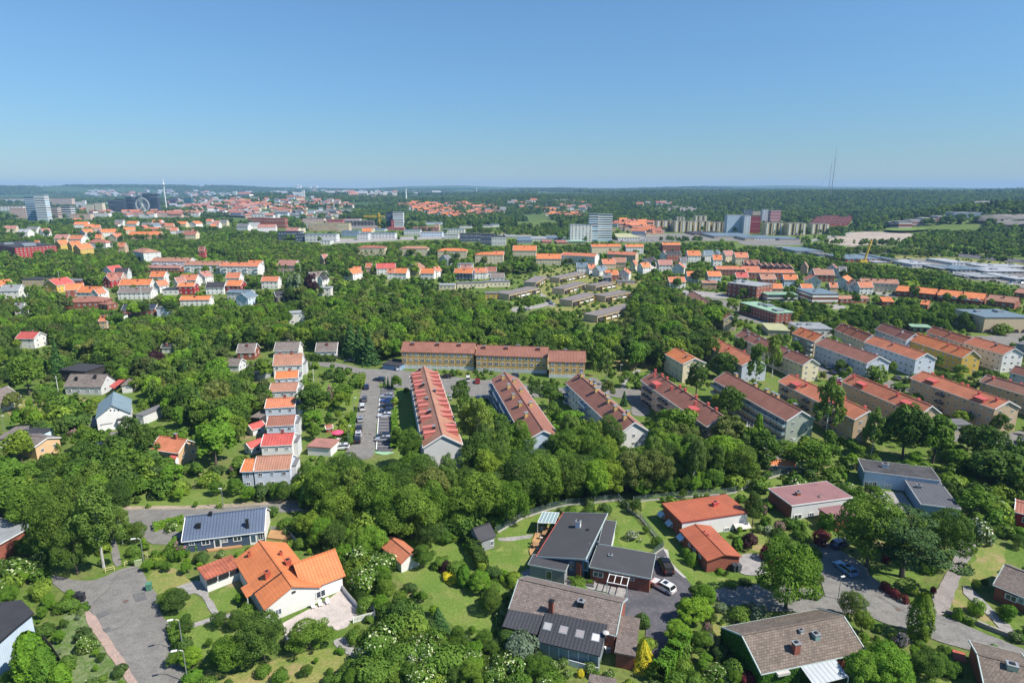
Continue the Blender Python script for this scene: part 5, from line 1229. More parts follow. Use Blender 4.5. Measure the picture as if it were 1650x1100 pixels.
# ---- right edge houses
a=solve(16,(1010,735),(780,640),(817,545),he=2.7,w=9); i_=info(a)
tr,ro,_=gable('house','brown shingled brick house cut by the right edge above the stone wall','house',a,SH,'brick',trimc=TEALT,keep=.8,**W0)
wwin(tr,i_,'f',16,865,702,1.6,1.0); wwin(tr,i_,'f',16,925,722,1.6,1.0)
a=solve(16,(1010,1175),(735,1100),(713,965),he=2.7,w=9); i_=info(a)
tr,ro,_=gable('house','brown shingled house with white verge in the bottom right corner','house',a,SH2,'brick',trimc=TEALT,keep=.8,**W0)
stack(ro,onroof(i_,-1,16,868,1030),(1.2,1.0,.9),paint('vent_pale_green',(.45,.5,.38)))
a=solve(16,(1000,330),(880,300),(905,250),he=3,w=7); gable('house','dark red board house with dark red roof at the right edge among trees','house',a,'redbrown','redwood',floors=1,chim=0,keep=.8)
pave('red_paving',16,[(585,942),(650,962),(660,1010),(600,990)],groundmat('paving_red',((.4,.12,.08),(.35,.1,.07),(.3,.1,.07)),bump=.1))
# ---- left middle distance (tile 5)
a=solve(5,(622,512),(603,605),(715,522),he=4.2,w=8.6); i_=info(a)
tr,ro,_=gable('house','white house with tall blue grey metal roof, barn shaped, and garage door','house',a,surf('roof_bluegrey_seam',(.22,.30,.34),.45,'rib',.1),'white',trim=False,keep=.8,**W0)
s1=bestside(i_)
for x in(672,700,725,750): wwin(tr,i_,s1,5,x,553,.35,.35,'brown')
q=hit(i_,5,680,678,(1 if s1=='r' else -1,0,0),((i_['ix']+.02)*(1 if s1=='r' else -1),0,0)); m=MB(); m.box((0,0,.9),(2.6,.12,1.9),WHITE); m.box((0,0,1.9),(2.9,.2,.16),BLACK)
link('garage_door',m.mesh('garage_door'),tr,(q.x,q.y,.1),math.pi/2 if s1=='r' else -math.pi/2)
m=MB(); q=hit(i_,5,785,610,(1 if s1=='r' else -1,0,0),((i_['ix']+.6)*(1 if s1=='r' else -1),0,0)); m.box((q.x,q.y,q.z-1.2),(1.2,3.0,2.6),Wl('white')); m.box((q.x,q.y,q.z+.2),(1.5,3.4,.25),T('dark')); link('bay',m.mesh('bay'),tr)
fb('grey roofed annex right of the blue grey barn shaped house',5,(855,585),(905,590),(935,508),2.8,'grey','greywhite',name='annex',cat='annex')
a=solve(5,(948,800),(1130,825),(1195,738),he=3.6,w=6.5); i_=info(a)
tr,ro,_=gable('house','ochre yellow house with orange roof, white verges and small red porch','house',a,'orange2','peach',1,chim=[(.1,0)],near=True,keep=.85,wsize=(1.0,1.0),endwin=2,wstep=2.4,rise=None) if 0 else gable('house','ochre yellow house with orange roof, white verges and small red porch','house',a,'orange2','peach',1,chim=[(.1,0)],near=True,keep=.85,wsize=(1.0,1.0),endwin=2,wstep=2.4)
m=MB(); q=hit(i_,5,1090,830,(0,-1,0),(0,-i_['iy']-.8,0)); m.slab([(q.x-1.2,q.y-.4,2.5),(q.x+1.2,q.y-.4,2.5),(q.x+.8,q.y+.9,3.0),(q.x-.8,q.y+.9,3.0)],.12,T('red')); m.box((q.x,q.y+.3,1.2),(1.8,1.0,2.4),Wl('white')); link('porch',m.mesh('porch'),tr)
a=solve(5,(90,760),(222,785),(268,728),he=3.6,w=6.5); gable('house','beige gabled house with white base, half hidden at the left','house',a,'greybrown','peach',1,chim=0,near=True,keep=.9,endwin=2,wsize=(.9,.9))
a=solve(5,(-120,560),(135,462),(112,398),he=2.8,w=8); gable('house','white house with dark roof cut by the left edge, middle height','house',a,'greybrown','white',1,chim=0,near=True,keep=.85)
fb('black board cube house with dark flat roof in the left gardens',5,(372,300),(540,312),(628,268),4.2,'dark','dark',keep=.85)
a=solve(5,(400,405),(640,408),(700,325),he=2.7,w=8); i_=info(a)
tr,ro,_=gable('house','low white house with dark brown roof below the black cube house','house',a,'greybrown','greywhite',1,chim=0,near=True,keep=.85,trim=False)
for x,y in((485,362),(603,350)): stack(ro,onroof(i_,-1,5,x,y),(.7,.7,1.2),BLACK,BLACK)
m=MB(); c4=[tolocal(i_,P(5,x,y,z,False)) for x,y,z in((690,400,3.2),(720,415,3.0),(830,330,3.0),(800,325,3.2))]; m.slab(c4,.15,T('red')); link('red_porch_roof',m.mesh('red_porch_roof'),tr)
fb('brown flat roofed annex behind the red porch strip',5,(765,400),(835,395),(860,345),2.6,'greybrown','white',name='annex',cat='annex')
fb('dark hipped garden building at the left edge above the beige house',5,(100,712),(245,715),(225,668),3,'dark','paleblue',name='annex',cat='annex')
fb('grey roofed house corner at the left edge by the dark annex',5,(-30,740),(60,735),(110,660),3,'greybrown','white')
# ---- stepping terrace of white houses (tile 6)
TG='stepping terrace of white houses left of the parking street'
for k,(x0,y0,x1,y1,xr,yr,ro_,wl,lb) in enumerate([(232,272,420,265,422,192,'rust','greywhite','topmost house of the stepping terrace, dull red roof and two chimneys'),(245,355,395,345,405,300,'orange','bluewhite','second house of the stepping terrace, bright orange roof'),
    (205,435,385,430,395,375,'rust','greywhite','third house of the stepping terrace, brown orange roof'),(180,540,375,530,382,470,'orange2','bluewhite','fourth house of the stepping terrace, orange roof'),(188,655,370,645,378,582,'brown','bluewhite','fifth house of the stepping terrace, brown roof'),
    (155,780,358,770,368,695,'red','white','sixth house of the stepping terrace, smooth red roof'),(108,938,345,925,355,832,'rust','bluewhite','lowest wide house of the stepping terrace, rusty tiled roof')]):
    a=solve(6,(x0,y0),(x1,y1),(xr,yr),he=4.4,w=7.4)
    sp=a
    t_,r_,_=gable('terraced_house',lb,'terraced house',sp,ro_,wl,2,TG,chim=[(.1,0),(-.3,.05)] if k==0 else [(.1,.02)] if k%2 else 0,wsize=(.9,.9),wstep=2.3,keep=.6,endwin=1,over=.2,attic=False)
    i_=info(sp,.2); m=MB(); m.box((i_['ix']+.5,.8,2.0),(.9,4.4,4.2),Wl('greywhite')); m.box((i_['ix']+.5,.8,4.15),(1.0,4.6,.12),T('grey')); link('sunlit_side_wall',m.mesh('sunlit_side_wall'),t_)  # pale box for the side wall, its sunlit white put into the colour
a=solve(6,(25,940),(112,938),(118,860),he=4.4,w=7); gable('terraced_house','narrow end house of the stepping terrace with clean orange roof','terraced house',a,'orange','bluewhite',2,TG,chim=0,wsize=(.9,.9),keep=.6)
for x0,x1,y0,y1,lb in((0,120,128,190,'left one of the three low brown roofed houses behind the stepping terrace'),(238,398,118,178,'middle one of the three low brown roofed houses behind the stepping terrace'),(500,640,122,182,'right one of the three low brown roofed houses at the wood edge')):
    a=solve(6,(x0,y1),(x1,y1-3),(x1+4,y0),he=3.0,w=8); gable('house',lb,'house',a,'greybrown','brick' if x0<200 else 'white',1,'low brown roofed houses at the wood edge',chim=1,keep=.8)
a=solve(6,(-90,268),(20,270),(85,225),he=2.4,w=6); gable('house','small brown hipped outbuilding by the lane behind the terrace','outbuilding',a,'greybrown','greywhite',1,chim=0,keep=.8)
for x,y,s_,lb in((125,655,80,'upper red roofed shed left of the stepping terrace'),(115,770,85,'lower red roofed shed left of the stepping terrace')):
    p=P(6,x,y,1.9,False); gable('shed',lb,'shed',dict(c=(p.x,p.y),rot=0,L=4.4,W=3.6,he=1.9,rise=1.1,n=Vector((-.8,.6,0))),'red','greywhite',floors=1,chim=0,endwin=1,keep=.8,group='red roofed garden sheds')
fb('low garage with dull pink roof beside the pink parasol yard',6,(448,785),(600,795),(605,738),2.3,'pinkroof','white',name='garage',cat='garage')
fb('brown roofed shed between the terrace and the wood',6,(90,600),(150,605),(160,550),2.3,'greybrown','dark',name='shed',cat='shed')
fb('dark roofed carport with blue tarpaulins left of the yellow brick row',6,(925,262),(1035,275),(1040,232),2.0,'dark','blue',name='garage',cat='garage')
fb('small grey shed by the lane corner',6,(92,322),(140,330),(165,288),2.3,'greybrown','grey',name='shed',cat='shed')
# orange roof behind the wood near the retaining wall
a=solve(8,(135,838),(310,850),(320,828),he=1.5,w=3.2); gable('outbuilding','orange roofed low building half hidden behind the retaining wall','outbuilding',a,'orange','tan',1,chim=0,keep=1)
# ---------------------------------------------------------------- terrain, roads, lawns
GRASS=groundmat('ground_grass',((.075,.135,.022),(.12,.18,.035),(.15,.16,.055)),(.02,.12,1.2),patch=((.25,.20,.11),.09,.60))
_nt=GRASS.node_tree; _b=_nt.nodes['Principled BSDF']; _l=_b.inputs['Base Color'].links[0].from_socket
_g=N(_nt,'ShaderNodeNewGeometry').outputs['Position']; _ln=N(_nt,'ShaderNodeVectorMath',operation='LENGTH'); _nt.links.new(_g,_ln.inputs[0])
_mr=N(_nt,'ShaderNodeMapRange'); _nt.links.new(_ln.outputs['Value'],_mr.inputs[0]); _mr.inputs[1].default_value=900; _mr.inputs[2].default_value=2200
_nt.links.new(mixc(_nt,_mr.outputs[0],_l,mixc(_nt,ramp(_nt,noi(_nt,_g,.02,5,.7),[(.3,0.0),(.7,1.0)]),(.03,.065,.02),(.07,.12,.035))),_b.inputs['Base Color'])   # wooded country further out
def ground():
    v=[];f=[]
    rr=[0,20,60,120,250,500,900,1000]; r=1000
    while r<12500: r*=1.035 if r>1200 else 1.02; rr.append(r)
    rr+= [16000]
    an=[-50+i*.5 for i in range(201)]+[60+i*10 for i in range(24)]+[305]
    na=len(an)
    for q in rr:
        for a in an:
            x=q*math.sin(R(a)); y=q*math.cos(R(a)); v.append((x,y,height(x,y) if q<13000 else -30))
    for i in range(len(rr)-1):
        for j in range(na):
            k=(j+1)%na; f.append((i*na+j,i*na+k,(i+1)*na+k,(i+1)*na+j)[::-1])
    me=bpy.data.meshes.new('ground'); me.from_pydata(v,[],f); me.materials.append(GRASS); me.polygons.foreach_set('use_smooth',[True]*len(f)); me.update()
    return setting('ground',me)
ground()
# ---------------------------------------------------------------- roads, paths, lots, lawns
ASP=groundmat('asphalt',((.18,.172,.158),(.22,.212,.195),(.152,.146,.136)),(.05,.5,5),bump=.05,patch=((.12,.12,.125),.16,.60))
ASPD=groundmat('asphalt_dark',((.075,.075,.085),(.10,.10,.11),(.13,.12,.13)),(.12,.5,5),bump=.05)
LAWN=groundmat('lawn_green',((.10,.17,.03),(.135,.20,.04),(.17,.20,.055)),(.08,.25,2.5),bump=.15,patch=((.24,.26,.08),.15,.63))
DRY=groundmat('lawn_dry',((.17,.21,.05),(.27,.23,.09),(.13,.19,.04)),(.12,.3,2.5),bump=.2,patch=((.30,.22,.12),.25,.55))
SAND=groundmat('sand_field',((.36,.30,.24),(.40,.34,.28),(.26,.22,.19)),(.01,.05,.5)); GRAV=groundmat('gravel_pink',((.42,.30,.25),(.36,.26,.22),(.3,.24,.21)),(.2,1,6))
STRAW=groundmat('ground_cover_grey',((.15,.20,.08),(.22,.26,.13),(.08,.14,.03)),(.3,1.1,4),bump=.8,patch=((.09,.17,.03),.8,.52))
# lawns
for t_,pts,mt,z in [(13,[(250,450),(310,440),(440,460),(520,520),(700,610),(700,680),(740,740),(765,800),(640,790),(470,740),(420,600),(330,560),(250,520)],LAWN,.012),(13,[(270,335),(560,330),(700,480),(640,500),(560,480),(450,440),(340,400)],LAWN,.016),
    (13,[(790,270),(1020,170),(1060,160),(1080,230),(1000,300),(930,510),(850,500),(760,480),(710,400),(740,370),(800,350)],LAWN,.014),(13,[(800,300),(1000,285),(1000,298),(805,315)],PAVEG,.03),
    (14,[(380,150),(700,95),(720,100),(900,290),(965,355),(900,400),(720,350),(700,215),(630,155)],LAWN,.014),(14,[(760,95),(930,85),(930,170),(1050,300),(1169,480),(1160,560),(1110,540),(965,350),(830,190)],DRY,.01),
    (15,[(0,200),(80,215),(160,380),(300,560),(590,600),(590,620),(340,645),(230,620),(130,520),(60,400),(0,330)],LAWN,.012),(15,[(415,190),(630,95),(800,80),(870,110),(600,150),(440,215)],LAWN,.012),(15,[(530,345),(660,400),(640,450),(520,440)],DRY,.012),
    (15,[(340,750),(420,780),(420,870),(340,880)],DRY,.012),(15,[(150,1100),(200,1030),(300,1000),(330,1100)],LAWN,.012),(16,[(40,110),(120,115),(120,160),(40,150)],LAWN,.012),(16,[(280,530),(420,520),(440,630),(290,600)],LAWN,.012),
    (16,[(740,450),(840,470),(780,640),(680,640),(690,520)],DRY,.012),(16,[(590,680),(640,660),(740,760),(820,850),(700,830),(600,770)],DRY,.012),(16,[(840,810),(926,830),(926,900),(880,880)],LAWN,.012),(16,[(200,960),(380,980),(420,1010),(560,950),(600,1010),(700,1100),(300,1100)],LAWN,.012),
    (12,[(110,610),(200,590),(265,700),(150,735),(120,680)],LAWN,.012),(12,[(250,590),(380,540),(420,600),(380,670),(300,670)],LAWN,.012),(12,[(110,780),(260,745),(400,790),(330,900),(230,1000),(110,920)],LAWN,.012),(12,[(200,1040),(420,1050),(700,930),(930,880),(1060,940),(1100,1000),(900,1090),(700,1110),(200,1110)],DRY,.01),
    (11,[(820,520),(930,460),(1060,540),(960,590),(880,610)],DRY,.012),(11,[(665,60),(840,0),(1134,60),(1134,120),(900,140),(700,140)],LAWN,.012),(11,[(380,640),(460,680),(600,900),(700,1060),(640,1130),(380,1130),(280,960),(330,800)],STRAW,.01),
    (5,[(90,500),(600,480),(600,560),(500,600),(260,690),(100,640)],DRY,.01),(5,[(730,1050),(880,985),(980,980),(980,990),(890,1010),(750,1068)],PAVEG,.03),(5,[(620,700),(760,695),(740,790),(640,810),(560,880),(530,880),(620,790)],ASP,.02),(5,[(520,640),(600,600),(600,660)],PAVEG,.03),(5,[(760,1090),(980,990),(1100,1010),(1100,1120),(760,1120)],LAWN,.012),
    (6,[(540,610),(680,620),(700,700),(560,680)],LAWN,.012),(6,[(400,380),(700,390),(760,420),(760,560),(640,560),(420,500)],LAWN,.01),(6,[(1000,400),(1100,395),(1130,700),(1060,870),(1000,870),(1010,600)],LAWN,.014),(6,[(1400,500),(1500,520),(1480,800),(1440,760)],LAWN,.014),(6,[(890,818),(960,815),(1010,830),(900,832)],paint('table_green',(.3,.5,.3)),.03),
    (7,[(780,220),(1050,200),(1080,260),(950,300),(860,330),(800,300)],DRY,.01),(7,[(900,340),(940,330),(945,395),(860,395)],LAWN,.014),(8,[(560,690),(670,720),(660,760),(560,740)],LAWN,.014),(8,[(440,240),(560,330),(640,400),(600,330),(480,240)],LAWN,.01),(8,[(980,790),(1200,810),(1320,850),(1300,900),(1040,830)],LAWN,.012),
    (3,[(100,800),(330,790),(330,830),(120,840)],LAWN,.012),(3,[(330,845),(500,850),(480,900),(300,890)],DRY,.012),(3,[(880,500),(1000,498),(1010,515),(900,520)],LAWN,.012),(2,[(1010,690),(1320,670),(1320,690),(1040,710)],LAWN,.012),(3,[(0,372),(430,365),(440,388),(0,395)],DRY,.02),(3,[(300,600),(900,640),(950,940),(650,960),(330,830)],DRY,.008)]:
    mn={LAWN.name:'lawn',DRY.name:'dry_lawn',MATS['paving_grey'].name:'garden_path',ASP.name:'drive',STRAW.name:'ground_cover'}.get(mt.name,'green_mat')
    o,poly=sheet(mn,t_,pts,mt,.01 if mt in(LAWN,DRY,STRAW) else .07,amp=1.1)
    if mt in (LAWN,DRY) and t_>=11: OPEN_ADD=1
    LAWNS_=globals().setdefault('LAWNS',[]); LAWNS_.append((poly,mt.name,[full(t_,*q) for q in pts]))
def rd(name,t,pts,mat=ASP,z=.02,prot=True,kind='structure',foot=True):
    o,poly=sheet(name,t,pts,mat,z+.05,kind,amp=.25 if 'path' not in name else .15)
    if foot: FOOT.append(poly)
    if prot: PROT.append(([full(t,*q) for q in pts],min(math.hypot(*p) for p in poly)+3))
    return o
rd('cul_de_sac_road',11,[(285,505),(400,530),(500,533),(580,512),(640,482),(700,462),(762,458),(800,500),(820,545),(870,610),(885,700),(945,790),(985,900),(1000,1000),(1040,1130),(765,1130),(680,980),(600,860),(520,730),(460,670),(420,620),(330,585)])
rd('footpath',11,[(600,300),(635,300),(672,440),(640,455)],ASP,.024)
rd('gravel_verge',11,[(460,680),(485,700),(530,740),(610,860),(690,980),(775,1130),(735,1130),(665,1040),(560,880),(500,800)],GRAV,.03)
rd('lane_road',0,[(195,822),(330,820),(490,810),(490,822),(340,833),(262,842),(255,848),(300,862),(298,872),(245,876),(222,852),(196,834)])
rd('gravel_shoulder',0,[(195,816),(330,814),(490,804),(490,810),(330,820),(195,822)],groundmat('shoulder_gravel',((.38,.31,.24),(.3,.25,.19),(.22,.2,.12))),.016,foot=False)
rd('drive',12,[(20,560),(90,520),(190,500),(240,560),(240,600),(150,570),(60,600)],PAVEG,.03); rd('garden_path',12,[(200,575),(235,580),(300,680),(270,700)],PAVEG,.034,False); rd('garden_path',12,[(150,750),(270,715),(390,690),(400,705),(270,735),(150,770)],PAVEG,.038,False)
rd('garden_path',12,[(985,850),(1060,830),(1180,955),(1140,965),(1050,925),(990,880)],PAVEG,.03)
rd('street',6,[(790,330),(905,370),(905,405),(915,420),(905,560),(885,700),(862,850),(700,850),(735,720),(760,600),(785,470),(795,400)])
rd('parking_lot',6,[(922,412),(995,408),(1003,600),(990,808),(888,808),(903,640)],ASPD,.03)
m=MB()
for i in range(19):
    y=425+i*20; a_=P(6,922-(y-412)*.08,y); b_=P(6,1000,y); u=b_-a_; q=(a_+b_)/2
    m.box((q.x,q.y,.2),(u.length,0.12,.012),WHITE,math.atan2(u.y,u.x))
a_=P(6,912,470); b_=P(6,890,805); u=b_-a_; q=(a_+b_)/2; m.box((q.x,q.y,.21),(u.length,.25,.012),WHITE,math.atan2(u.y,u.x))
setting('parking_markings',m.mesh('parking_markings'))
rd('cross_street',6,[(85,258),(235,247),(420,250),(640,255),(800,290),(1000,298),(1200,322),(1660,385),(1660,480),(1340,445),(1100,420),(995,408),(900,372),(790,335),(700,300),(560,278),(400,272),(85,288)],ASP,.024)
rd('cross_street',7,[(0,352),(100,345),(260,375),(380,380),(480,395),(560,380),(660,330),(745,385),(840,400),(945,405),(1000,550),(900,560),(870,470),(700,440),(480,445),(300,450),(0,445)],ASP,.028)
rd('wood_path',7,[(930,282),(950,290),(880,335),(855,370),(860,400),(830,400),(835,360),(870,320)],PAVEG,.03)
rd('court_road',8,[(440,235),(500,290),(575,370),(640,430),(600,430),(540,370),(470,310),(420,260)]); rd('court_road',8,[(820,330),(960,380),(970,405),(880,400),(800,350)])
rd('court_road',8,[(1210,655),(1290,660),(1450,670),(1660,640),(1660,730),(1560,720),(1400,700),(1230,700)]); rd('court_road',8,[(60,680),(170,740),(230,800),(140,805),(60,740)],prot=False)
rd('asphalt_yard',4,[(1300,965),(1500,955),(1660,930),(1660,1000),(1560,1025),(1380,990)],ASP,.02)
rd('school_street',4,[(-40,830),(10,840),(160,880),(260,910),(200,900),(60,880),(-40,860)]); rd('street_junction',3,[(1170,738),(1300,745),(1450,760),(1455,790),(1330,780),(1180,770)],PAVEG)
rd('street',3,[(1350,785),(1440,800),(1560,850),(1660,905),(1640,915),(1520,870),(1400,820)],ASP,.026)
rd('park_path',4,[(500,770),(560,775),(600,790),(560,800),(520,800)],PAVEG,.03); rd('park_lawn',4,[(580,780),(800,790),(800,870),(680,900),(560,860)],LAWN,.016,foot=False,prot=False)
rd('slope_path',3,[(100,850),(230,835),(310,820),(340,830),(240,855),(120,875)],PAVEG); rd('terrace_lane',3,[(275,760),(310,770),(340,810),(380,830),(340,840),(300,810)],PAVEG)
rd('street',4,[(640,640),(760,690),(900,715),(900,730),(740,705),(630,660)],PAVEG,.02)
# far plain: sand field, motorway, lots
rd('sand_field',4,[(470,400),(640,350),(720,345),(950,350),(1000,375),(1000,400),(900,420),(720,420),(620,430)],SAND,.05)
rd('field_road',4,[(360,395),(640,345),(640,353),(400,400)],PAVEG,.06); rd('sand_field_bank',4,[(850,335),(1080,328),(1090,338),(960,352),(850,350)],LAWN,.05)
rd('motorway',4,[(640,448),(1120,458),(1660,510),(1660,530),(1400,505),(1120,480),(640,462)],ASPD,.05); rd('motorway_verge',4,[(900,480),(1130,490),(1660,530),(1660,545),(1120,505),(900,500)],DRY,.04,foot=False)
rd('industrial_yard',4,[(860,500),(1150,500),(1660,560),(1660,680),(1560,650),(1300,620),(1150,560),(1000,560),(900,540)],ASP,.03)
rd('retail_yard',3,[(760,390),(1240,380),(1400,395),(1640,410),(1640,425),(1240,425),(900,435),(750,430)],ASP,.03); rd('retail_yard',4,[(0,380),(250,380),(340,400),(330,420),(0,420)],ASP,.03)
rd('city_lots',2,[(360,300),(740,300),(860,340),(700,350),(380,345)],ASP,.05); rd('city_lots',1,[(480,225),(690,250),(1260,250),(1500,240),(1640,280),(1300,270),(700,258)],ASP,.05); rd('railway_yard',2,[(0,370),(200,365),(600,410),(1200,390),(1640,380),(1640,400),(1000,420),(500,440)],PAVEG,.03)
# foreground right
rd('residential_road',0,[(1150,952),(1225,942),(1300,948),(1345,970),(1350,985),(1262,985),(1170,975)],ASP,.02)
rd('residential_road',0,[(1308,884),(1330,872),(1352,895),(1398,925),(1440,955),(1490,988),(1530,995),(1560,1010),(1640,1042),(1700,1066),(1700,1088),(1620,1060),(1540,1042),(1480,1022),(1420,1002),(1390,990),(1345,985),(1330,960)],ASP,.026)
rd('side_lane',16,[(640,440),(700,455),(690,490),(650,560),(620,640),(590,720),(560,775),(500,790),(480,765),(500,700),(560,600),(600,520)],groundmat('asphalt_worn',((.24,.22,.21),(.29,.26,.24),(.19,.17,.16)),(.05,.5,5),bump=.05),.034)
rd('driveway',14,[(738,595),(760,568),(880,590),(895,520),(905,410),(965,360),(1000,430),(1110,560),(1120,620),(1040,720),(1010,800),(985,900),(970,1000),(900,960),(860,880),(852,760),(745,740),(738,650)],ASPD,.028)
rd('driveway_edge',14,[(965,360),(985,365),(1000,430),(1085,520),(1065,515),(1000,450),(975,390)],CONC,.036)
rd('driveway',15,[(468,475),(560,470),(590,500),(590,560),(468,560)],PAVEG,.03)
rd('driveway',15,[(820,440),(900,430),(1000,470),(1100,560),(1000,600),(880,540),(830,480)],ASP,.03)
rd('garden_path',16,[(640,648),(680,660),(760,740),(850,820),(880,880),(850,890),(770,800),(650,690)],PAVEG,.03,False)
# rocks showing on the far hill
ROCK=groundmat('bare_rock',((.24,.21,.20),(.18,.17,.16),(.12,.13,.11)),(.02,.1,.6))

PATCH=groundmat('asphalt_patch',((.13,.13,.13),(.15,.15,.145),(.115,.115,.115)),(.2,1,5),bump=.05); IRON=paint('cast_iron',(.14,.10,.085),.7)
for k,pts in enumerate([[(532,722),(598,702),(608,720),(545,744)],[(568,806),(608,792),(618,812),(590,824)],[(735,612),(800,598),(815,640),(752,655)]]):
    o,_=sheet('road_patch',11,pts,PATCH,.10,amp=0,smooth_=False)
def seam(pts,t,w=.09):
    m=MB(); ps=[P(t,*q) for q in pts]
    for a,b in zip(ps,ps[1:]):
        u=b-a; q=(a+b)/2; m.box((q.x,q.y,.165),(u.length+.05,w,.012),PATCH,math.atan2(u.y,u.x))
    setting('road_seam',m.mesh('road_seam'))
seam([(500,690),(520,668),(524,655),(560,620),(600,590),(625,545),(650,500),(700,478)],11); seam([(620,810),(680,790),(712,760),(740,700)],11,.06); seam([(700,480),(760,462)],11,.3); seam([(890,560),(960,590),(1040,640),(1090,660)],15,.07); seam([(250,700),(400,790),(560,830)],16,.07)
for t_,x,y in((11,697,650),(6,850,706),(6,818,706),(16,340,760),(15,1010,700)):
    p=P(t_,x,y); m=MB(); m.cyl((p.x,p.y,.1),(p.x,p.y,.175),.42,.42,IRON,16); tag(link('manhole_cover',m.mesh('manhole_cover')),'rusty round manhole cover in the asphalt '+{11:'of the cul de sac',6:'of the parking street, %s one'%('right' if x>830 else 'left'),16:'near the road bend',15:'below the parked pale blue car'}[t_],'manhole cover')
# ---------------------------------------------------------------- cars
TYRE=paint('tyre_rubber',(.02,.02,.02),.9); RIM=paint('rim_grey',(.4,.4,.42),.4,metal=.6); LAMP=paint('lamp_glass',(.6,.6,.58),.2); TAIL=paint('tail_red',(.4,.02,.02),.3); CGL=surf('car_glass',(.015,.018,.02),.08,'plain',.05,spec=.9)
_CAR={}
def carpaint(nm,c):
    if nm in MATS: return MATS[nm]
    m,nt,b=nmat(nm); b.inputs['Base Color'].default_value=(*c,1); b.inputs['Roughness'].default_value=.3; b.inputs['Metallic'].default_value=.3; b.inputs['Coat Weight'].default_value=.5; MATS[nm]=m; return m
def loft(secs,mat):
    m=MB(); n=len(secs[0]); b=0
    for s in secs: m.v+=[tuple(p) for p in s]
    k=m.mi(mat)
    for i in range(len(secs)-1):
        for j in range(n):
            q=(j+1)%n; m.f.append((i*n+j,i*n+q,(i+1)*n+q,(i+1)*n+j)); m.m.append(k)
    m.f.append(tuple(range(n))[::-1]); m.m.append(k); m.f.append(tuple((len(secs)-1)*n+j for j in range(n))); m.m.append(k)
    return m
def carparts(kind,col,cn):
    key=(kind,cn)
    if key in _CAR: return _CAR[key]
    pt=carpaint('car_paint_'+cn,col)
    L=4.6;Wd=1.8
    hb={'hatch':.88,'sedan':.86,'pickup':1.0,'van':1.05}[kind]
    def sec(x,w,z0,z1): return [(x,-w/2,z0+.1),(x,-w/2*.94,z0),(x,w/2*.94,z0),(x,w/2,z0+.1),(x,w/2*1.0,z1-.22),(x,w/2*.9,z1),(x,-w/2*.9,z1),(x,-w/2*1.0,z1-.22)]
    body=loft([sec(-2.3,1.45,.35,hb*.82),sec(-2.15,1.7,.25,hb),sec(-1.2,1.8,.2,hb+.04),sec(.3,1.8,.2,hb+.02),sec(1.2,1.78,.2,hb-.06),sec(2.0,1.68,.25,hb-.16),sec(2.3,1.4,.35,hb-.35)],pt).mesh('body')
    prof={'hatch':[(-2.1,0),(-1.75,.52),(.15,.56),(1.0,0)],'sedan':[(-1.75,0),(-1.1,.5),(.2,.52),(1.05,0)],'pickup':[(-.5,0),(-.4,.62),(.5,.62),(1.15,0)],'van':[(-2.2,0),(-2.1,.85),(.6,.88),(1.5,0)]}[kind]
    def pr(k,mat,dz,dx=0):
        m=MB(); lo=[];
        for sy in(-1,1):
            m.v+=[(x*(1)+dx*(1 if x<0 else -1)*0,sy*(Wd/2*.92-z*.28)*k,hb-.03+z*dz) for x,z in prof]
        n=len(prof); q=m.mi(mat)
        m.f.append(tuple(range(n))); m.m.append(q); m.f.append(tuple(n+i for i in range(n))[::-1]); m.m.append(q)
        for i in range(n):
            j=(i+1)%n; m.f.append((i,n+i,n+j,j)[::1]); m.m.append(q)
        return m
    glass_=pr(1.0,CGL,.96).mesh('window_glass')
    rm=MB(); a,b=prof[1],prof[2]; rm.box(((a[0]+b[0])/2,0,hb-.03+.55 if kind in('hatch','sedan') else hb-.03+a[1]),(abs(b[0]-a[0])+.12,Wd*.92-a[1]*.56+.04,.06),pt)
    for sy in(-1,1):
        for (x0,z0),(x1,z1) in((prof[0],prof[1]),(prof[3],prof[2])): rm.cyl((x0,sy*(Wd/2*.92-z0*.28),hb+z0),(x1,sy*(Wd/2*.92-z1*.28),hb+z1-.03),.05,.05,pt,4)
    roof=rm.mesh('car_roof')
    wm=MB(); wm.cyl((0,-.11,0),(0,.11,0),.33,.33,TYRE,14); wm.cyl((0,-.125,0),(0,.125,0),.2,.2,RIM,10); wheel=wm.mesh('wheel')
    hm=MB(); hm.box((0,0,0),(.25,.34,.14),LAMP); hl=hm.mesh('headlight'); tm=MB(); tm.box((0,0,0),(.14,.24,.26),TAIL); tl=tm.mesh('tail_light')
    bed=None
    if kind=='pickup': bm=MB(); bm.box((-1.35,0,hb+.02),(1.5,1.5,.04),BLACK); bm.box((-1.35,0,hb+.3),(1.6,1.6,.5),TYRE,0,.9); bed=bm.mesh('cargo_cover')
    if kind=='hatch': bm=MB(); bm.box((-.5,0,hb+.56),(.75,.9,.02),CGL); bed=bm.mesh('sunroof')
    _CAR[key]=(body,glass_,roof,wheel,hl,tl,bed,hb); return _CAR[key]
CC={'white':(.75,.75,.75),'black':(.012,.012,.015),'silver':(.42,.44,.46),'blue':(.03,.08,.28),'darkblue':(.02,.035,.09),'lightblue':(.13,.28,.46),'grey':(.12,.13,.14),'red':(.35,.02,.02),'green':(.05,.14,.08)}
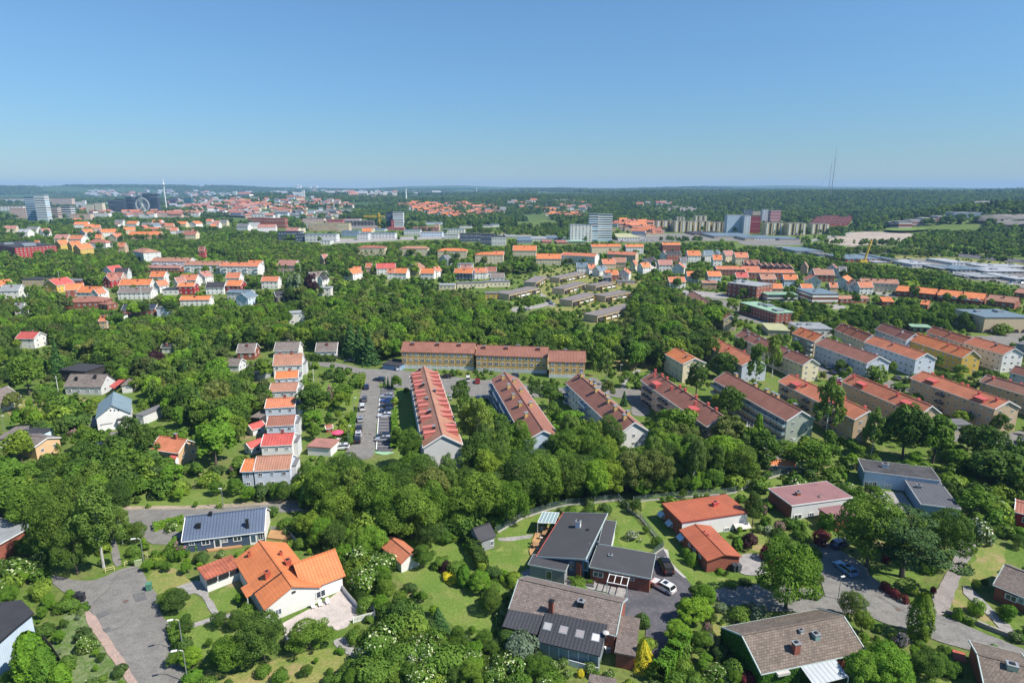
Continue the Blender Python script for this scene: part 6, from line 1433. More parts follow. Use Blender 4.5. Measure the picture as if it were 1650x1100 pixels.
def car(t,x,y,dx,dy,col,lbl,kind='hatch',group=None,s=1.0):
    p=P(t,x,y); q=P(t,x+dx,y+dy); rz=math.atan2(q.y-p.y,q.x-p.x)
    b,g,r,w,hl,tl,bed,hb=carparts(kind,CC[col],col)
    z=p.z+.15
    o=root('parked_car',lbl,'car',(p.x,p.y,z),rz,group); o.scale=(s,s,s)
    link('body',b,o); link('window_glass',g,o); link('car_roof',r,o)
    for sx in(-1.4,1.4):
        for sy in(-.8,.8): link('wheel',w,o,(sx,sy,.33))
    for sy in(-.62,.62): link('headlight',hl,o,(2.12,sy,hb-.32)); link('tail_light',tl,o,(-2.22,sy,hb-.2))
    if bed: link({'pickup':'cargo_cover'}.get(kind,'sunroof'),bed,o)
    FOOT.append(grow((p.x,p.y),rz,2.4,1,.6)); return o
car(14,955,580,-90,-50,'white','white estate car with dark sunroof on the dark driveway beside the brick wall','hatch')
car(14,970,470,-30,-60,'black','black pickup parked nose up at the top of the dark driveway','pickup',s=1.08)
car(16,90,580,-60,-45,'lightblue','pale blue estate car parked on the kerb under the big trees','hatch')
car(16,70,462,50,-20,'darkblue','dark blue car in the tree shade above the pale blue one','hatch')
PS='cars parked along the parking street'
for x,y,c,k,l in [(828,415,'darkblue','hatch','dark blue car, farthest up the left kerb of the parking street'),(815,492,'grey','hatch','grey car, second from the top on the left kerb'),(803,550,'white','van','white van like car in the middle of the left kerb'),(790,620,'silver','hatch','silver car below the white van on the left kerb'),
    (781,680,'black','hatch','black car at the left kerb behind the white one'),(777,716,'white','hatch','white car between two black ones on the left kerb'),(771,750,'black','hatch','black car, nearest at the left kerb')]: car(6,x,y,4,-60,c,l,k,PS)
LOT='cars in the marked parking lot'
for x,y,c,l in [(958,475,'silver','silver car at the top of the marked lot'),(960,503,'blue','bright blue car second in the marked lot'),(955,537,'black','black car third in the marked lot'),(955,567,'darkblue','dark car fourth in the marked lot'),(945,598,'white','white car fifth in the marked lot'),(935,728,'black','black car second from the bottom of the lot'),(935,748,'silver','silver estate car, nearest in the marked lot')]: car(6,x,y,-60,0,c,l,'hatch',LOT)
car(6,908,368,-60,-6,'darkblue','dark car at the street corner above the conifers'); car(6,665,800,-60,4,'white','white car on the drive below the pink parasol'); car(6,1005,288,-20,-50,'white','white van beside the blue tarpaulins','van'); car(6,1025,296,-20,-50,'white','second white van beside the blue tarpaulins, nearer','van')
car(6,1530,378,0,-50,'red','red car outside the yellow brick row'); car(6,1470,370,0,-50,'white','white van outside the yellow brick row','van'); car(6,1325,350,-50,0,'black','dark car by the hedge of the yellow brick row'); car(6,725,248,-60,0,'black','black car at the lane end by the wood'); car(6,1530,490,-60,-10,'blue','blue car in the shade left of the second slab block'); car(6,1350,480,0,-60,'silver','silver car between the first two slab blocks')
car(7,175,330,-50,0,'darkblue','dark blue car at the yellow row, middle entrance'); car(5,637,788,10,-40,'black','black car in front of the barn shaped house drive'); car(5,735,760,40,-30,'black','dark car in the drive right of the barn shaped house')
for x,y,c,l in [(490,265,'silver','silver car on the court road under the cream block'),(520,300,'darkblue','dark car on the court road between the blocks'),(552,345,'white','white car on the court road between the blocks'),(545,362,'red','red car on the court road between the blocks'),(962,342,'white','white car on the small lot behind the tan block'),(900,335,'grey','grey car on the small lot behind the tan block'),
    (95,738,'silver','silver car by the green grey block end'),(190,752,'white','white car by the green grey block end'),(1640,718,'white','white car on the road at the right edge'),(1600,330,'blue','blue car between the rows at the right edge'),(1480,300,'white','white car by the yellow block end')]: car(8,x,y,-40,-40,c,l)
for k,(t_,x,y,c) in enumerate([(3,800,672,'white'),(3,815,673,'silver'),(3,830,674,'white'),(3,350,828,'silver'),(3,330,812,'darkblue'),(4,30,822,'white'),(4,5,812,'grey')]):
    car(t_,x,y,40,10,c,['leftmost pale car in the garage court above the dark rows','middle pale car in the garage court above the dark rows','rightmost pale car in the garage court above the dark rows','silver car at the bend of the slope lane','dark car at the bend of the slope lane','white car beside the green roofed school','grey car beside the green roofed school'][k])
r3=random.Random(5)
for k in range(46):
    t_,x0,y0,x1,y1=[(3,770,428,1000,432),(3,1240,378,1430,384),(4,900,505,980,540),(4,1130,560,1400,600),(4,1560,640,1650,655),(2,560,335,700,342)][k%6]
    x=r3.uniform(x0,x1); y=r3.uniform(y0,y1); c=r3.choice(['white','silver','black','blue','red','grey']); p=P(t_,x,y)
    b,g,r_,w_,_,_,_,_=carparts('hatch',CC[c],c); o=root('parked_car','%s car, a few pixels wide, on the lots beside the far flat halls'%c,'car',p,r3.choice((0,1.57)),'tiny cars on the far lots'); link('body',b,o); link('window_glass',g,o)
# ---------------------------------------------------------------- lamps, poles, masts
def lamp(lbl,t,x,y,hh=5.0,arm=(-.9,-.3),grp='street lamps'):
    p=P(t,x,y); o=root('street_lamp',lbl,'street lamp',p,0,grp)
    m=MB(); m.cyl((0,0,0),(0,0,hh),.08,.05,GREYM,8); link('pole',m.mesh('pole'),o)
    m=MB(); m.tube([(0,0,hh),(arm[0]*.4,arm[1]*.4,hh+.25),(arm[0],arm[1],hh+.3)],.035,GREYM,5); link('arm',m.mesh('arm'),o)
    m=MB(); m.box((arm[0]*1.15,arm[1]*1.15,hh+.3),(.75,.26,.14),WHITE,math.atan2(arm[1],arm[0])); link('lamp_head',m.mesh('lamp_head'),o); return o
lamp('street lamp on the lawn edge beside the cul de sac',11,1017,935,5.6); lamp('street lamp at the top of the cul de sac by the yellow barrier',11,798,440,5.0)
lamp('street lamp standing in the hedge at the bottom of the cul de sac',11,1040,1100,5.2); lamp('street lamp between road and conifers in front of the ivy house',15,948,690,4.0,(.3,.1)); lamp('street lamp on the parking street, upper',6,748,590,5.5,(.6,0)); lamp('street lamp on the parking street, lower',6,716,780,5.5,(.5,0))
lamp('street lamp on the lane above the blue grey roof',12,332,75,4.5,(-.3,.1)); lamp('street lamp by the green grey block end',8,270,800,5,(.3,0)); lamp('street lamp in the meadow by the wood path',7,970,265,5,(.3,0)); lamp('street lamp beside the willow like tree',7,822,330,4.5,(.3,0)); lamp('street lamp on the asphalt yard by the sports hall',4,1375,935,4.5,(.4,0)); lamp('street lamp in the court between white and cream blocks',8,553,300,4,(.3,0))
lamp('street lamp left of the forest road in the left gardens',5,28,690,4.5,(.3,0)); lamp('street lamp at the left edge wood above the red roofed house',1,118,1010,4.5,(.3,0))
def pole(lbl,t,x,y,hh,r=.07):
    p=P(t,x,y); o=root('flagpole',lbl,'flagpole',p); m=MB(); m.cyl((0,0,0),(0,0,hh),r,r*.5,WHITE,6); link('pole',m.mesh('pole'),o); m=MB(); m.sphere((0,0,hh),r*1.6,WHITE,6,4); link('finial',m.mesh('finial'),o); return o
pole('white flagpole on the slope left of the barn shaped house',5,376,470,6.9,.13); pole('white flagpole in the terrace gardens right of the stepping terrace',6,497,415,6.6,.12)
for t_,x,y,hh,l in [(1,902,818,9,'white flagpole in front of the solar roofed house'),(2,332,648,9,'white flagpole between broadleaf trees left of centre, right one'),(2,228,698,9,'white flagpole right of the small orange roofed house, left one'),(2,618,605,7,'white flagpole left of the gabled orange roofed house'),(2,1500,665,11,'tall white flagpole beside the pale yellow terrace'),(1,378,680,7,'white flagpole beside the yellow gabled house'),(1,60,770,6,'white flagpole at the left edge gardens')]: pole(l,t_,x,y,hh,.16)
# utility bits
def bin_(lbl,t,x,y,col,s=1.0):
    p=P(t,x,y); o=root('wheelie_bin',lbl,'wheelie bin',p,.3); o.scale=(s,s,s); mt=paint('bin_'+lbl.split()[0],col)
    m=MB(); m.box((0,0,.5),(.55,.65,.9),mt,0,1.1); link('body',m.mesh('body'),o); m=MB(); m.box((0,-.02,1.0),(.66,.76,.1),mt); link('lid',m.mesh('lid'),o)
    w=MB(); w.cyl((-.3,0,0),(-.25,0,0),.12,.12,TYRE,8); wme=w.mesh('wheel')
    for sx in(0,.55): link('wheel',wme,o,(sx,.3,.12))
bin_('black wheelie bin at the left kerb of the cul de sac',11,432,640,(.03,.03,.04),1.3); bin_('black wheelie bin beside the first one by the shrub',11,458,645,(.03,.03,.04),1.3)
bin_('green wheelie bin on the right kerb of the cul de sac',11,828,585,(.08,.22,.14),1.3); bin_('dark wheelie bin beside the brick garage wall',15,436,548,(.04,.05,.06),1.3); bin_('grey wheelie bin beside the brick garage wall, right one',15,456,548,(.07,.08,.09),1.3)
def barrier(lbl,t,a,b):
    A=P(t,*a); B=P(t,*b); u=B-A; rz=math.atan2(u.y,u.x); o=root('road_barrier',lbl,'barrier',A,rz,'yellow tube barriers across the footpath'); YB=paint('barrier_yellow',(.62,.56,.25)); L=u.length
    m=MB(); m.tube([(0,0,0),(0,0,.9),(L,0,.9),(L,0,0)],.05,YB,6); link('frame',m.mesh('frame'),o); m=MB(); m.cyl((0,0,.5),(L,0,.5),.035,.035,YB,5); link('rail',m.mesh('rail'),o)
barrier('left pale yellow tube barrier under the birch',11,(585,490),(635,478)); barrier('middle pale yellow tube barrier across the footpath',11,(690,455),(738,440)); barrier('right pale yellow tube barrier beside the lamp',11,(775,415),(818,400))
p=P(11,768,450); m=MB(); m.box((0,0,.55),(1.1,.45,1.1),paint('cabinet_green',(.35,.42,.22))); m.box((0,0,1.12),(1.2,.55,.06),paint('cabinet_green',(.35,.42,.22))); tag(link('utility_cabinet',m.mesh('utility_cabinet'),None,p,.3),'pale green utility cabinet beside the barriers','cabinet')
# retaining wall with mesh fence
MESHG=paint('fence_mesh_teal',(.10,.15,.145)); 
def wallfence(lbl,t,pts,hw=.3,hf=1.25):
    ps=[P(t,*q) for q in pts]; o=root('retaining_wall',lbl,'wall',ps[0]); w=MB(); f=MB(); pm=MB()
    for a,b in zip(ps,ps[1:]):
        u=b-a; L=u.length; rz=math.atan2(u.y,u.x); q=(a+b)/2-ps[0]; w.box((q.x,q.y,hw/2-.1),(L+.1,.22,hw+.2),CONC,rz)
        for k in range(6): f.box((q.x,q.y,hw+.12+k*.21),(L,.03,.035),MESHG,rz)
        n=int(L/.22)
        for k in range(n): r=a+u*((k+.5)/n)-ps[0]; f.box((r.x,r.y,hw+hf/2),(.03,.03,hf),MESHG,rz)
        n=max(1,int(L/2.2))
        for k in range(n+1): r=a+u*(k/n)-ps[0]; pm.box((r.x,r.y,hw+hf/2+.05),(.08,.08,hf+.1),GREYM,rz)
    link('wall_base',w.mesh('wall_base'),o); link('mesh_panel',f.mesh('mesh_panel'),o); link('fence_post',pm.mesh('fence_post'),o); return o
wallfence('retaining wall with teal mesh fence curving along the wood edge, left run',14,[(30,275),(180,190),(330,140),(420,118),(560,105),(710,88),(760,140)])
wallfence('retaining wall with teal mesh fence behind the orange ribbed roof, right run',15,[(-60,215),(0,205),(160,190),(395,172),(440,165),(620,90),(700,68),(790,60)])
wallfence('low wall with mesh fence between the two lawns',14,[(760,140),(830,190),(960,355),(905,392)],.3,.7)
# small garden structures
def parasol(lbl,t,x,y,r,col,hh=2.3):
    p=P(t,x,y); o=root('parasol',lbl,'parasol',p); m=MB(); n=8; mt=paint('parasol_'+lbl.split()[0],col)
    for i in range(n):
        a,b=2*math.pi*i/n,2*math.pi*(i+1)/n; m.face([(r*math.cos(a),r*math.sin(a),hh-.3),(r*math.cos(b),r*math.sin(b),hh-.3),(0,0,hh+.4)],mt); m.face([(r*math.cos(a),r*math.sin(a),hh-.5),(r*math.cos(b),r*math.sin(b),hh-.5),(r*math.cos(b),r*math.sin(b),hh-.3),(r*math.cos(a),r*math.sin(a),hh-.3)],mt)
    link('canopy',m.mesh('canopy'),o); m=MB(); m.cyl((0,0,0),(0,0,hh),.04,.04,WHITE,6); m.cyl((0,0,0),(0,0,.1),.4,.4,CONC,10); link('pole',m.mesh('pole'),o)
parasol('pink parasol over the small yard by the parking street',6,645,735,1.7,(.65,.08,.16)); 
tableset('small white table under the pink parasol',P(6,650,748),0,WHITE)
def pool(lbl,t,x,y,r):
    p=P(t,x,y); o=root('paddling_pool',lbl,'pool',p); B=paint('pool_blue',(.03,.22,.6),.4); m=MB()
    n=20
    for i in range(n): a,b=2*math.pi*i/n,2*math.pi*(i+1)/n; m.cyl((r*math.cos(a),r*math.sin(a),.35),(r*math.cos(b),r*math.sin(b),.35),.16,.16,B,6,False); m.face([(r*math.cos(a),r*math.sin(a),0),(r*math.cos(b),r*math.sin(b),0),(r*math.cos(b),r*math.sin(b),.35),(r*math.cos(a),r*math.sin(a),.35)],B)
    link('rim',m.mesh('rim'),o); m=MB(); m.cyl((0,0,.05),(0,0,.3),r,r,paint('pool_water',(.05,.3,.65),.1),20); link('water',m.mesh('water'),o)
pool('round blue paddling pool in front of the lowest terrace house',5,1580,1035,1.3)
def playhouse(lbl,t,x,y,wc='white'): 
    p=P(t,x,y,1,False); gable('playhouse',lbl,'playhouse',dict(c=(p.x,p.y),rot=0,L=2.2,W=1.8,he=1.2,rise=.7,n=Vector((-.5,.8,0))),'redbrown','redwood',floors=1,chim=0,wsize=(.5,.5),endwin=1,attic=False)
playhouse('tiny red playhouse with brown roof in the terrace gardens',6,588,665)
m=MB(); 
for k in range(5): m.box((0,0,.3+k*.14),(2.2,.08,.1),WHITE)
for sx in(-1,1): m.box((sx*1.1,0,.5),(.1,.1,1),WHITE)
tag(link('garden_gate',m.mesh('garden_gate'),None,P(7,530,680),0),'white railing among bushes between the second and third slab blocks','railing')
for k,(x,y) in enumerate(((1560,660),(1600,672))):
    p=P(7,x,y); o=root('timber_stair','white timber stair landing at the foot of the brown roofed slab, %s'%('upper' if k==0 else 'lower'),'stairs',p); m=MB(); m.box((0,0,1.6),(3.2,2.0,.15),WHITE); link('landing',m.mesh('landing'),o); m=MB()
    for sx in(-1.5,1.5):
        for sy in(-.9,.9): m.box((sx,sy,1.3),(.12,.12,2.6),WHITE)
    for zz in(2.1,2.55): m.box((0,-.9,zz),(3.1,.06,.08),WHITE)
    link('railing',m.mesh('railing'),o)
# ---------------------------------------------------------------- trees and shrubs
import numpy as np
def leafmesh(name,cen,nor,size,mat,rs,extra=None,asp=.75):
    n=len(cen); a=rs.normal(size=(n,3)); nor=nor/np.linalg.norm(nor,axis=1,keepdims=True)
    t=np.cross(nor,a); t/=np.linalg.norm(t,axis=1,keepdims=True)+1e-9; b=np.cross(nor,t)
    s=(size*rs.uniform(.6,1.35,n))[:,None]*.5
    v=np.stack([cen-t*s*rs.uniform(.7,1.1,(n,1))-b*s*asp*.6,cen+t*s*.3-b*s*asp,cen+t*s+b*s*asp*.4,cen-t*s*.4+b*s*asp],1).reshape(-1,3)
    me=bpy.data.meshes.new(name)
    ev=[];ef=[]
    if extra: ev,ef=extra.v,extra.f
    nv=len(v)+len(ev); nl=4*n+sum(len(f) for f in ef)
    me.vertices.add(nv); me.vertices.foreach_set('co',np.concatenate([v.ravel(),np.array(ev,float).ravel()]) if ev else v.ravel())
    me.loops.add(nl); idx=list(range(4*n)); ls=list(range(0,4*n,4)); lt=[4]*n; mi=[0]*n; c=4*n
    for f,m_ in zip(ef,extra.m if extra else []):
        idx+= [q+len(v) for q in f]; ls.append(c); lt.append(len(f)); c+=len(f); mi.append(1+m_)
    me.loops.foreach_set('vertex_index',idx); me.polygons.add(len(ls)); me.polygons.foreach_set('loop_start',ls); me.polygons.foreach_set('loop_total',lt)
    me.polygons.foreach_set('material_index',mi); me.materials.append(mat)
    if extra:
        for m in extra.mats: me.materials.append(m)
    me.update(calc_edges=True); me.validate(); return me
BARK=paint('bark_brown',(.10,.08,.065),.95); BARKW=surf('bark_birch',(.55,.53,.49),.9,'plain',.5)
LM_={'olive':leafmat('leaf_olive',(0.108,0.138,0.034),(0.180,0.220,0.060),.3),'leaf':leafmat('leaf_green',(0.082,0.148,0.020),(0.178,0.282,0.040),.42),'leaf2':leafmat('leaf_dark',(0.058,0.111,0.021),(0.114,0.190,0.033),.3),'bright':leafmat('leaf_bright',(0.112,0.230,0.024),(0.187,0.324,0.037),.3),
 'birch':leafmat('leaf_birch',(0.117,0.187,0.037),(0.198,0.292,0.064),.25),'spruce':leafmat('leaf_spruce',(0.041,0.097,0.027),(0.077,0.160,0.038),.25,.1),'pine':leafmat('leaf_pine',(0.041,0.086,0.022),(0.086,0.154,0.036),.2,.1),
 'thuja':leafmat('leaf_thuja',(0.066,0.157,0.014),(0.122,0.240,0.021),.2,.1),'gold':leafmat('leaf_gold',(.50,.44,.03),(.68,.56,.04),.1,.15),'copper':leafmat('leaf_copper',(.030,.014,.018),(.06,.022,.028),.15,.1),'redleaf':leafmat('leaf_red',(.12,.02,.03),(.2,.04,.05),.15,.15),
 'shrub':leafmat('leaf_shrub',(0.101,0.180,0.028),(0.187,0.298,0.052),.5),'grey':leafmat('leaf_greygreen',(.14,.2,.11),(.22,.28,.17),.15),'white':leafmat('leaf_whiteflower',(.08,.15,.03),(.13,.2,.05),.1,.2,((.7,.7,.58),.28)),
 'pink':leafmat('leaf_pinkflower',(.06,.12,.03),(.1,.16,.04),.1,.2,((.5,.24,.32),.35)),'purple':leafmat('leaf_purpleflower',(.05,.1,.03),(.09,.14,.04),.1,.2,((.36,.26,.42),.3)),'elder':leafmat('leaf_elder',(.07,.15,.02),(.12,.2,.03),.1,.2,((.55,.6,.35),.12)),
 'blue':leafmat('leaf_blue',(.10,.19,.22),(.18,.28,.32),.1,.1)}
def lobes_crown(rs,h,r,z0,nl,n,size,flat=1.0,lr=(.24,.40),shape='oval',up=.3,pull=.8):
    rz=(h-z0)/2; c=np.array([0,0,z0+rz])
    d=rs.normal(size=(nl,3)); d/=np.linalg.norm(d,axis=1,keepdims=True); d[:,2]=np.where(d[:,2]<-.55,-d[:,2],d[:,2])
    fr=rs.uniform(.35,1.0,nl)**.6
    L=c+d*fr[:,None]*np.array([r,r,rz])*pull
    if shape=='cone': L[:,:2]*=(1-.75*(L[:,2:3]-z0)/(h-z0))
    if shape=='drop': L[:,:2]*=np.clip(1.1-.55*(L[:,2:3]-z0)/(h-z0),.2,1)
    ang=np.arctan2(L[:,1],L[:,0]); ph=rs.uniform(0,6.28,3); wob=1+.16*np.sin(ang*2+ph[0]+L[:,2]*.5)+.12*np.sin(ang*3+ph[1])+.1*np.sin(L[:,2]*1.7+ph[2]); L[:,:2]*=wob[:,None]
    R_=r*rs.uniform(lr[0],lr[1],nl)*np.where(fr>.8,.85,1.1)
    out_c=[];out_n=[];tot=0
    p=R_**2/np.sum(R_**2)
    while tot<n:
        k=rs.choice(nl,size=2*n,p=p); q=rs.normal(size=(2*n,3)); q/=np.linalg.norm(q,axis=1,keepdims=True)
        rad=R_[k]*rs.uniform(.72,1.08,2*n); pos=L[k]+q*rad[:,None]*np.array([1,1,flat])
        o=pos-c; o=o/np.array([r,r,rz]); keep=(np.sum(q*o,1)>-.25)
        dd=np.linalg.norm((pos[:,None,:]-L[None,:,:])/np.array([1,1,flat]),axis=2)/R_[None,:]; dd[np.arange(2*n),k]=9
        keep&=(dd.min(1)>.74)
        out_c.append(pos[keep]); out_n.append(q[keep]+rs.normal(size=(keep.sum(),3))*.42+np.array([0,0,up])); tot+=keep.sum()
    return np.concatenate(out_c)[:n],np.concatenate(out_n)[:n],L
def limbs(L,h,z0,rt,mat,rs,nb=7,top=.75):
    m=MB(); pts=[(0,0,-.3),(rs.uniform(-.1,.1)*h*.1,rs.uniform(-.1,.1)*h*.1,h*.3),(rs.uniform(-.3,.3),rs.uniform(-.3,.3),h*top)]
    m.cyl(pts[0],pts[1],rt,rt*.75,mat,7,False); m.cyl(pts[1],pts[2],rt*.75,rt*.25,mat,6,False)
    for i in rs.choice(len(L),size=min(nb,len(L)),replace=False):
        b=Vector(pts[1]).lerp(Vector(pts[2]),rs.uniform(0,.7)); m.cyl(b,Vector(L[i]),rt*.35,rt*.1,mat,5,False)
    return m
PROTO={}
def proto(kind,lod,var):
    """unit heights: every prototype is stored at its own natural size; returns (crown mesh, trunk mesh or None, h, r, joined mesh)"""
    key=(kind,lod,var)
    if key in PROTO: return PROTO[key]
    rs=np.random.RandomState(hash(kind)%1 + sum(map(ord,kind))*7+lod*100+var*13)
    tr=None; n={0:12000,1:2600,2:420}[lod]; s={0:.235,1:.5,2:1.25}[lod]
    if kind in('broad','broad2','bright','copper','tall','olive'):
        h,r={'broad':(10,4.2),'broad2':(10,4.6),'bright':(8,3.8),'copper':(9,4),'tall':(12,3.6),'olive':(9,3.7)}[kind]; z0=h*rs.uniform(.02,.10)
        nl=int({0:85,1:42,2:14}[lod]*(1 if kind!='tall' else 1.1))
        c,nn,L=lobes_crown(rs,h,r,z0,nl,n,s,flat=rs.uniform(.75,1.0),lr=(.12,.34) if lod<2 else (.3,.45),shape=['oval','drop','oval'][var%3])
        mat=LM_[{'broad':'leaf','broad2':'leaf2','bright':'bright','copper':'copper','tall':'leaf','olive':'olive'}[kind]]; tb=limbs(L,h,z0,.22,BARK,rs,9 if lod==0 else 4)
    elif kind=='birch':
        h,r=12,3.3; z0=h*.1; c,nn,L=lobes_crown(rs,h,r,z0,{0:70,1:40,2:14}[lod],int(n*.85),s*.85,flat=1.5,lr=(.13,.25),shape='drop',up=.0,pull=.95); mat=LM_['birch']; tb=limbs(L,h,z0,.17,BARKW,rs,14 if lod==0 else 5,.92)
    elif kind in('spruce','blue'):
        h,r=10,2.4; m_=n; z=rs.uniform(0,1,m_)**1.25; zz=.6+z*(h-.6); tier=(zz*2.1)%1
        a=rs.uniform(0,2*np.pi,m_); rr=r*(1-z)**.9*(1.0-.35*tier)*rs.uniform(.6,1.05,m_)*(1+.18*np.sin(a*5+np.floor(zz*2.1)*2)); c=np.stack([rr*np.cos(a),rr*np.sin(a),zz-rr*.18],1)
        nn=np.stack([np.cos(a)*.7,np.sin(a)*.7,np.full(m_,.7)],1)+rs.normal(size=(m_,3))*.35; mat=LM_['spruce' if kind=='spruce' else 'blue']; tb=MB(); tb.cyl((0,0,-.2),(0,0,h*.9),.18,.04,BARK,6,False)
    elif kind=='pine':
        h,r=10,4.6; z0=2.0; c,nn,L=lobes_crown(rs,h,r,z0,{0:44,1:26,2:12}[lod],n,s,flat=.38,lr=(.2,.34),up=.6,pull=.92); mat=LM_['pine']; tb=limbs(L,h,z0,.3,BARK,rs,16,.85)
    elif kind in('thuja','gold','ivycol'):
        h,r=5,{'thuja':1.0,'gold':2.0,'ivycol':1.5}[kind]; m_=int(n*.5); z=rs.uniform(0,1,m_); a=rs.uniform(0,2*np.pi,m_)
        pr_=np.sin(np.pi*np.clip(z*.82+.16,0,1))**.55 if kind!='gold' else (1-z)**.8+.04
        rr=r*pr_*rs.uniform(.84,1.04,m_)*(1+.1*np.sin(a*7+z*9)+.06*np.sin(z*23)); c=np.stack([rr*np.cos(a),rr*np.sin(a),z*h],1); nn=np.stack([np.cos(a),np.sin(a),np.full(m_,.4)],1)+rs.normal(size=(m_,3))*.35; s*=.8
        mat=LM_['gold' if kind=='gold' else 'thuja' if kind=='thuja' else 'leaf']; tb=None
    else:   # shrubs of every colour
        h,r=2.2,1.7; m_={0:2600,1:800,2:220}[lod]; s={0:.2,1:.36,2:.7}[lod]
        c,nn,L=lobes_crown(rs,h,r,-.5,{0:20,1:14,2:7}[lod],m_,s,flat=.9,lr=(.26,.44),up=.4,pull=.8); c=c[c[:,2]>.02]; nn=nn[:len(c)]; 
        mat=LM_[kind]; tb=None
        nn=c-np.array([0,0,.6])+rs.normal(size=c.shape)*.5
    cm=leafmesh('crown',c,nn,s,mat,rs) if lod<2 or True else None
    tm=tb.mesh('trunk',uv=True) if (tb and lod<2) else None
    PROTO[key]=(cm,tm,h,r); return PROTO[key]
_J={}
def joined(kind,lod,var):
    key=(kind,lod,var)
    if key in _J: return _J[key]
    cm,tm,h,r=proto(kind,lod,var)
    o=bpy.data.objects.new('crown_%s_%d_%d'%(kind,lod,var),cm); _J[key]=(o,h,r); return _J[key]
BUK={}
for pi,(poly,d) in enumerate(PROT):
    xs=[q[0] for q in poly]; ys=[q[1] for q in poly]
    for k in range(int(max(-100,min(xs))//40),int(min(1750,max(xs))//40)+1): BUK.setdefault(k,[]).append((min(xs),min(ys),max(xs),max(ys),poly,d))
FB={}
for poly in FOOT:
    xs=[q[0] for q in poly]; ys=[q[1] for q in poly]
    for i in range(int(min(xs)//25),int(max(xs)//25)+1):
        for j in range(int(min(ys)//25),int(max(ys)//25)+1): FB.setdefault((i,j),[]).append(poly)
def onfoot(x,y):
    return any(inside(x,y,p) for p in FB.get((int(x//25),int(y//25)),()))
def blocks(x,y,h,r,z=0):
    D=math.hypot(x,y)
    for dx,zz in((0,.95),(0,.55),(-.8,.6),(.8,.6),(0,.2),(-.6,.3),(.6,.3),(-.45,.85),(.45,.85)):
        q=proj((x+dx*r*1.18,y,z+h*zz*1.06))
        if not q: return True
        for x0,y0,x1,y1,poly,d in BUK.get(int(q[0]//40),()):
            if d>D+1 and x0<=q[0]<=x1 and y0<=q[1]<=y1 and inside(q[0],q[1],poly): return True
    return False
PL=[]   # (D,x,y,z,h,r,kind,label,group)
GRID={}
def near_tree(x,y,m):
    g=int(m//4)+1; i,j=int(x//4),int(y//4)
    for a in range(i-g,i+g+1):
        for b in range(j-g,j+g+1):
            for (u,v,rr) in GRID.get((a,b),()):
                if (u-x)**2+(v-y)**2<(m*.5+rr)**2: return True
    return False
def put(x,y,h,r,kind,label,group=None,z=None):
    GRID.setdefault((int(x//4),int(y//4)),[]).append((x,y,r*.5))
    PL.append((math.hypot(x,y),x,y,height(x,y) if z is None else z,h,r,kind,label,group))
def hand(t,x,y,hpx,wpx,kind,label,group=None):
    """a tree read from the picture: foot, crown height and width in survey units"""
    p=P(t,x,y); f=proj(p)[2]; s=TL[t][2]; put(p.x,p.y,hpx/s*f/1000*1.15,wpx/s*f/1720,kind,label,group,p.z)
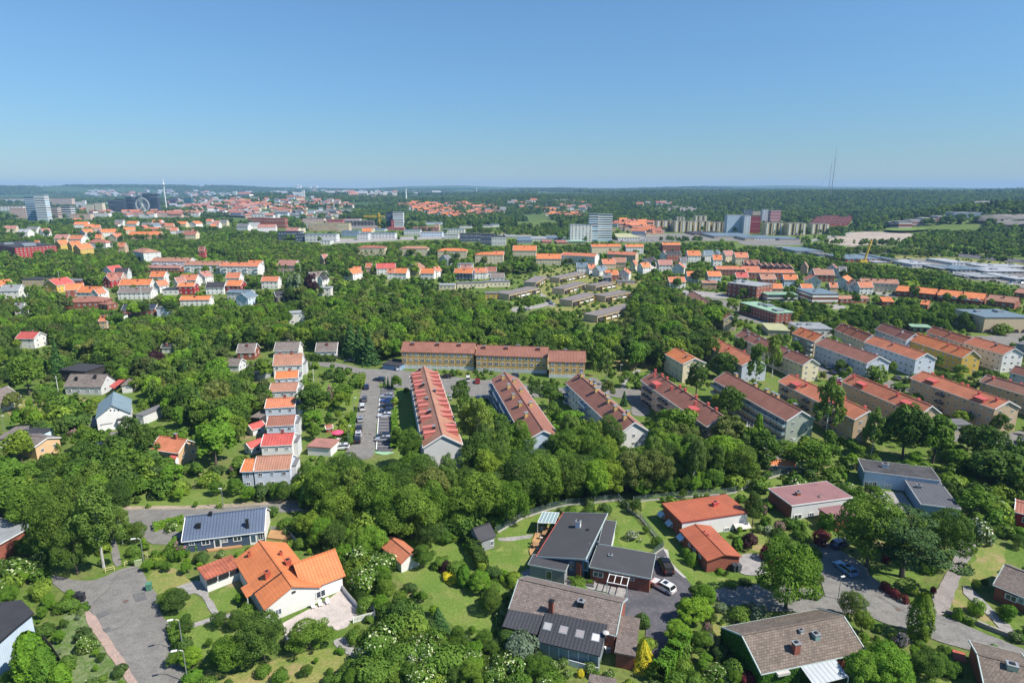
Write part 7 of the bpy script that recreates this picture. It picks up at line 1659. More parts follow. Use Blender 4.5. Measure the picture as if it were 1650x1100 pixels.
HT=[(15,690,735,325,320,'broad','big round broadleaf tree between the red brick house drive and the road'),(16,190,560,330,280,'broad','tall grey green tree shading the pale blue car'),(16,355,605,280,330,'pine','dark spreading cedar like pine on the lawn beside the side lane'),(16,540,560,280,190,'broad2','dense tree directly right of the spreading pine'),
 (16,430,890,205,88,'ivycol','tall dark clipped column conifer beside the road bend'),(14,845,1010,150,125,'gold','golden yellow cone cypress beside the brown shingled carport'),(15,290,730,115,110,'bright','topmost light green tree on the right edge of the dark driveway'),(15,235,810,125,150,'bright','middle light green tree on the right edge of the dark driveway'),
 (15,150,900,110,110,'bright','lower light green tree on the right edge of the dark driveway'),(15,270,960,120,90,'broad','olive tree left of the ivy gable'),(11,575,462,440,260,'birch','large white stemmed birch at the top of the cul de sac'),(11,430,500,300,190,'broad2','dark tree left of the white stemmed birch'),(11,330,430,380,230,'broad2','tall dark tree between the grey metal roof and the birch'),
 (11,200,260,250,260,'broad','leafy tree above the pale grey metal roof'),(11,80,180,210,260,'broad','leafy tree at the left edge above the grey metal roof'),(11,680,330,200,120,'birch','slim birch at the lane end right of the large one'),(11,960,680,95,150,'broad','small round garden tree by the lawn gate of the cul de sac'),(11,760,320,110,110,'broad2','dark shrub like tree at the lane corner'),
 (12,570,960,290,260,'broad','full leafy tree in front of the white gable'),(12,380,1030,210,200,'broad','leafy tree at the lower lawn left of the white gable'),(12,840,900,170,220,'broad','broad low tree at the patio edge'),(12,150,1010,130,130,'bright','round light tree by the lower street lamp'),(12,150,1090,60,100,'thuja','clipped shrub below the round light tree'),(12,55,1000,90,90,'broad','dark tree on the kerb beside the lamp'),
 (12,60,680,130,130,'broad','tree on the kerb above the first lamp'),(12,110,800,80,90,'broad2','dark rounded bush on the lawn kerb'),(12,310,770,90,90,'broad2','rounded bush by the garden path'),(12,420,780,110,120,'broad2','second rounded bush by the garden path'),
 (8,930,800,310,280,'broad2','great dark oak in front of the tan blocks'),(8,1110,830,280,220,'broad','great lighter oak beside the dark one'),(8,475,700,350,170,'birch','tall drooping birch before the terracotta block'),(8,745,790,270,110,'birch','slim dark birch beside the great oak'),(8,1400,850,240,230,'broad2','dark oak cluster tree left of the right edge road'),(8,1310,780,170,130,'broad2','dark tree left behind the oak cluster'),
 (8,1490,980,220,300,'broad','wide rounded tree above the blue house garden'),(8,1600,880,140,130,'broad2','dark tree at the right edge below the road'),(8,400,900,200,200,'broad','leafy tree right of the orange outbuilding'),(8,240,840,140,160,'broad','leafy tree beside the green grey block end'),(8,60,400,260,120,'birch','tall soft dark tree left of the cream block'),(8,160,320,220,100,'birch','tall tree before the cream long block'),(8,75,690,140,40,'thuja','narrow green column tree by the timber stairs'),
 (8,1270,320,70,100,'broad','tree between the tan and reddish blocks'),(8,905,420,60,80,'bright','small light tree behind the tan block'),(8,1050,470,60,100,'bright','small light tree between tan and beige blocks'),(8,1280,600,80,110,'broad','small tree beside the flat garage'),
 (7,395,525,160,150,'broad2','round tree between the second and third slab blocks'),(7,1280,440,190,150,'broad2','dark tree before the small cream block'),(7,1440,335,150,180,'broad2','dark tree before the white block with orange roof'),(7,1480,590,200,170,'broad2','dark tree before the green grey block front'),(7,735,375,210,110,'birch','pale willow like tree by the street behind'),(7,845,500,80,50,'spruce','small conifer behind the third slab block'),(7,520,660,120,180,'bright','light green thicket tree between the slab blocks'),
 (7,1220,1000,120,70,'spruce','light tipped young spruce inside the wood above the fence'),(6,1425,545,175,125,'broad2','round tree between the first and second slab blocks'),(6,942,408,62,22,'spruce','left one of three slim dark conifers on the lot corner'),(6,965,408,62,22,'spruce','middle one of three slim dark conifers on the lot corner'),(6,990,408,64,22,'spruce','right one of three slim dark conifers on the lot corner'),
 (6,500,590,190,230,'broad2','wide dark garden tree right of the stepping terrace'),(6,470,460,80,120,'broad','garden tree below the white flagpole of the terrace'),(6,490,670,110,130,'bright','yellow green tree beside the lower stepping terrace'),(6,680,480,90,150,'broad','low spreading garden tree by the hedge'),(6,850,260,170,130,'spruce','dark conifer at the wood edge by the lane end'),(6,730,210,190,120,'spruce','tall dark conifer behind the lane end'),(6,790,240,200,110,'spruce','second tall dark conifer behind the lane end'),
 (5,1000,350,170,135,'copper','dark purple copper beech in the left gardens'),(2,405,790,150,90,'copper','dark purple copper beech on the far slope'),(2,305,790,140,130,'grey','silvery green willow left of the copper beech'),(5,850,840,240,170,'broad2','dark tree right of the barn shaped house front'),(5,930,840,200,120,'broad2','second dark tree right of the barn shaped house front'),(5,555,815,150,150,'broad','round tree left of the barn shaped house drive'),(5,1370,900,270,270,'bright','bright yellow green tree beside the ochre house'),
 (5,850,970,50,45,'blue','small blue spruce in the garden by the ochre house'),(5,730,990,200,90,'broad','loose tree before the ochre house garden'),(5,380,360,230,90,'spruce','dark conifer behind the black cube house'),(5,320,610,70,80,'broad2','dark round bush on the dry lawn of the left gardens'),(5,140,880,190,200,'broad','tree at left edge before the beige gabled house'),(5,1100,1010,110,170,'bright','light tree below the ochre house'),(5,190,460,240,200,'broad','wide tree at the left edge by the flagpole'),
 (6,1530,830,330,230,'birch','tall pale birch in the wood before the first slab block'),(6,1330,800,150,120,'broad2','dark tree in front of the first slab gable'),(6,1480,760,240,150,'birch','pale leafed tree right of the first slab block'),
 (13,1,1,1,1,None,None),(13,385,460,130,120,'broad','round bush tree right of the small white shed'),(13,610,560,110,65,'thuja','blue green clipped egg shaped conifer on the big lawn'),(13,760,720,150,110,'broad2','dark bush tree at the lower end of the big lawn'),(13,700,590,100,130,'bright','light green bush tree beside the egg shaped conifer'),(13,470,820,140,120,'spruce','blue green conifer at the bottom of the big lawn'),(13,720,900,90,110,'broad','brownish bush below the lawn end'),
 (13,930,985,150,210,'grey','pale grey green tree in front of the brown shingled house'),(13,880,1010,90,100,'broad','tree left of the pale grey green one at the bottom'),(15,450,445,60,45,'thuja','small dark cone beside the red maple'),(14,805,165,85,60,'broad','small round tree inside the lawn fence corner'),(14,925,350,60,60,'broad','small bush tree at the lawn fence end'),(14,860,275,45,40,'broad','tiny bush tree on the fenced lawn'),
 (15,525,330,170,90,'broad','leafy tree between the orange and pink ribbed roofs'),(15,1010,790,150,110,'broad2','dark conifer like tree beside the ivy house verge'),(15,1060,850,110,90,'broad','tree right of the dark one beside the ivy house verge'),(15,1060,1110,170,170,'bright','light green tree over the white canopy corner'),(15,735,260,0.1,0.1,None,None),(16,480,1090,150,150,'broad','round tree at the bottom right before the corner house'),(16,280,1105,170,230,'bright','bright tree at the bottom edge right of the white canopy'),
 (16,900,470,60,70,'broad2','tree at right edge behind the brick house'),(16,800,180,140,220,'broad','large rounded garden tree right of the blue house'),(16,690,320,130,150,'broad','rounded tree right behind the blue house lane'),(16,600,120,110,130,'broad','grey green tree behind the blue house'),(11,200,1110,290,150,'thuja','tall yellow green thuja before the pale blue wall, left one'),(11,260,1120,230,110,'thuja','tall yellow green thuja before the pale blue wall, right one'),(11,345,1130,140,90,'thuja','low yellow green thuja by the diagonal garden wall')]
for a in HT:
    if a[5]: hand(*a)
r4=random.Random(11)
def zone(poly,spacing,kinds,hr,label,group,grow_=.5,need=True,t=0,n=None,bushes=True,jit=1.0,skipv=0.0,own=False,nolawn=False):
    global GRID
    keepg=GRID
    if own: GRID={}
    """fill a patch of ground, read from the picture as a polygon, with plants of the given kinds"""
    ps=[P(t,x,y,0,False) for x,y in poly]; w=[(p.x,p.y) for p in ps]; x0=min(p[0] for p in w); x1=max(p[0] for p in w); y0=min(p[1] for p in w); y1=max(p[1] for p in w)
    k=int((x1-x0)*(y1-y0)/spacing**2*2.2)
    for _ in range(k):
        x=r4.uniform(x0,x1); y=r4.uniform(y0,y1)
        if not inside(x,y,w): continue
        if skipv and noise.noise(Vector((x/35,y/35,2.2)))>skipv: continue
        if near_tree(x,y,spacing*.55): continue
        if onfoot(x,y): continue
        if nolawn and onlawn(x,y): continue
        kd=r4.choice(kinds); h=r4.uniform(*hr); r=h*{'birch':.26,'spruce':.25,'tall':.3,'thuja':.22,'shrub':.75,'elder':.7,'white':.7,'pink':.7}.get(kd,r4.uniform(.38,.5))
        if group=='trees among the houses' and inside(x,y,SLOPE): kd='shrub'; h=r4.uniform(1.2,2.4); r=h*.8
        if blocks(x,y,h,r):
            if not bushes: continue
            h*=.5; r*=.6; 
            if h>2.6 or kd in('birch','spruce'): kd='shrub'; h=r4.uniform(1.2,2.2); r=h*.75
            if blocks(x,y,h,r): continue
        put(x,y,h,r,kd,label,group)
    if own: GRID=keepg
SLOPE=[(p.x,p.y) for p in [P(3,x,y) for x,y in((-100,640),(200,610),(570,600),(800,690),(960,820),(940,900),(600,960),(320,840),(-100,800))]]
NEARLAWN=[p for p,n,q in LAWNS if (n in('lawn_green','lawn_dry') and p and math.hypot(*p[0])<150)]
def onlawn(x,y): return any(inside(x,y,p) for p in NEARLAWN)
B_=['broad','broad','broad2','tall','birch','broad2','bright','spruce']
W_=['broad','broad2','broad','tall','birch','broad','olive','bright','broad2','birch']
zone([(500,740),(640,750),(745,765),(830,740),(900,730),(1040,722),(1180,712),(1235,740),(1225,768),(1170,790),(1030,799),(990,800),(900,808),(830,842),(745,866),(640,878),(560,872),(470,815),(478,770)],4.6,W_,(9,13),'broadleaf tree in the wood between the slab blocks and the mesh fence','trees of the near wood')
zone([(470,812),(560,872),(640,876),(745,866),(800,852),(870,822),(910,808),(990,801),(1040,799),(1170,790),(1225,768),(1225,750),(1170,730),(1030,735),(900,745),(740,790),(560,790),(480,770)],2.7,['shrub','broad','broad2','bright','broad','broad2'],(2.6,5.5),'leafy undergrowth tree filling the near wood up to the mesh fence','undergrowth of the near wood',own=True,bushes=False)
zone([(480,515),(600,505),(760,500),(900,530),(1040,525),(1150,520),(1175,560),(1140,590),(1060,600),(960,596),(900,588),(640,582),(580,592),(560,575),(480,560)],5.2,W_,(9,12.5),'broadleaf tree in the dark wood behind the long yellow brick row','trees of the wood behind the yellow row')
zone([(1030,430),(1130,440),(1170,520),(1150,560),(1060,540),(1000,500),(1040,470)],5.5,W_,(8,11),'leafy tree in the wood tongue right of the dark terraced rows','trees of the wood tongue')
zone([(190,610),(330,585),(430,600),(432,650),(405,700),(380,715),(330,700),(310,690),(240,655)],5.0,W_+['spruce'],(7.5,11),'leafy tree in the steep wood left of the stepping terrace','trees of the steep wood')
zone([(170,600),(330,583),(430,590),(435,650),(405,705),(380,720),(330,705),(300,695),(235,660)],3.6,W_,(4.5,7.5),'leafy tree in the steep wood left of the stepping terrace','trees of the steep wood',own=True,bushes=False)
zone([(180,510),(330,490),(480,480),(560,500),(600,520),(600,572),(540,565),(440,565),(360,575),(300,588),(200,595),(90,575)],5.2,W_,(8,11),'leafy tree in the wood belt behind the low brown roofed houses','trees of the left wood belt')
zone([(-60,470),(60,470),(200,500),(110,560),(-60,590)],5.6,W_,(7,10),'leafy tree in the left edge wood around the red roofed house','trees of the left edge wood')
zone([(-60,590),(80,570),(200,560),(330,580),(240,640),(130,600),(60,625),(-60,630)],6.5,W_+['shrub'],(4,8),'garden tree around the black cube house and flagpole','trees around the black cube house')
zone([(-60,640),(150,640),(240,690),(250,740),(200,800),(60,800),(-60,770)],5.2,W_+['shrub','shrub','bright'],(2.5,7),'garden tree or bush in the left gardens above the cul de sac','plants of the left gardens')
zone([(-80,740),(110,730),(240,760),(205,815),(185,895),(95,890),(-80,840)],5.2,['broad','broad','broad2','bright'],(6,11),'leafy tree in the dense group left of the large birch','trees left of the large birch')
zone([(240,700),(330,700),(420,780),(480,790),(480,808),(330,812),(205,812),(200,770)],5.5,['broad','shrub','shrub','bright','shrub'],(1.6,4.5),'bush or small tree on the green above the lane','plants above the lane')
zone([(420,800),(480,800),(560,840),(640,870),(745,858),(700,885),(630,890),(612,900),(560,905),(500,885),(455,850)],3.0,['broad','shrub','bright','broad2'],(3,6.5),'leafy tree or bush between the orange roof and the near wood','plants behind the orange roof')
zone([(560,890),(600,890),(625,950),(670,1020),(740,1045),(830,1075),(880,1115),(560,1115),(575,1060),(640,1030),(610,980),(575,930)],3.2,['broad','shrub','shrub','bright','elder','shrub'],(1.8,4.6),'bush or small tree in the overgrown strip beside the big lawn','plants of the overgrown strip',nolawn=True)
zone([(230,870),(330,880),(330,900),(320,925),(245,930),(225,905)],2.4,['shrub','bright','shrub'],(1.2,2.4),'bush in the thicket left of the faded red garage roof','bushes left of the garage')
zone([(-60,880),(95,880),(100,950),(60,1000),(-60,960)],3.0,['shrub','bright','shrub','elder','broad'],(1.6,3.6),'bush in the gardens left of the cul de sac','bushes left of the cul de sac')
zone([(95,950),(130,960),(180,1060),(200,1110),(110,1110),(60,1000)],4.5,['shrub','grey','bright'],(.4,1.0),'low bush on the grey green slope beside the kerb','low bushes on the slope')
zone([(1190,780),(1400,740),(1560,720),(1660,720),(1660,800),(1560,850),(1540,870),(1500,860),(1380,850),(1330,860),(1300,800),(1230,800)],4.6,['broad','shrub','shrub','bright','broad2','elder'],(1.6,4.6),'garden bush or small tree around the pink roof and blue house','plants of the right gardens')
zone([(1240,735),(1380,715),(1530,700),(1660,700),(1660,735),(1560,745),(1380,748),(1300,760)],5.4,W_,(4,7.5),'leafy tree in the belt below the tan blocks','trees of the belt below the tan blocks')
zone([(1560,780),(1660,770),(1660,880),(1600,880),(1570,850)],3.2,['broad','shrub','shrub','bright'],(1.6,4.2),'bush in the right edge gardens beside the white flowering shrub','bushes of the right edge gardens')
zone([(1110,960),(1170,970),(1200,1000),(1180,1060),(1190,1110),(1000,1110),(1080,1050)],2.6,['shrub','bright','shrub','broad'],(1.0,2.8),'bush on the slope left of the ivy house','bushes left of the ivy house')
zone([(1400,1010),(1540,1045),(1560,1110),(1380,1110)],2.6,['shrub','bright','elder','broad'],(1.0,2.8),'bush in the front garden between the ivy house and corner house','bushes before the corner house')
zone([(1370,870),(1450,910),(1540,960),(1500,985),(1440,950),(1370,915)],3.0,['shrub','broad2','redleaf'],(.8,1.8),'low bush in the shade under the spreading pine','low bushes under the pine')
zone([(560,880),(0,1110),(300,1110)],99,['shrub'],(1,2),'x',None)
zone([(330,985),(440,960),(560,1010),(640,1030),(560,1110),(330,1110),(300,1050)],4.5,['shrub','broad','bright'],(.9,2.2),'bush on the dry lawn below the patio','bushes on the dry lawn')
zone([(800,1040),(960,1085),(1010,1085),(1010,1110),(800,1110)],2.0,['shrub','elder','bright','grey'],(.9,1.8),'bush along the foot of the brown shingled house','bushes at the brown shingled house')
zone([(630,600),(780,600),(930,620),(930,635),(640,610)],5,['shrub'],(1.0,1.7),'clipped bush along the front of the yellow brick row','bushes at the yellow row')
zone([(740,640),(790,640),(830,720),(800,745),(750,745)],5,['bright','broad','birch','broad2'],(5,9),'leafy tree between the first and second slab blocks','trees between the slabs')
zone([(870,650),(910,660),(930,735),(900,735),(880,700)],5,['bright','broad','broad2'],(3,6),'leafy tree between the second and third slab blocks','trees between the slabs')
zone([(490,590),(575,600),(580,660),(560,720),(500,740),(480,690)],6,['shrub','broad','bright','shrub'],(1.4,3.4),'garden bush right of the stepping terrace','bushes of the terrace gardens')
zone([(1190,480),(1640,470),(1660,530),(1500,545),(1400,540),(1290,560),(1210,560)],7,['broad','broad2','broad'],(5,8),'round park tree among the school buildings','trees of the school park')
zone([(1370,490),(1560,500),(1560,530),(1400,530)],5.5,['broad2','broad'],(7,9),'dark park tree before the sports hall','trees before the sports hall')
zone([(1180,560),(1300,560),(1280,600),(1200,640),(1190,600)],6,['broad','broad2'],(5,8),'tree between the rows on the right','trees between the rows')
zone([(180,380),(520,400),(560,430),(500,450),(300,400),(180,405)],6.5,W_,(7,10),'leafy tree in the park belt','trees of the park belt')
zone([(80,400),(230,400),(240,430),(120,450),(60,430)],6.5,W_,(7,10),'leafy tree in the park belt','trees of the park belt')
zone([(380,395),(560,400),(800,410),(900,440),(760,450),(560,440),(430,440)],6.5,W_,(7,10),'leafy tree in the park belt','trees of the park belt')
zone([(1240,400),(1560,450),(1640,480),(1480,470),(1330,440),(1230,430)],6.5,W_,(7,10),'leafy tree in the park belt','trees of the park belt')
zone([(-260,770),(205,815),(480,815),(560,870),(1000,800),(1300,740),(1950,720),(1950,1150),(-260,1150)],3.6,['shrub','shrub','bright','shrub','elder','broad2'],(.8,2.4),'garden bush in the near gardens between hedges and lawns','bushes of the near gardens',nolawn=True,bushes=False)
zone([(560,880),(600,880),(630,950),(680,1015),(750,1045),(830,1070),(900,1115),(560,1115),(575,1060),(640,1030),(610,980),(575,930)],2.3,['broad','shrub','broad2','bright','elder','shrub'],(1.8,4.2),'bush in the overgrown strip beside the big lawn','plants of the overgrown strip',own=True,bushes=False,nolawn=True)
zone([(1650,560),(1950,560),(1950,900),(1660,880)],5.5,W_+['shrub'],(3,7),'leafy tree beyond the right hand gardens','trees beyond the right gardens')
zone([(-260,600),(-50,600),(-60,880),(-260,900)],5.5,W_+['shrub'],(3,8),'leafy tree beyond the left hand gardens','trees beyond the left gardens')
# everywhere else between the houses
zone([(-150,400),(1800,400),(1900,600),(1650,700),(1200,560),(1000,540),(600,520),(100,560),(-200,600)],8.2,W_+['shrub'],(4.5,8.5),'garden tree among the houses','trees among the houses',skipv=.35)
zone([(-150,600),(1240,600),(1800,600),(1900,740),(1240,735),(480,770),(-300,770)],9,W_+['shrub'],(3,6.5),'garden tree among the near houses','trees among the near houses',skipv=.3)
zone([(-60,372),(1720,372),(1760,402),(-100,402)],10,W_,(6,10),'tree','far trees',skipv=.35,bushes=False)
print('plants',len(PL))
# shrubs placed by eye
def sh(t,x,y,w,h_,kind,label): 
    p=P(t,x,y); f=proj(p)[2]; s=TL[t][2]; put(p.x,p.y,h_/s*f/1000,w/s*f/2000,kind,label,'garden shrubs',p.z)
for a in [(15,890,345,90,85,'thuja_b','large round clipped topiary ball before the pink roofed house'),(15,865,415,85,75,'redleaf','dark red round shrub below the topiary ball'),(15,510,430,110,70,'copper_s','low dark red maple on the terrace garden'),(15,600,495,80,90,'redleaf','red leaved shrub beside the small driveway'),(15,655,345,70,45,'pink','pink flowering rhododendron before the pink roofed house'),(15,578,270,50,55,'pink','tall pink rhododendron beside the ribbed roofs'),
 (15,588,330,60,55,'thuja_b','bright round shrub below the tall pink rhododendron'),(15,605,362,60,40,'white','pale flowering shrub below the rhododendrons'),(15,735,340,90,50,'bright_s','long bright green hedge bush before the pink roofed house'),(15,300,870,60,80,'pink','pink flowering bush beside the ivy gable'),(15,320,930,50,80,'purple','purple flowering bush beside the ivy gable'),(16,345,920,90,60,'purple','lilac flowering bush beside the road bend'),(16,710,430,135,110,'white','large white flowering shrub at the head of the side lane'),
 (16,280,670,55,45,'redleaf','first of three dark red shrubs on the kerb'),(16,320,700,50,45,'redleaf','second of three dark red shrubs on the kerb'),(16,362,725,45,45,'redleaf','third of three dark red shrubs on the kerb'),(16,700,775,90,75,'bright_s','round bright shrub on the dry lawn by the side lane'),(16,850,810,85,80,'bright_s','round bright shrub beside the right brick house path'),(16,610,800,50,60,'thuja_b','dark shrub at the side lane corner'),(16,560,870,0,0,None,None),
 (13,515,480,80,60,'copper_s','small dark purple shrub on the big lawn'),(13,520,525,90,35,'gold_s','yellow low shrub on the big lawn'),(13,545,540,70,30,'gold_s','second yellow low shrub beside the first'),(13,325,1080,90,170,'white','tall cream flowering shrub at the bottom edge'),(14,790,310,70,55,'white','pale green flowering bush on the fenced lawn'),(14,405,1010,70,50,'elder','flowering bush by the conservatory'),(14,500,1060,60,40,'gold_s','yellow green bush below the conservatory'),
 (15,225,510,70,60,'bright_s','light bush on the lawn below the window awnings'),(15,200,480,50,50,'bright_s','smaller light bush on the lawn below the window awnings'),(15,370,560,50,25,'bright_s','low bush row before the brick garage wall'),(15,420,625,60,35,'shrub','dark low bush on the lawn edge, left'),(15,485,615,60,35,'shrub','dark low bush on the lawn edge, right'),(15,540,790,120,80,'grey','silver green round bush behind the ivy house'),(15,370,745,70,40,'grey','silvery low bush at the driveway mouth'),
 (15,480,1110,60,60,'redleaf','left dark red bush before the ivy wall'),(15,515,1100,60,60,'redleaf','right dark red bush before the ivy wall'),(15,370,1080,160,50,'elder','flowering low border before the ivy gable'),(11,470,695,60,50,'bright_s','small green bush by the black bins'),(11,95,520,190,110,'elder','cream flowering tree like shrub at the left edge'),(12,330,160,0,0,None,None),(12,105,300,150,60,'pink','pink flowering hedge bush left of the blue grey roof'),(12,1020,925,60,45,'thuja_b','small round bush on the dry lawn'),
 (12,960,1050,50,45,'shrub','small bush low on the dry lawn'),(12,1160,580,90,130,'bright_s','bright bush beside the terrace fence'),(12,1040,400,120,130,'bright_s','bright bush behind the orange wing'),(12,1100,860,100,90,'shrub','bush beside the small gravel path'),(5,470,710,80,40,'pink','pink flowering bush left of the white barn shaped house drive'),(5,1480,950,70,60,'pink','pink bush left of the terrace end house'),(5,820,885,90,60,'pink','dull pink bush before the ochre house'),(6,600,500,50,110,'pink','pink flowering tall bush in the terrace gardens'),(5,1250,950,80,80,'grey','silvery bush before the ochre house'),(8,215,755,50,45,'pink','pink bush by the green grey block end')]:
    if a[5]: sh(*a)
LM_['thuja_b']=LM_['thuja']; LM_['copper_s']=LM_['copper']; LM_['bright_s']=LM_['bright']; LM_['gold_s']=LM_['gold']
def hedge(lbl,pts,wd,hh,mat='thuja',dens=85,size=.26,seed=1,t=None):
    ps=[P(t,*q) for q in pts] if t is not None else pts
    rs=np.random.RandomState(seed); C=[];Nn=[]
    o0=ps[0]
    for a,b in zip(ps,ps[1:]):
        u=b-a; L=u.length; u=u/L; v=Vector((-u.y,u.x,0)); n=int(dens*L*(2*hh+wd))
        for _ in range(n):
            s=rs.uniform(0,L); f=rs.uniform(0,2*hh+wd)
            wob=1+.12*math.sin(s*2.3+seed)+.08*math.sin(s*5.1)
            if f<hh: q=(-wd/2*wob,f); nn=-v+Vector((0,0,.3))
            elif f<hh+wd: q=(-wd/2+(f-hh),hh*wob); nn=Vector((0,0,1))
            else: q=(wd/2*wob,f-hh-wd); nn=v+Vector((0,0,.3))
            p=a+u*s+v*(q[0]+rs.normal()*.06)-o0; C.append((p.x,p.y,q[1]+rs.normal()*.06)); Nn.append(tuple(nn+Vector(rs.normal(size=3)*.4)))
    me=leafmesh('hedge',np.array(C),np.array(Nn),size,LM_[mat],rs); o=link('hedge',me,None,o0); tag(o,lbl,'hedge','hedges'); return o
hedge('tall yellow green thuja hedge along the right side of the dark driveway',[(60,1110),(130,1010),(200,930)],1.8,3.0,'thuja',t=15)
hedge('clipped dense hedge running from the dark shed across the lawn',[(620,290),(670,380),(715,480)],2.0,2.2,'leaf',t=13)
hedge('low clipped hedge below the lawn of the charcoal roofed house',[(745,490),(830,515),(905,535)],1.0,1.0,'thuja',t=13)
hedge('clipped hedge along the wood edge behind the small white shed',[(260,325),(400,318),(590,310)],1.2,.9,'leaf',t=13)
hedge('bright hedge above the lane west of the blue grey roof',[(850,250),(930,228),(1020,205)],2.2,1.0,'bright',t=11)
hedge('hedge along the right kerb of the cul de sac below the lamp',[(960,800),(990,900),(1010,960)],1.6,1.1,'leaf',t=11)
hedge('yellow green hedge strip between parking street and terrace gardens',[(745,590),(735,680),(715,770)],1.3,1.2,'bright',t=6,dens=30,size=.42)
hedge('dark clipped hedge before the low brown roofed houses',[(420,235),(520,240),(630,245)],2.0,2.2,'leaf2' if 'leaf2' in LM_ else 'leaf',t=6,dens=22,size=.55)
hedge('upper hedge left of the parking street',[(800,350),(790,400),(775,420)],2.2,2.0,'leaf',t=6,dens=28,size=.45)
hedge('hedge between the parking lot and the dormer block',[(1000,560),(1005,680),(1000,800)],1.5,1.1,'bright',t=6,dens=28,size=.45)
hedge('clipped hedge on the slope below the left dark terrace rows',[(130,835),(220,822),(320,805)],4,2.2,'leaf',t=3,dens=9,size=.9)
hedge('low hedge around the bottom corner of the front lawn by the stone wall',[(620,800),(680,825),(700,835)],1.0,.8,'leaf',t=16)
hedge('hedge along the garage side of the white orange roofed house',[(20,310),(150,300),(300,250),(440,240)],3.0,1.5,'bright',t=12)
# stone kerb wall on the right
kps=[P(16,x,y) for x,y in((560,775),(640,800),(760,850),(850,885),(926,920))]; m=MB()
for a,b in zip(kps,kps[1:]):
    u=b-a; q=(a+b)/2-kps[0]; m.box((q.x,q.y,.35),(u.length+.1,.4,.8),surf('wall_stone',(.3,.27,.24),.9,'brick',.25),math.atan2(u.y,u.x))
tag(link('stone_wall',m.mesh('stone_wall'),None,kps[0]),'low stone retaining wall between the road and the right front lawn','wall')
# ivy on the gable
i=IVYH; rs=np.random.RandomState(3); C=[];Nn=[]
for sx in(-1,1):
    q=Vector((i['c'][0]+math.cos(i['rot'])*sx*i['hx'],i['c'][1]+math.sin(i['rot'])*sx*i['hx']))
    if q.x<i['c'][0]: side=sx
for _ in range(9000):
    y=rs.uniform(-i['iy']-.2,i['iy']+.2); z=rs.uniform(0,i['he']+i['rise']*(1-abs(y)/i['hy'])-.05); C.append((side*(i['ix']+.12+rs.uniform(0,.22)),y,z)); Nn.append((side+rs.normal()*.4,rs.normal()*.4,.4+rs.normal()*.4))
for _ in range(2600):
    x=rs.uniform(-i['ix'],i['ix']*.1)*side*-1; z=rs.uniform(0,i['he']-.2); C.append((x,-i['iy']-.1-rs.uniform(0,.2),z)); Nn.append((rs.normal()*.4,-1,.4))
link('ivy',leafmesh('ivy',np.array(C),np.array(Nn),.28,leafmat('leaf_ivy',(.045,.12,.015),(.08,.18,.02),.1),rs),IVYROOT)
for k,pb in enumerate(PLB):
    o=link('lettuce',proto('bright_s',0,0)[0],pb,(0,0,.5),0,(.42,.34,.22))
# rocks
def rock(lbl,t,x,y,s):
    p=P(t,x,y); rs=np.random.RandomState(int(x)); m=MB(); m.sphere((0,0,0),1,ROCK,14,9,.5); me=m.mesh('rock_outcrop',smooth_=False)
    for v in me.vertices: v.co*=1+.35*noise.noise(v.co*1.7+Vector((x,0,0)))
    o=link('rock_outcrop',me,None,p,r4.uniform(0,3),(s*1.6,s,s*.5)); tag(o,lbl,'rock','bare rock outcrops'); return o
for k,(t_,x,y,s) in enumerate(((4,1560,275,34),(4,1600,310,30),(4,1420,195,60),(3,1140,232,40),(3,1060,235,34),(4,1600,430,18),(3,430,180,36),(4,1530,300,22),(4,1640,285,30))): rock('bare grey rock face showing on the wooded hill, %s of the group from the first built'%ORD[k] if 0 else ['upper bare rock on the right edge hill','lower bare rock on the right edge hill','wide bare rock high on the right wooded ridge','bare rock wall above the yellow slab towers, right part','bare rock wall above the yellow slab towers, left part','small bare rock at the foot of the right edge hill','bare rock patch in the wood left of the blue glass tower','small rock left of the upper hill rock','rock at the frame edge on the right hill'][k],t_,x,y,s)
# far woods: points for the one woodland mass
FAR=[]
def farwood(x0,x1,d0,d1,step,test=None):
    n=int((x1-x0)*(d1-d0)*((d0+d1)/2)/(step*step))
    for _ in range(n):
        k=r4.uniform(x0,x1); d=math.sqrt(r4.uniform(d0*d0,d1*d1)); y=d/math.sqrt(1+k*k); x=k*y
        if test and not test(k,d,x,y): continue
        if onfoot(x,y): continue
        FAR.append((x,y,height(x,y),r4.uniform(8,14)*(1 if d<3600 else 1.7)))
def t_right(k,d,x,y):
    q=math.hypot((x-930)/330,(y-1150)/230)
    if d<1500 and q>1.15 and k>.15: return noise.noise(Vector((x/90,y/90,5)))>.05
    if d<1900 and k<.62: return noise.noise(Vector((x/110,y/110,5)))>-.15
    return True
farwood(-.1,.95,1000,1900,13,lambda k,d,x,y: t_right(k,d,x,y) and not blocks(x,y,11,5,height(x,y)))
farwood(-.1,.95,1900,3600,17,lambda k,d,x,y: not blocks(x,y,11,5,height(x,y)))
farwood(-.95,-.1,900,2000,13,lambda k,d,x,y: noise.noise(Vector((x/120,y/120,5)))>-.12 and not blocks(x,y,11,5,height(x,y)))
farwood(-.95,-.1,2000,3600,19,lambda k,d,x,y: noise.noise(Vector((x/240,y/240,8)))>.02 and not blocks(x,y,11,5,height(x,y)))
farwood(-.95,.95,3600,8800,42,lambda k,d,x,y: noise.noise(Vector((x/700,y/700,8)))>(-.5 if k>.1 else -.1))
print('far',len(FAR))
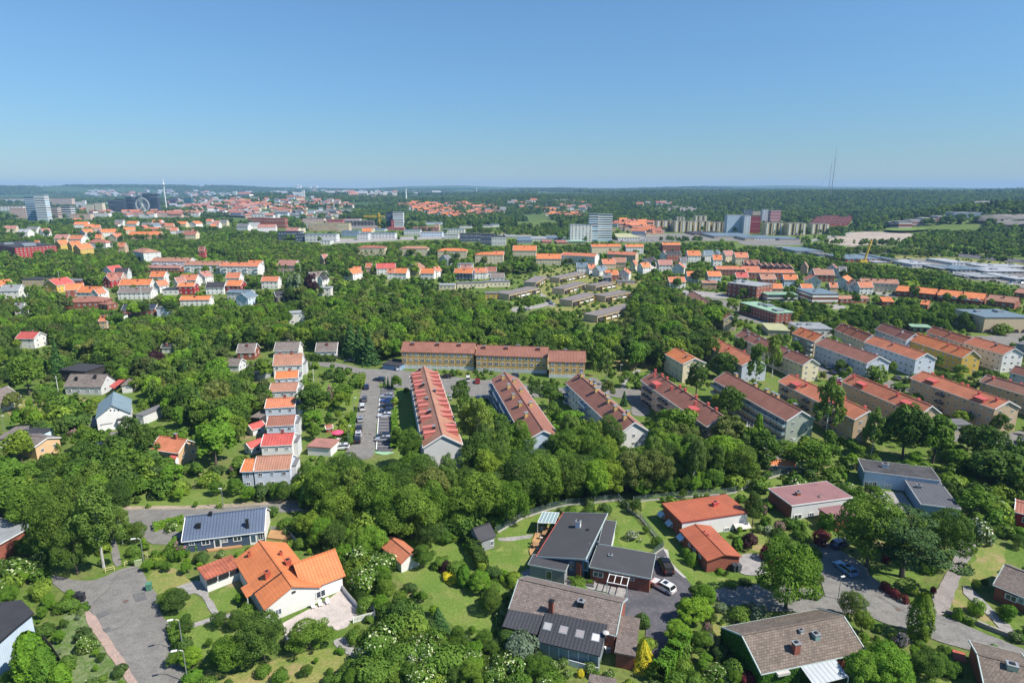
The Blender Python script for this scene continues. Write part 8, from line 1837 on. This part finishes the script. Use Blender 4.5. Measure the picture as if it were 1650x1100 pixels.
# real objects for the plants that show largest
PL.sort(key=lambda q:q[0]/max(.4,min(q[5],q[4])) if q[8] not in(None,'garden shrubs') else q[0]*.05)
NLM=[('the cul de sac',150,980),('the large birch',165,900),('the grey metal roof',25,850),('the blue grey roof',365,850),('the orange L roof',465,930),('the faded red garage roof',350,920),('the paved terrace',520,985),('the pale blue wall',40,1060),('the small white shed',635,890),('the charcoal shed',785,862),('the big lawn',720,960),
 ('the overgrown slope path',545,1045),('the four skylights',890,1030),('the charcoal flat roofs',920,860),('the white estate car',1068,945),('the brown shingled carport',1020,1010),('the ivy gable',1180,1040),('the big tree by the road',1270,960),('the orange ribbed roof',1130,820),('the brick garage wing',1145,880),('the pink ribbed roof',1300,805),
 ('the pale blue car',1358,910),('the spreading pine',1455,900),('the blue house',1440,775),('the side lane',1540,920),('the corner house',1610,1060),('the right brick house',1625,930),('the white flowering shrub',1580,855),('the dark red house',1640,820),('the mesh fence',900,808),('the first slab gable',715,735),('the second slab block',860,720),('the third slab block',990,710),
 ('the red chimneyed slab',1120,690),('the green grey block',1240,700),('the great oak',1450,720),('the beige block',1580,690),('the orange outbuilding',1262,752),('the ochre house',280,730),('the barn shaped house',190,665),('the beige gabled house',70,725),('the lane',330,825),('the lowest terrace house',440,760),('the parking street',590,690),('the black cube house',130,600),('the middle terrace houses',455,650),('the near wood centre',720,800)]
def plantlabel(kind,h,r,shr,q):
    px,py=q[0],q[1]; b=min(NLM,key=lambda l:(l[1]-px)**2+((l[2]-py)*1.4)**2); dx,dy=px-b[1],py-b[2]
    w=('left of' if dx<0 else 'right of') if abs(dx)>abs(dy)*1.3 else ('behind' if dy<0 else 'in front of')
    tone={'bright':'yellow green','olive':'olive brown','broad2':'dark green','tall':'slender green','birch':'soft drooping birch like','spruce':'pointed conifer like','elder':'flower dotted','grey':'silvery','redleaf':'dark red','shrub':'green'}.get(kind,'mid green')
    size=('low' if h<1.3 else 'knee to head high' if h<2 else 'tall') if shr else ('small' if h<5 else 'medium sized' if h<9 else 'large')
    return '%s %s %s %s %s'%(size,tone,'bush' if shr else 'tree',w,b[0])
PLAB={}
TREEK={'olive','broad','broad2','bright','copper','tall'}
cnt={'tree':0,'shrub':0}; rest=[]
NAME={'birch':'birch_tree','spruce':'conifer_tree','blue':'conifer_tree','pine':'pine_tree','thuja':'thuja','gold':'golden_cypress','ivycol':'column_conifer','copper':'copper_beech'}
def inview(x,y,z,h,r):
    q=proj((x,y,z+h*.5)); 
    return q and -230<q[0]<1880 and q[1]-h*1000/q[2]<1160
for D,x,y,z,h,r,kind,label,group in PL:
    if not inview(x,y,z,h,r): continue
    shr=kind in('shrub','elder','white','pink','purple','redleaf','copper_s','thuja_b','bright_s','gold_s') or (kind=='grey' and h<4)
    ck='shrub' if shr else 'tree'
    cnt[ck]+=1
    hand_=group is None or group=='garden shrubs'
    lod=0 if D<(150 if not shr else 125) else 1 if D<420 else 2
    var=r4.randrange(4 if lod==0 else 5); rz=r4.uniform(0,6.28)
    if cnt[ck]<=300 or hand_:
        if kind=='grey' and not shr: cm,tm,ph,pr_=proto('grey',min(lod,1),var)
        else: cm,tm,ph,pr_=proto(kind,min(lod,1),var)
        if not hand_:
            qq=proj((x,y,z+h*.4)); label=plantlabel(kind,h,r,shr,qq)
        sx=r/pr_*r4.uniform(.93,1.07); sz=h/ph
        if shr:
            o=link('shrub',cm,None,(x,y,z),rz,(sx,sx*r4.uniform(.85,1.15),sz)); tag(o,label,'shrub',group)
            if not hand_: PLAB.setdefault(label,[]).append((qq[0],o))
        else:
            nm=NAME.get(kind,'broadleaf_tree'); o=root(nm,label,{'birch_tree':'birch','conifer_tree':'conifer','pine_tree':'pine','thuja':'thuja','golden_cypress':'cypress','column_conifer':'conifer','copper_beech':'tree'}.get(nm,'tree'),(x,y,z),rz,group); o.scale=(sx,sx,sz)
            link('crown',cm,o)
            if not hand_: PLAB.setdefault(label,[]).append((qq[0],o))
            if tm: link('trunk',tm,o)
    else: rest.append((x,y,z,h,r,kind,lod,var,rz))
print('individual',cnt,'rest',len(rest))
# one woodland object: instances of crowns on points
def mass(name,items):
    cl=bpy.data.collections.new('crowns_'+name); names=[]; idx={}
    keys=sorted({(k,l,v) for *_,k,l,v,_r in [(a[5],a[6],a[7],0) for a in items]},key=str) if 0 else sorted({(a[5],a[6],a[7]) for a in items})
    for i,k in enumerate(keys):
        o,h,r=joined(*k); o2=o.copy(); o2.name='%s_crown_%03d'%(name,i); cl.objects.link(o2); idx[k]=(i,h,r)
    me=bpy.data.meshes.new(name); me.vertices.add(len(items)); me.vertices.foreach_set('co',[c for a in items for c in a[:3]])
    at=me.attributes.new('pick','INT','POINT'); at.data.foreach_set('value',[idx[(a[5],a[6],a[7])][0] for a in items])
    at=me.attributes.new('size','FLOAT_VECTOR','POINT'); at.data.foreach_set('vector',[c for a in items for c in (a[4]/idx[(a[5],a[6],a[7])][2],a[4]/idx[(a[5],a[6],a[7])][2],a[3]/idx[(a[5],a[6],a[7])][1])])
    at=me.attributes.new('turn','FLOAT_VECTOR','POINT'); at.data.foreach_set('vector',[c for a in items for c in (0,0,a[8])])
    o=link(name,me); o['kind']='stuff'
    ng=bpy.data.node_groups.new(name+'_scatter','GeometryNodeTree'); ng.interface.new_socket('Geometry',in_out='INPUT',socket_type='NodeSocketGeometry'); ng.interface.new_socket('Geometry',in_out='OUTPUT',socket_type='NodeSocketGeometry')
    gi=ng.nodes.new('NodeGroupInput'); go=ng.nodes.new('NodeGroupOutput'); ip=ng.nodes.new('GeometryNodeInstanceOnPoints'); ci=ng.nodes.new('GeometryNodeCollectionInfo'); ci.inputs['Collection'].default_value=cl; ci.inputs['Separate Children'].default_value=True; ci.inputs['Reset Children'].default_value=True
    def attr(nm,ty):
        n=ng.nodes.new('GeometryNodeInputNamedAttribute'); n.data_type=ty; n.inputs['Name'].default_value=nm; return n.outputs[0]
    ip.inputs['Pick Instance'].default_value=True
    ng.links.new(gi.outputs[0],ip.inputs['Points']); ng.links.new(ci.outputs[0],ip.inputs['Instance']); ng.links.new(attr('pick','INT'),ip.inputs['Instance Index']); ng.links.new(attr('size','FLOAT_VECTOR'),ip.inputs['Scale']); ng.links.new(attr('turn','FLOAT_VECTOR'),ip.inputs['Rotation']); ng.links.new(ip.outputs[0],go.inputs[0])
    md=o.modifiers.new('scatter','NODES'); md.node_group=ng; return o
KW=['broad','broad2','broad2','tall','spruce']
wood=[q for q in rest if q[5] not in('shrub','elder','white','pink','purple','redleaf')]+[(x,y,z-.5,h,h*.5,r4.choice(KW),2,r4.randrange(5),r4.uniform(0,6.28)) for x,y,z,h in FAR]
# lod 2 stands in only far away
o=mass('woodland',wood); o['label']='green mass of trees covering suburb, valley and far hills'
sr=[q for q in rest if q[5] in('shrub','elder','white','pink','purple','redleaf')]
if sr: o=mass('undergrowth',sr)
label_all()
for lb,l in PLAB.items():
    if 1<len(l)<=9:
        l.sort(key=lambda q:q[0])
        for i,(px,o) in enumerate(l): o['label']=(ORD[i] if len(l)>2 or i==0 else 'rightmost')+' '+lb
    gp=lb if len(l)>9 else None
    if gp:
        for px,o in l: o['group']=gp
# ---------------------------------------------------------------- world, sun, camera
HAZE=8.5e-5
SE=R(50); SUNV=Vector((.93*math.cos(SE),-.37*math.cos(SE),math.sin(SE))).normalized()
w=bpy.data.worlds.new('World'); S.world=w; w.use_nodes=True; nt=w.node_tree
sk=nt.nodes.new('ShaderNodeTexSky'); sk.sky_type='NISHITA'; sk.sun_disc=False; sk.sun_elevation=SE
sk.sun_rotation=math.atan2(SUNV.x,SUNV.y); sk.air_density=7.0; sk.dust_density=0.0; sk.ozone_density=10; sk.altitude=12000
nt.links.new(sk.outputs[0],nt.nodes['Background'].inputs[0]); nt.nodes['Background'].inputs[1].default_value=.078
sl=bpy.data.lights.new('sun','SUN'); sl.energy=4.9; sl.angle=R(.5); sl.color=(1,.94,.85)
so=link('sun',sl); so.rotation_euler=SUNV.to_track_quat('Z','Y').to_euler()
cd=bpy.data.cameras.new('camera'); cd.sensor_width=36; cd.sensor_fit='HORIZONTAL'; cd.lens=36*F/1650; cd.clip_start=1; cd.clip_end=60000
co=link('camera',cd); co.location=(0,0,H); co.rotation_euler=(math.pi/2-PITCH,0,0); S.camera=co
S.view_settings.view_transform='Standard'; S.view_settings.look='None'; S.view_settings.exposure=.68; S.view_settings.gamma=1
S.render.engine='CYCLES'; cy=S.cycles; cy.max_bounces=5; cy.diffuse_bounces=2; cy.glossy_bounces=2; cy.transmission_bounces=2; cy.transparent_max_bounces=4; cy.volume_bounces=0
cy.use_denoising=True; cy.caustics_reflective=False; cy.caustics_refractive=False; cy.sample_clamp_indirect=4

# the air over the valley
hm=MB(); hm.box((0,5200,95.0),(30000,19600,262),GRASS); me=hm.mesh('haze',uv=False); me.materials.clear()
hz=link('haze',me); hz['kind']='stuff'
hmat=bpy.data.materials.new('haze'); hmat.use_nodes=True; hn=hmat.node_tree; hn.nodes.remove(hn.nodes['Principled BSDF']); pv=hn.nodes.new('ShaderNodeVolumePrincipled'); pv.inputs['Color'].default_value=(.36,.62,.95,1); pv.inputs['Density'].default_value=HAZE; pv.inputs['Anisotropy'].default_value=0.0
hn.links.new(pv.outputs[0],hn.nodes['Material Output'].inputs['Volume']); me.materials.append(hmat)
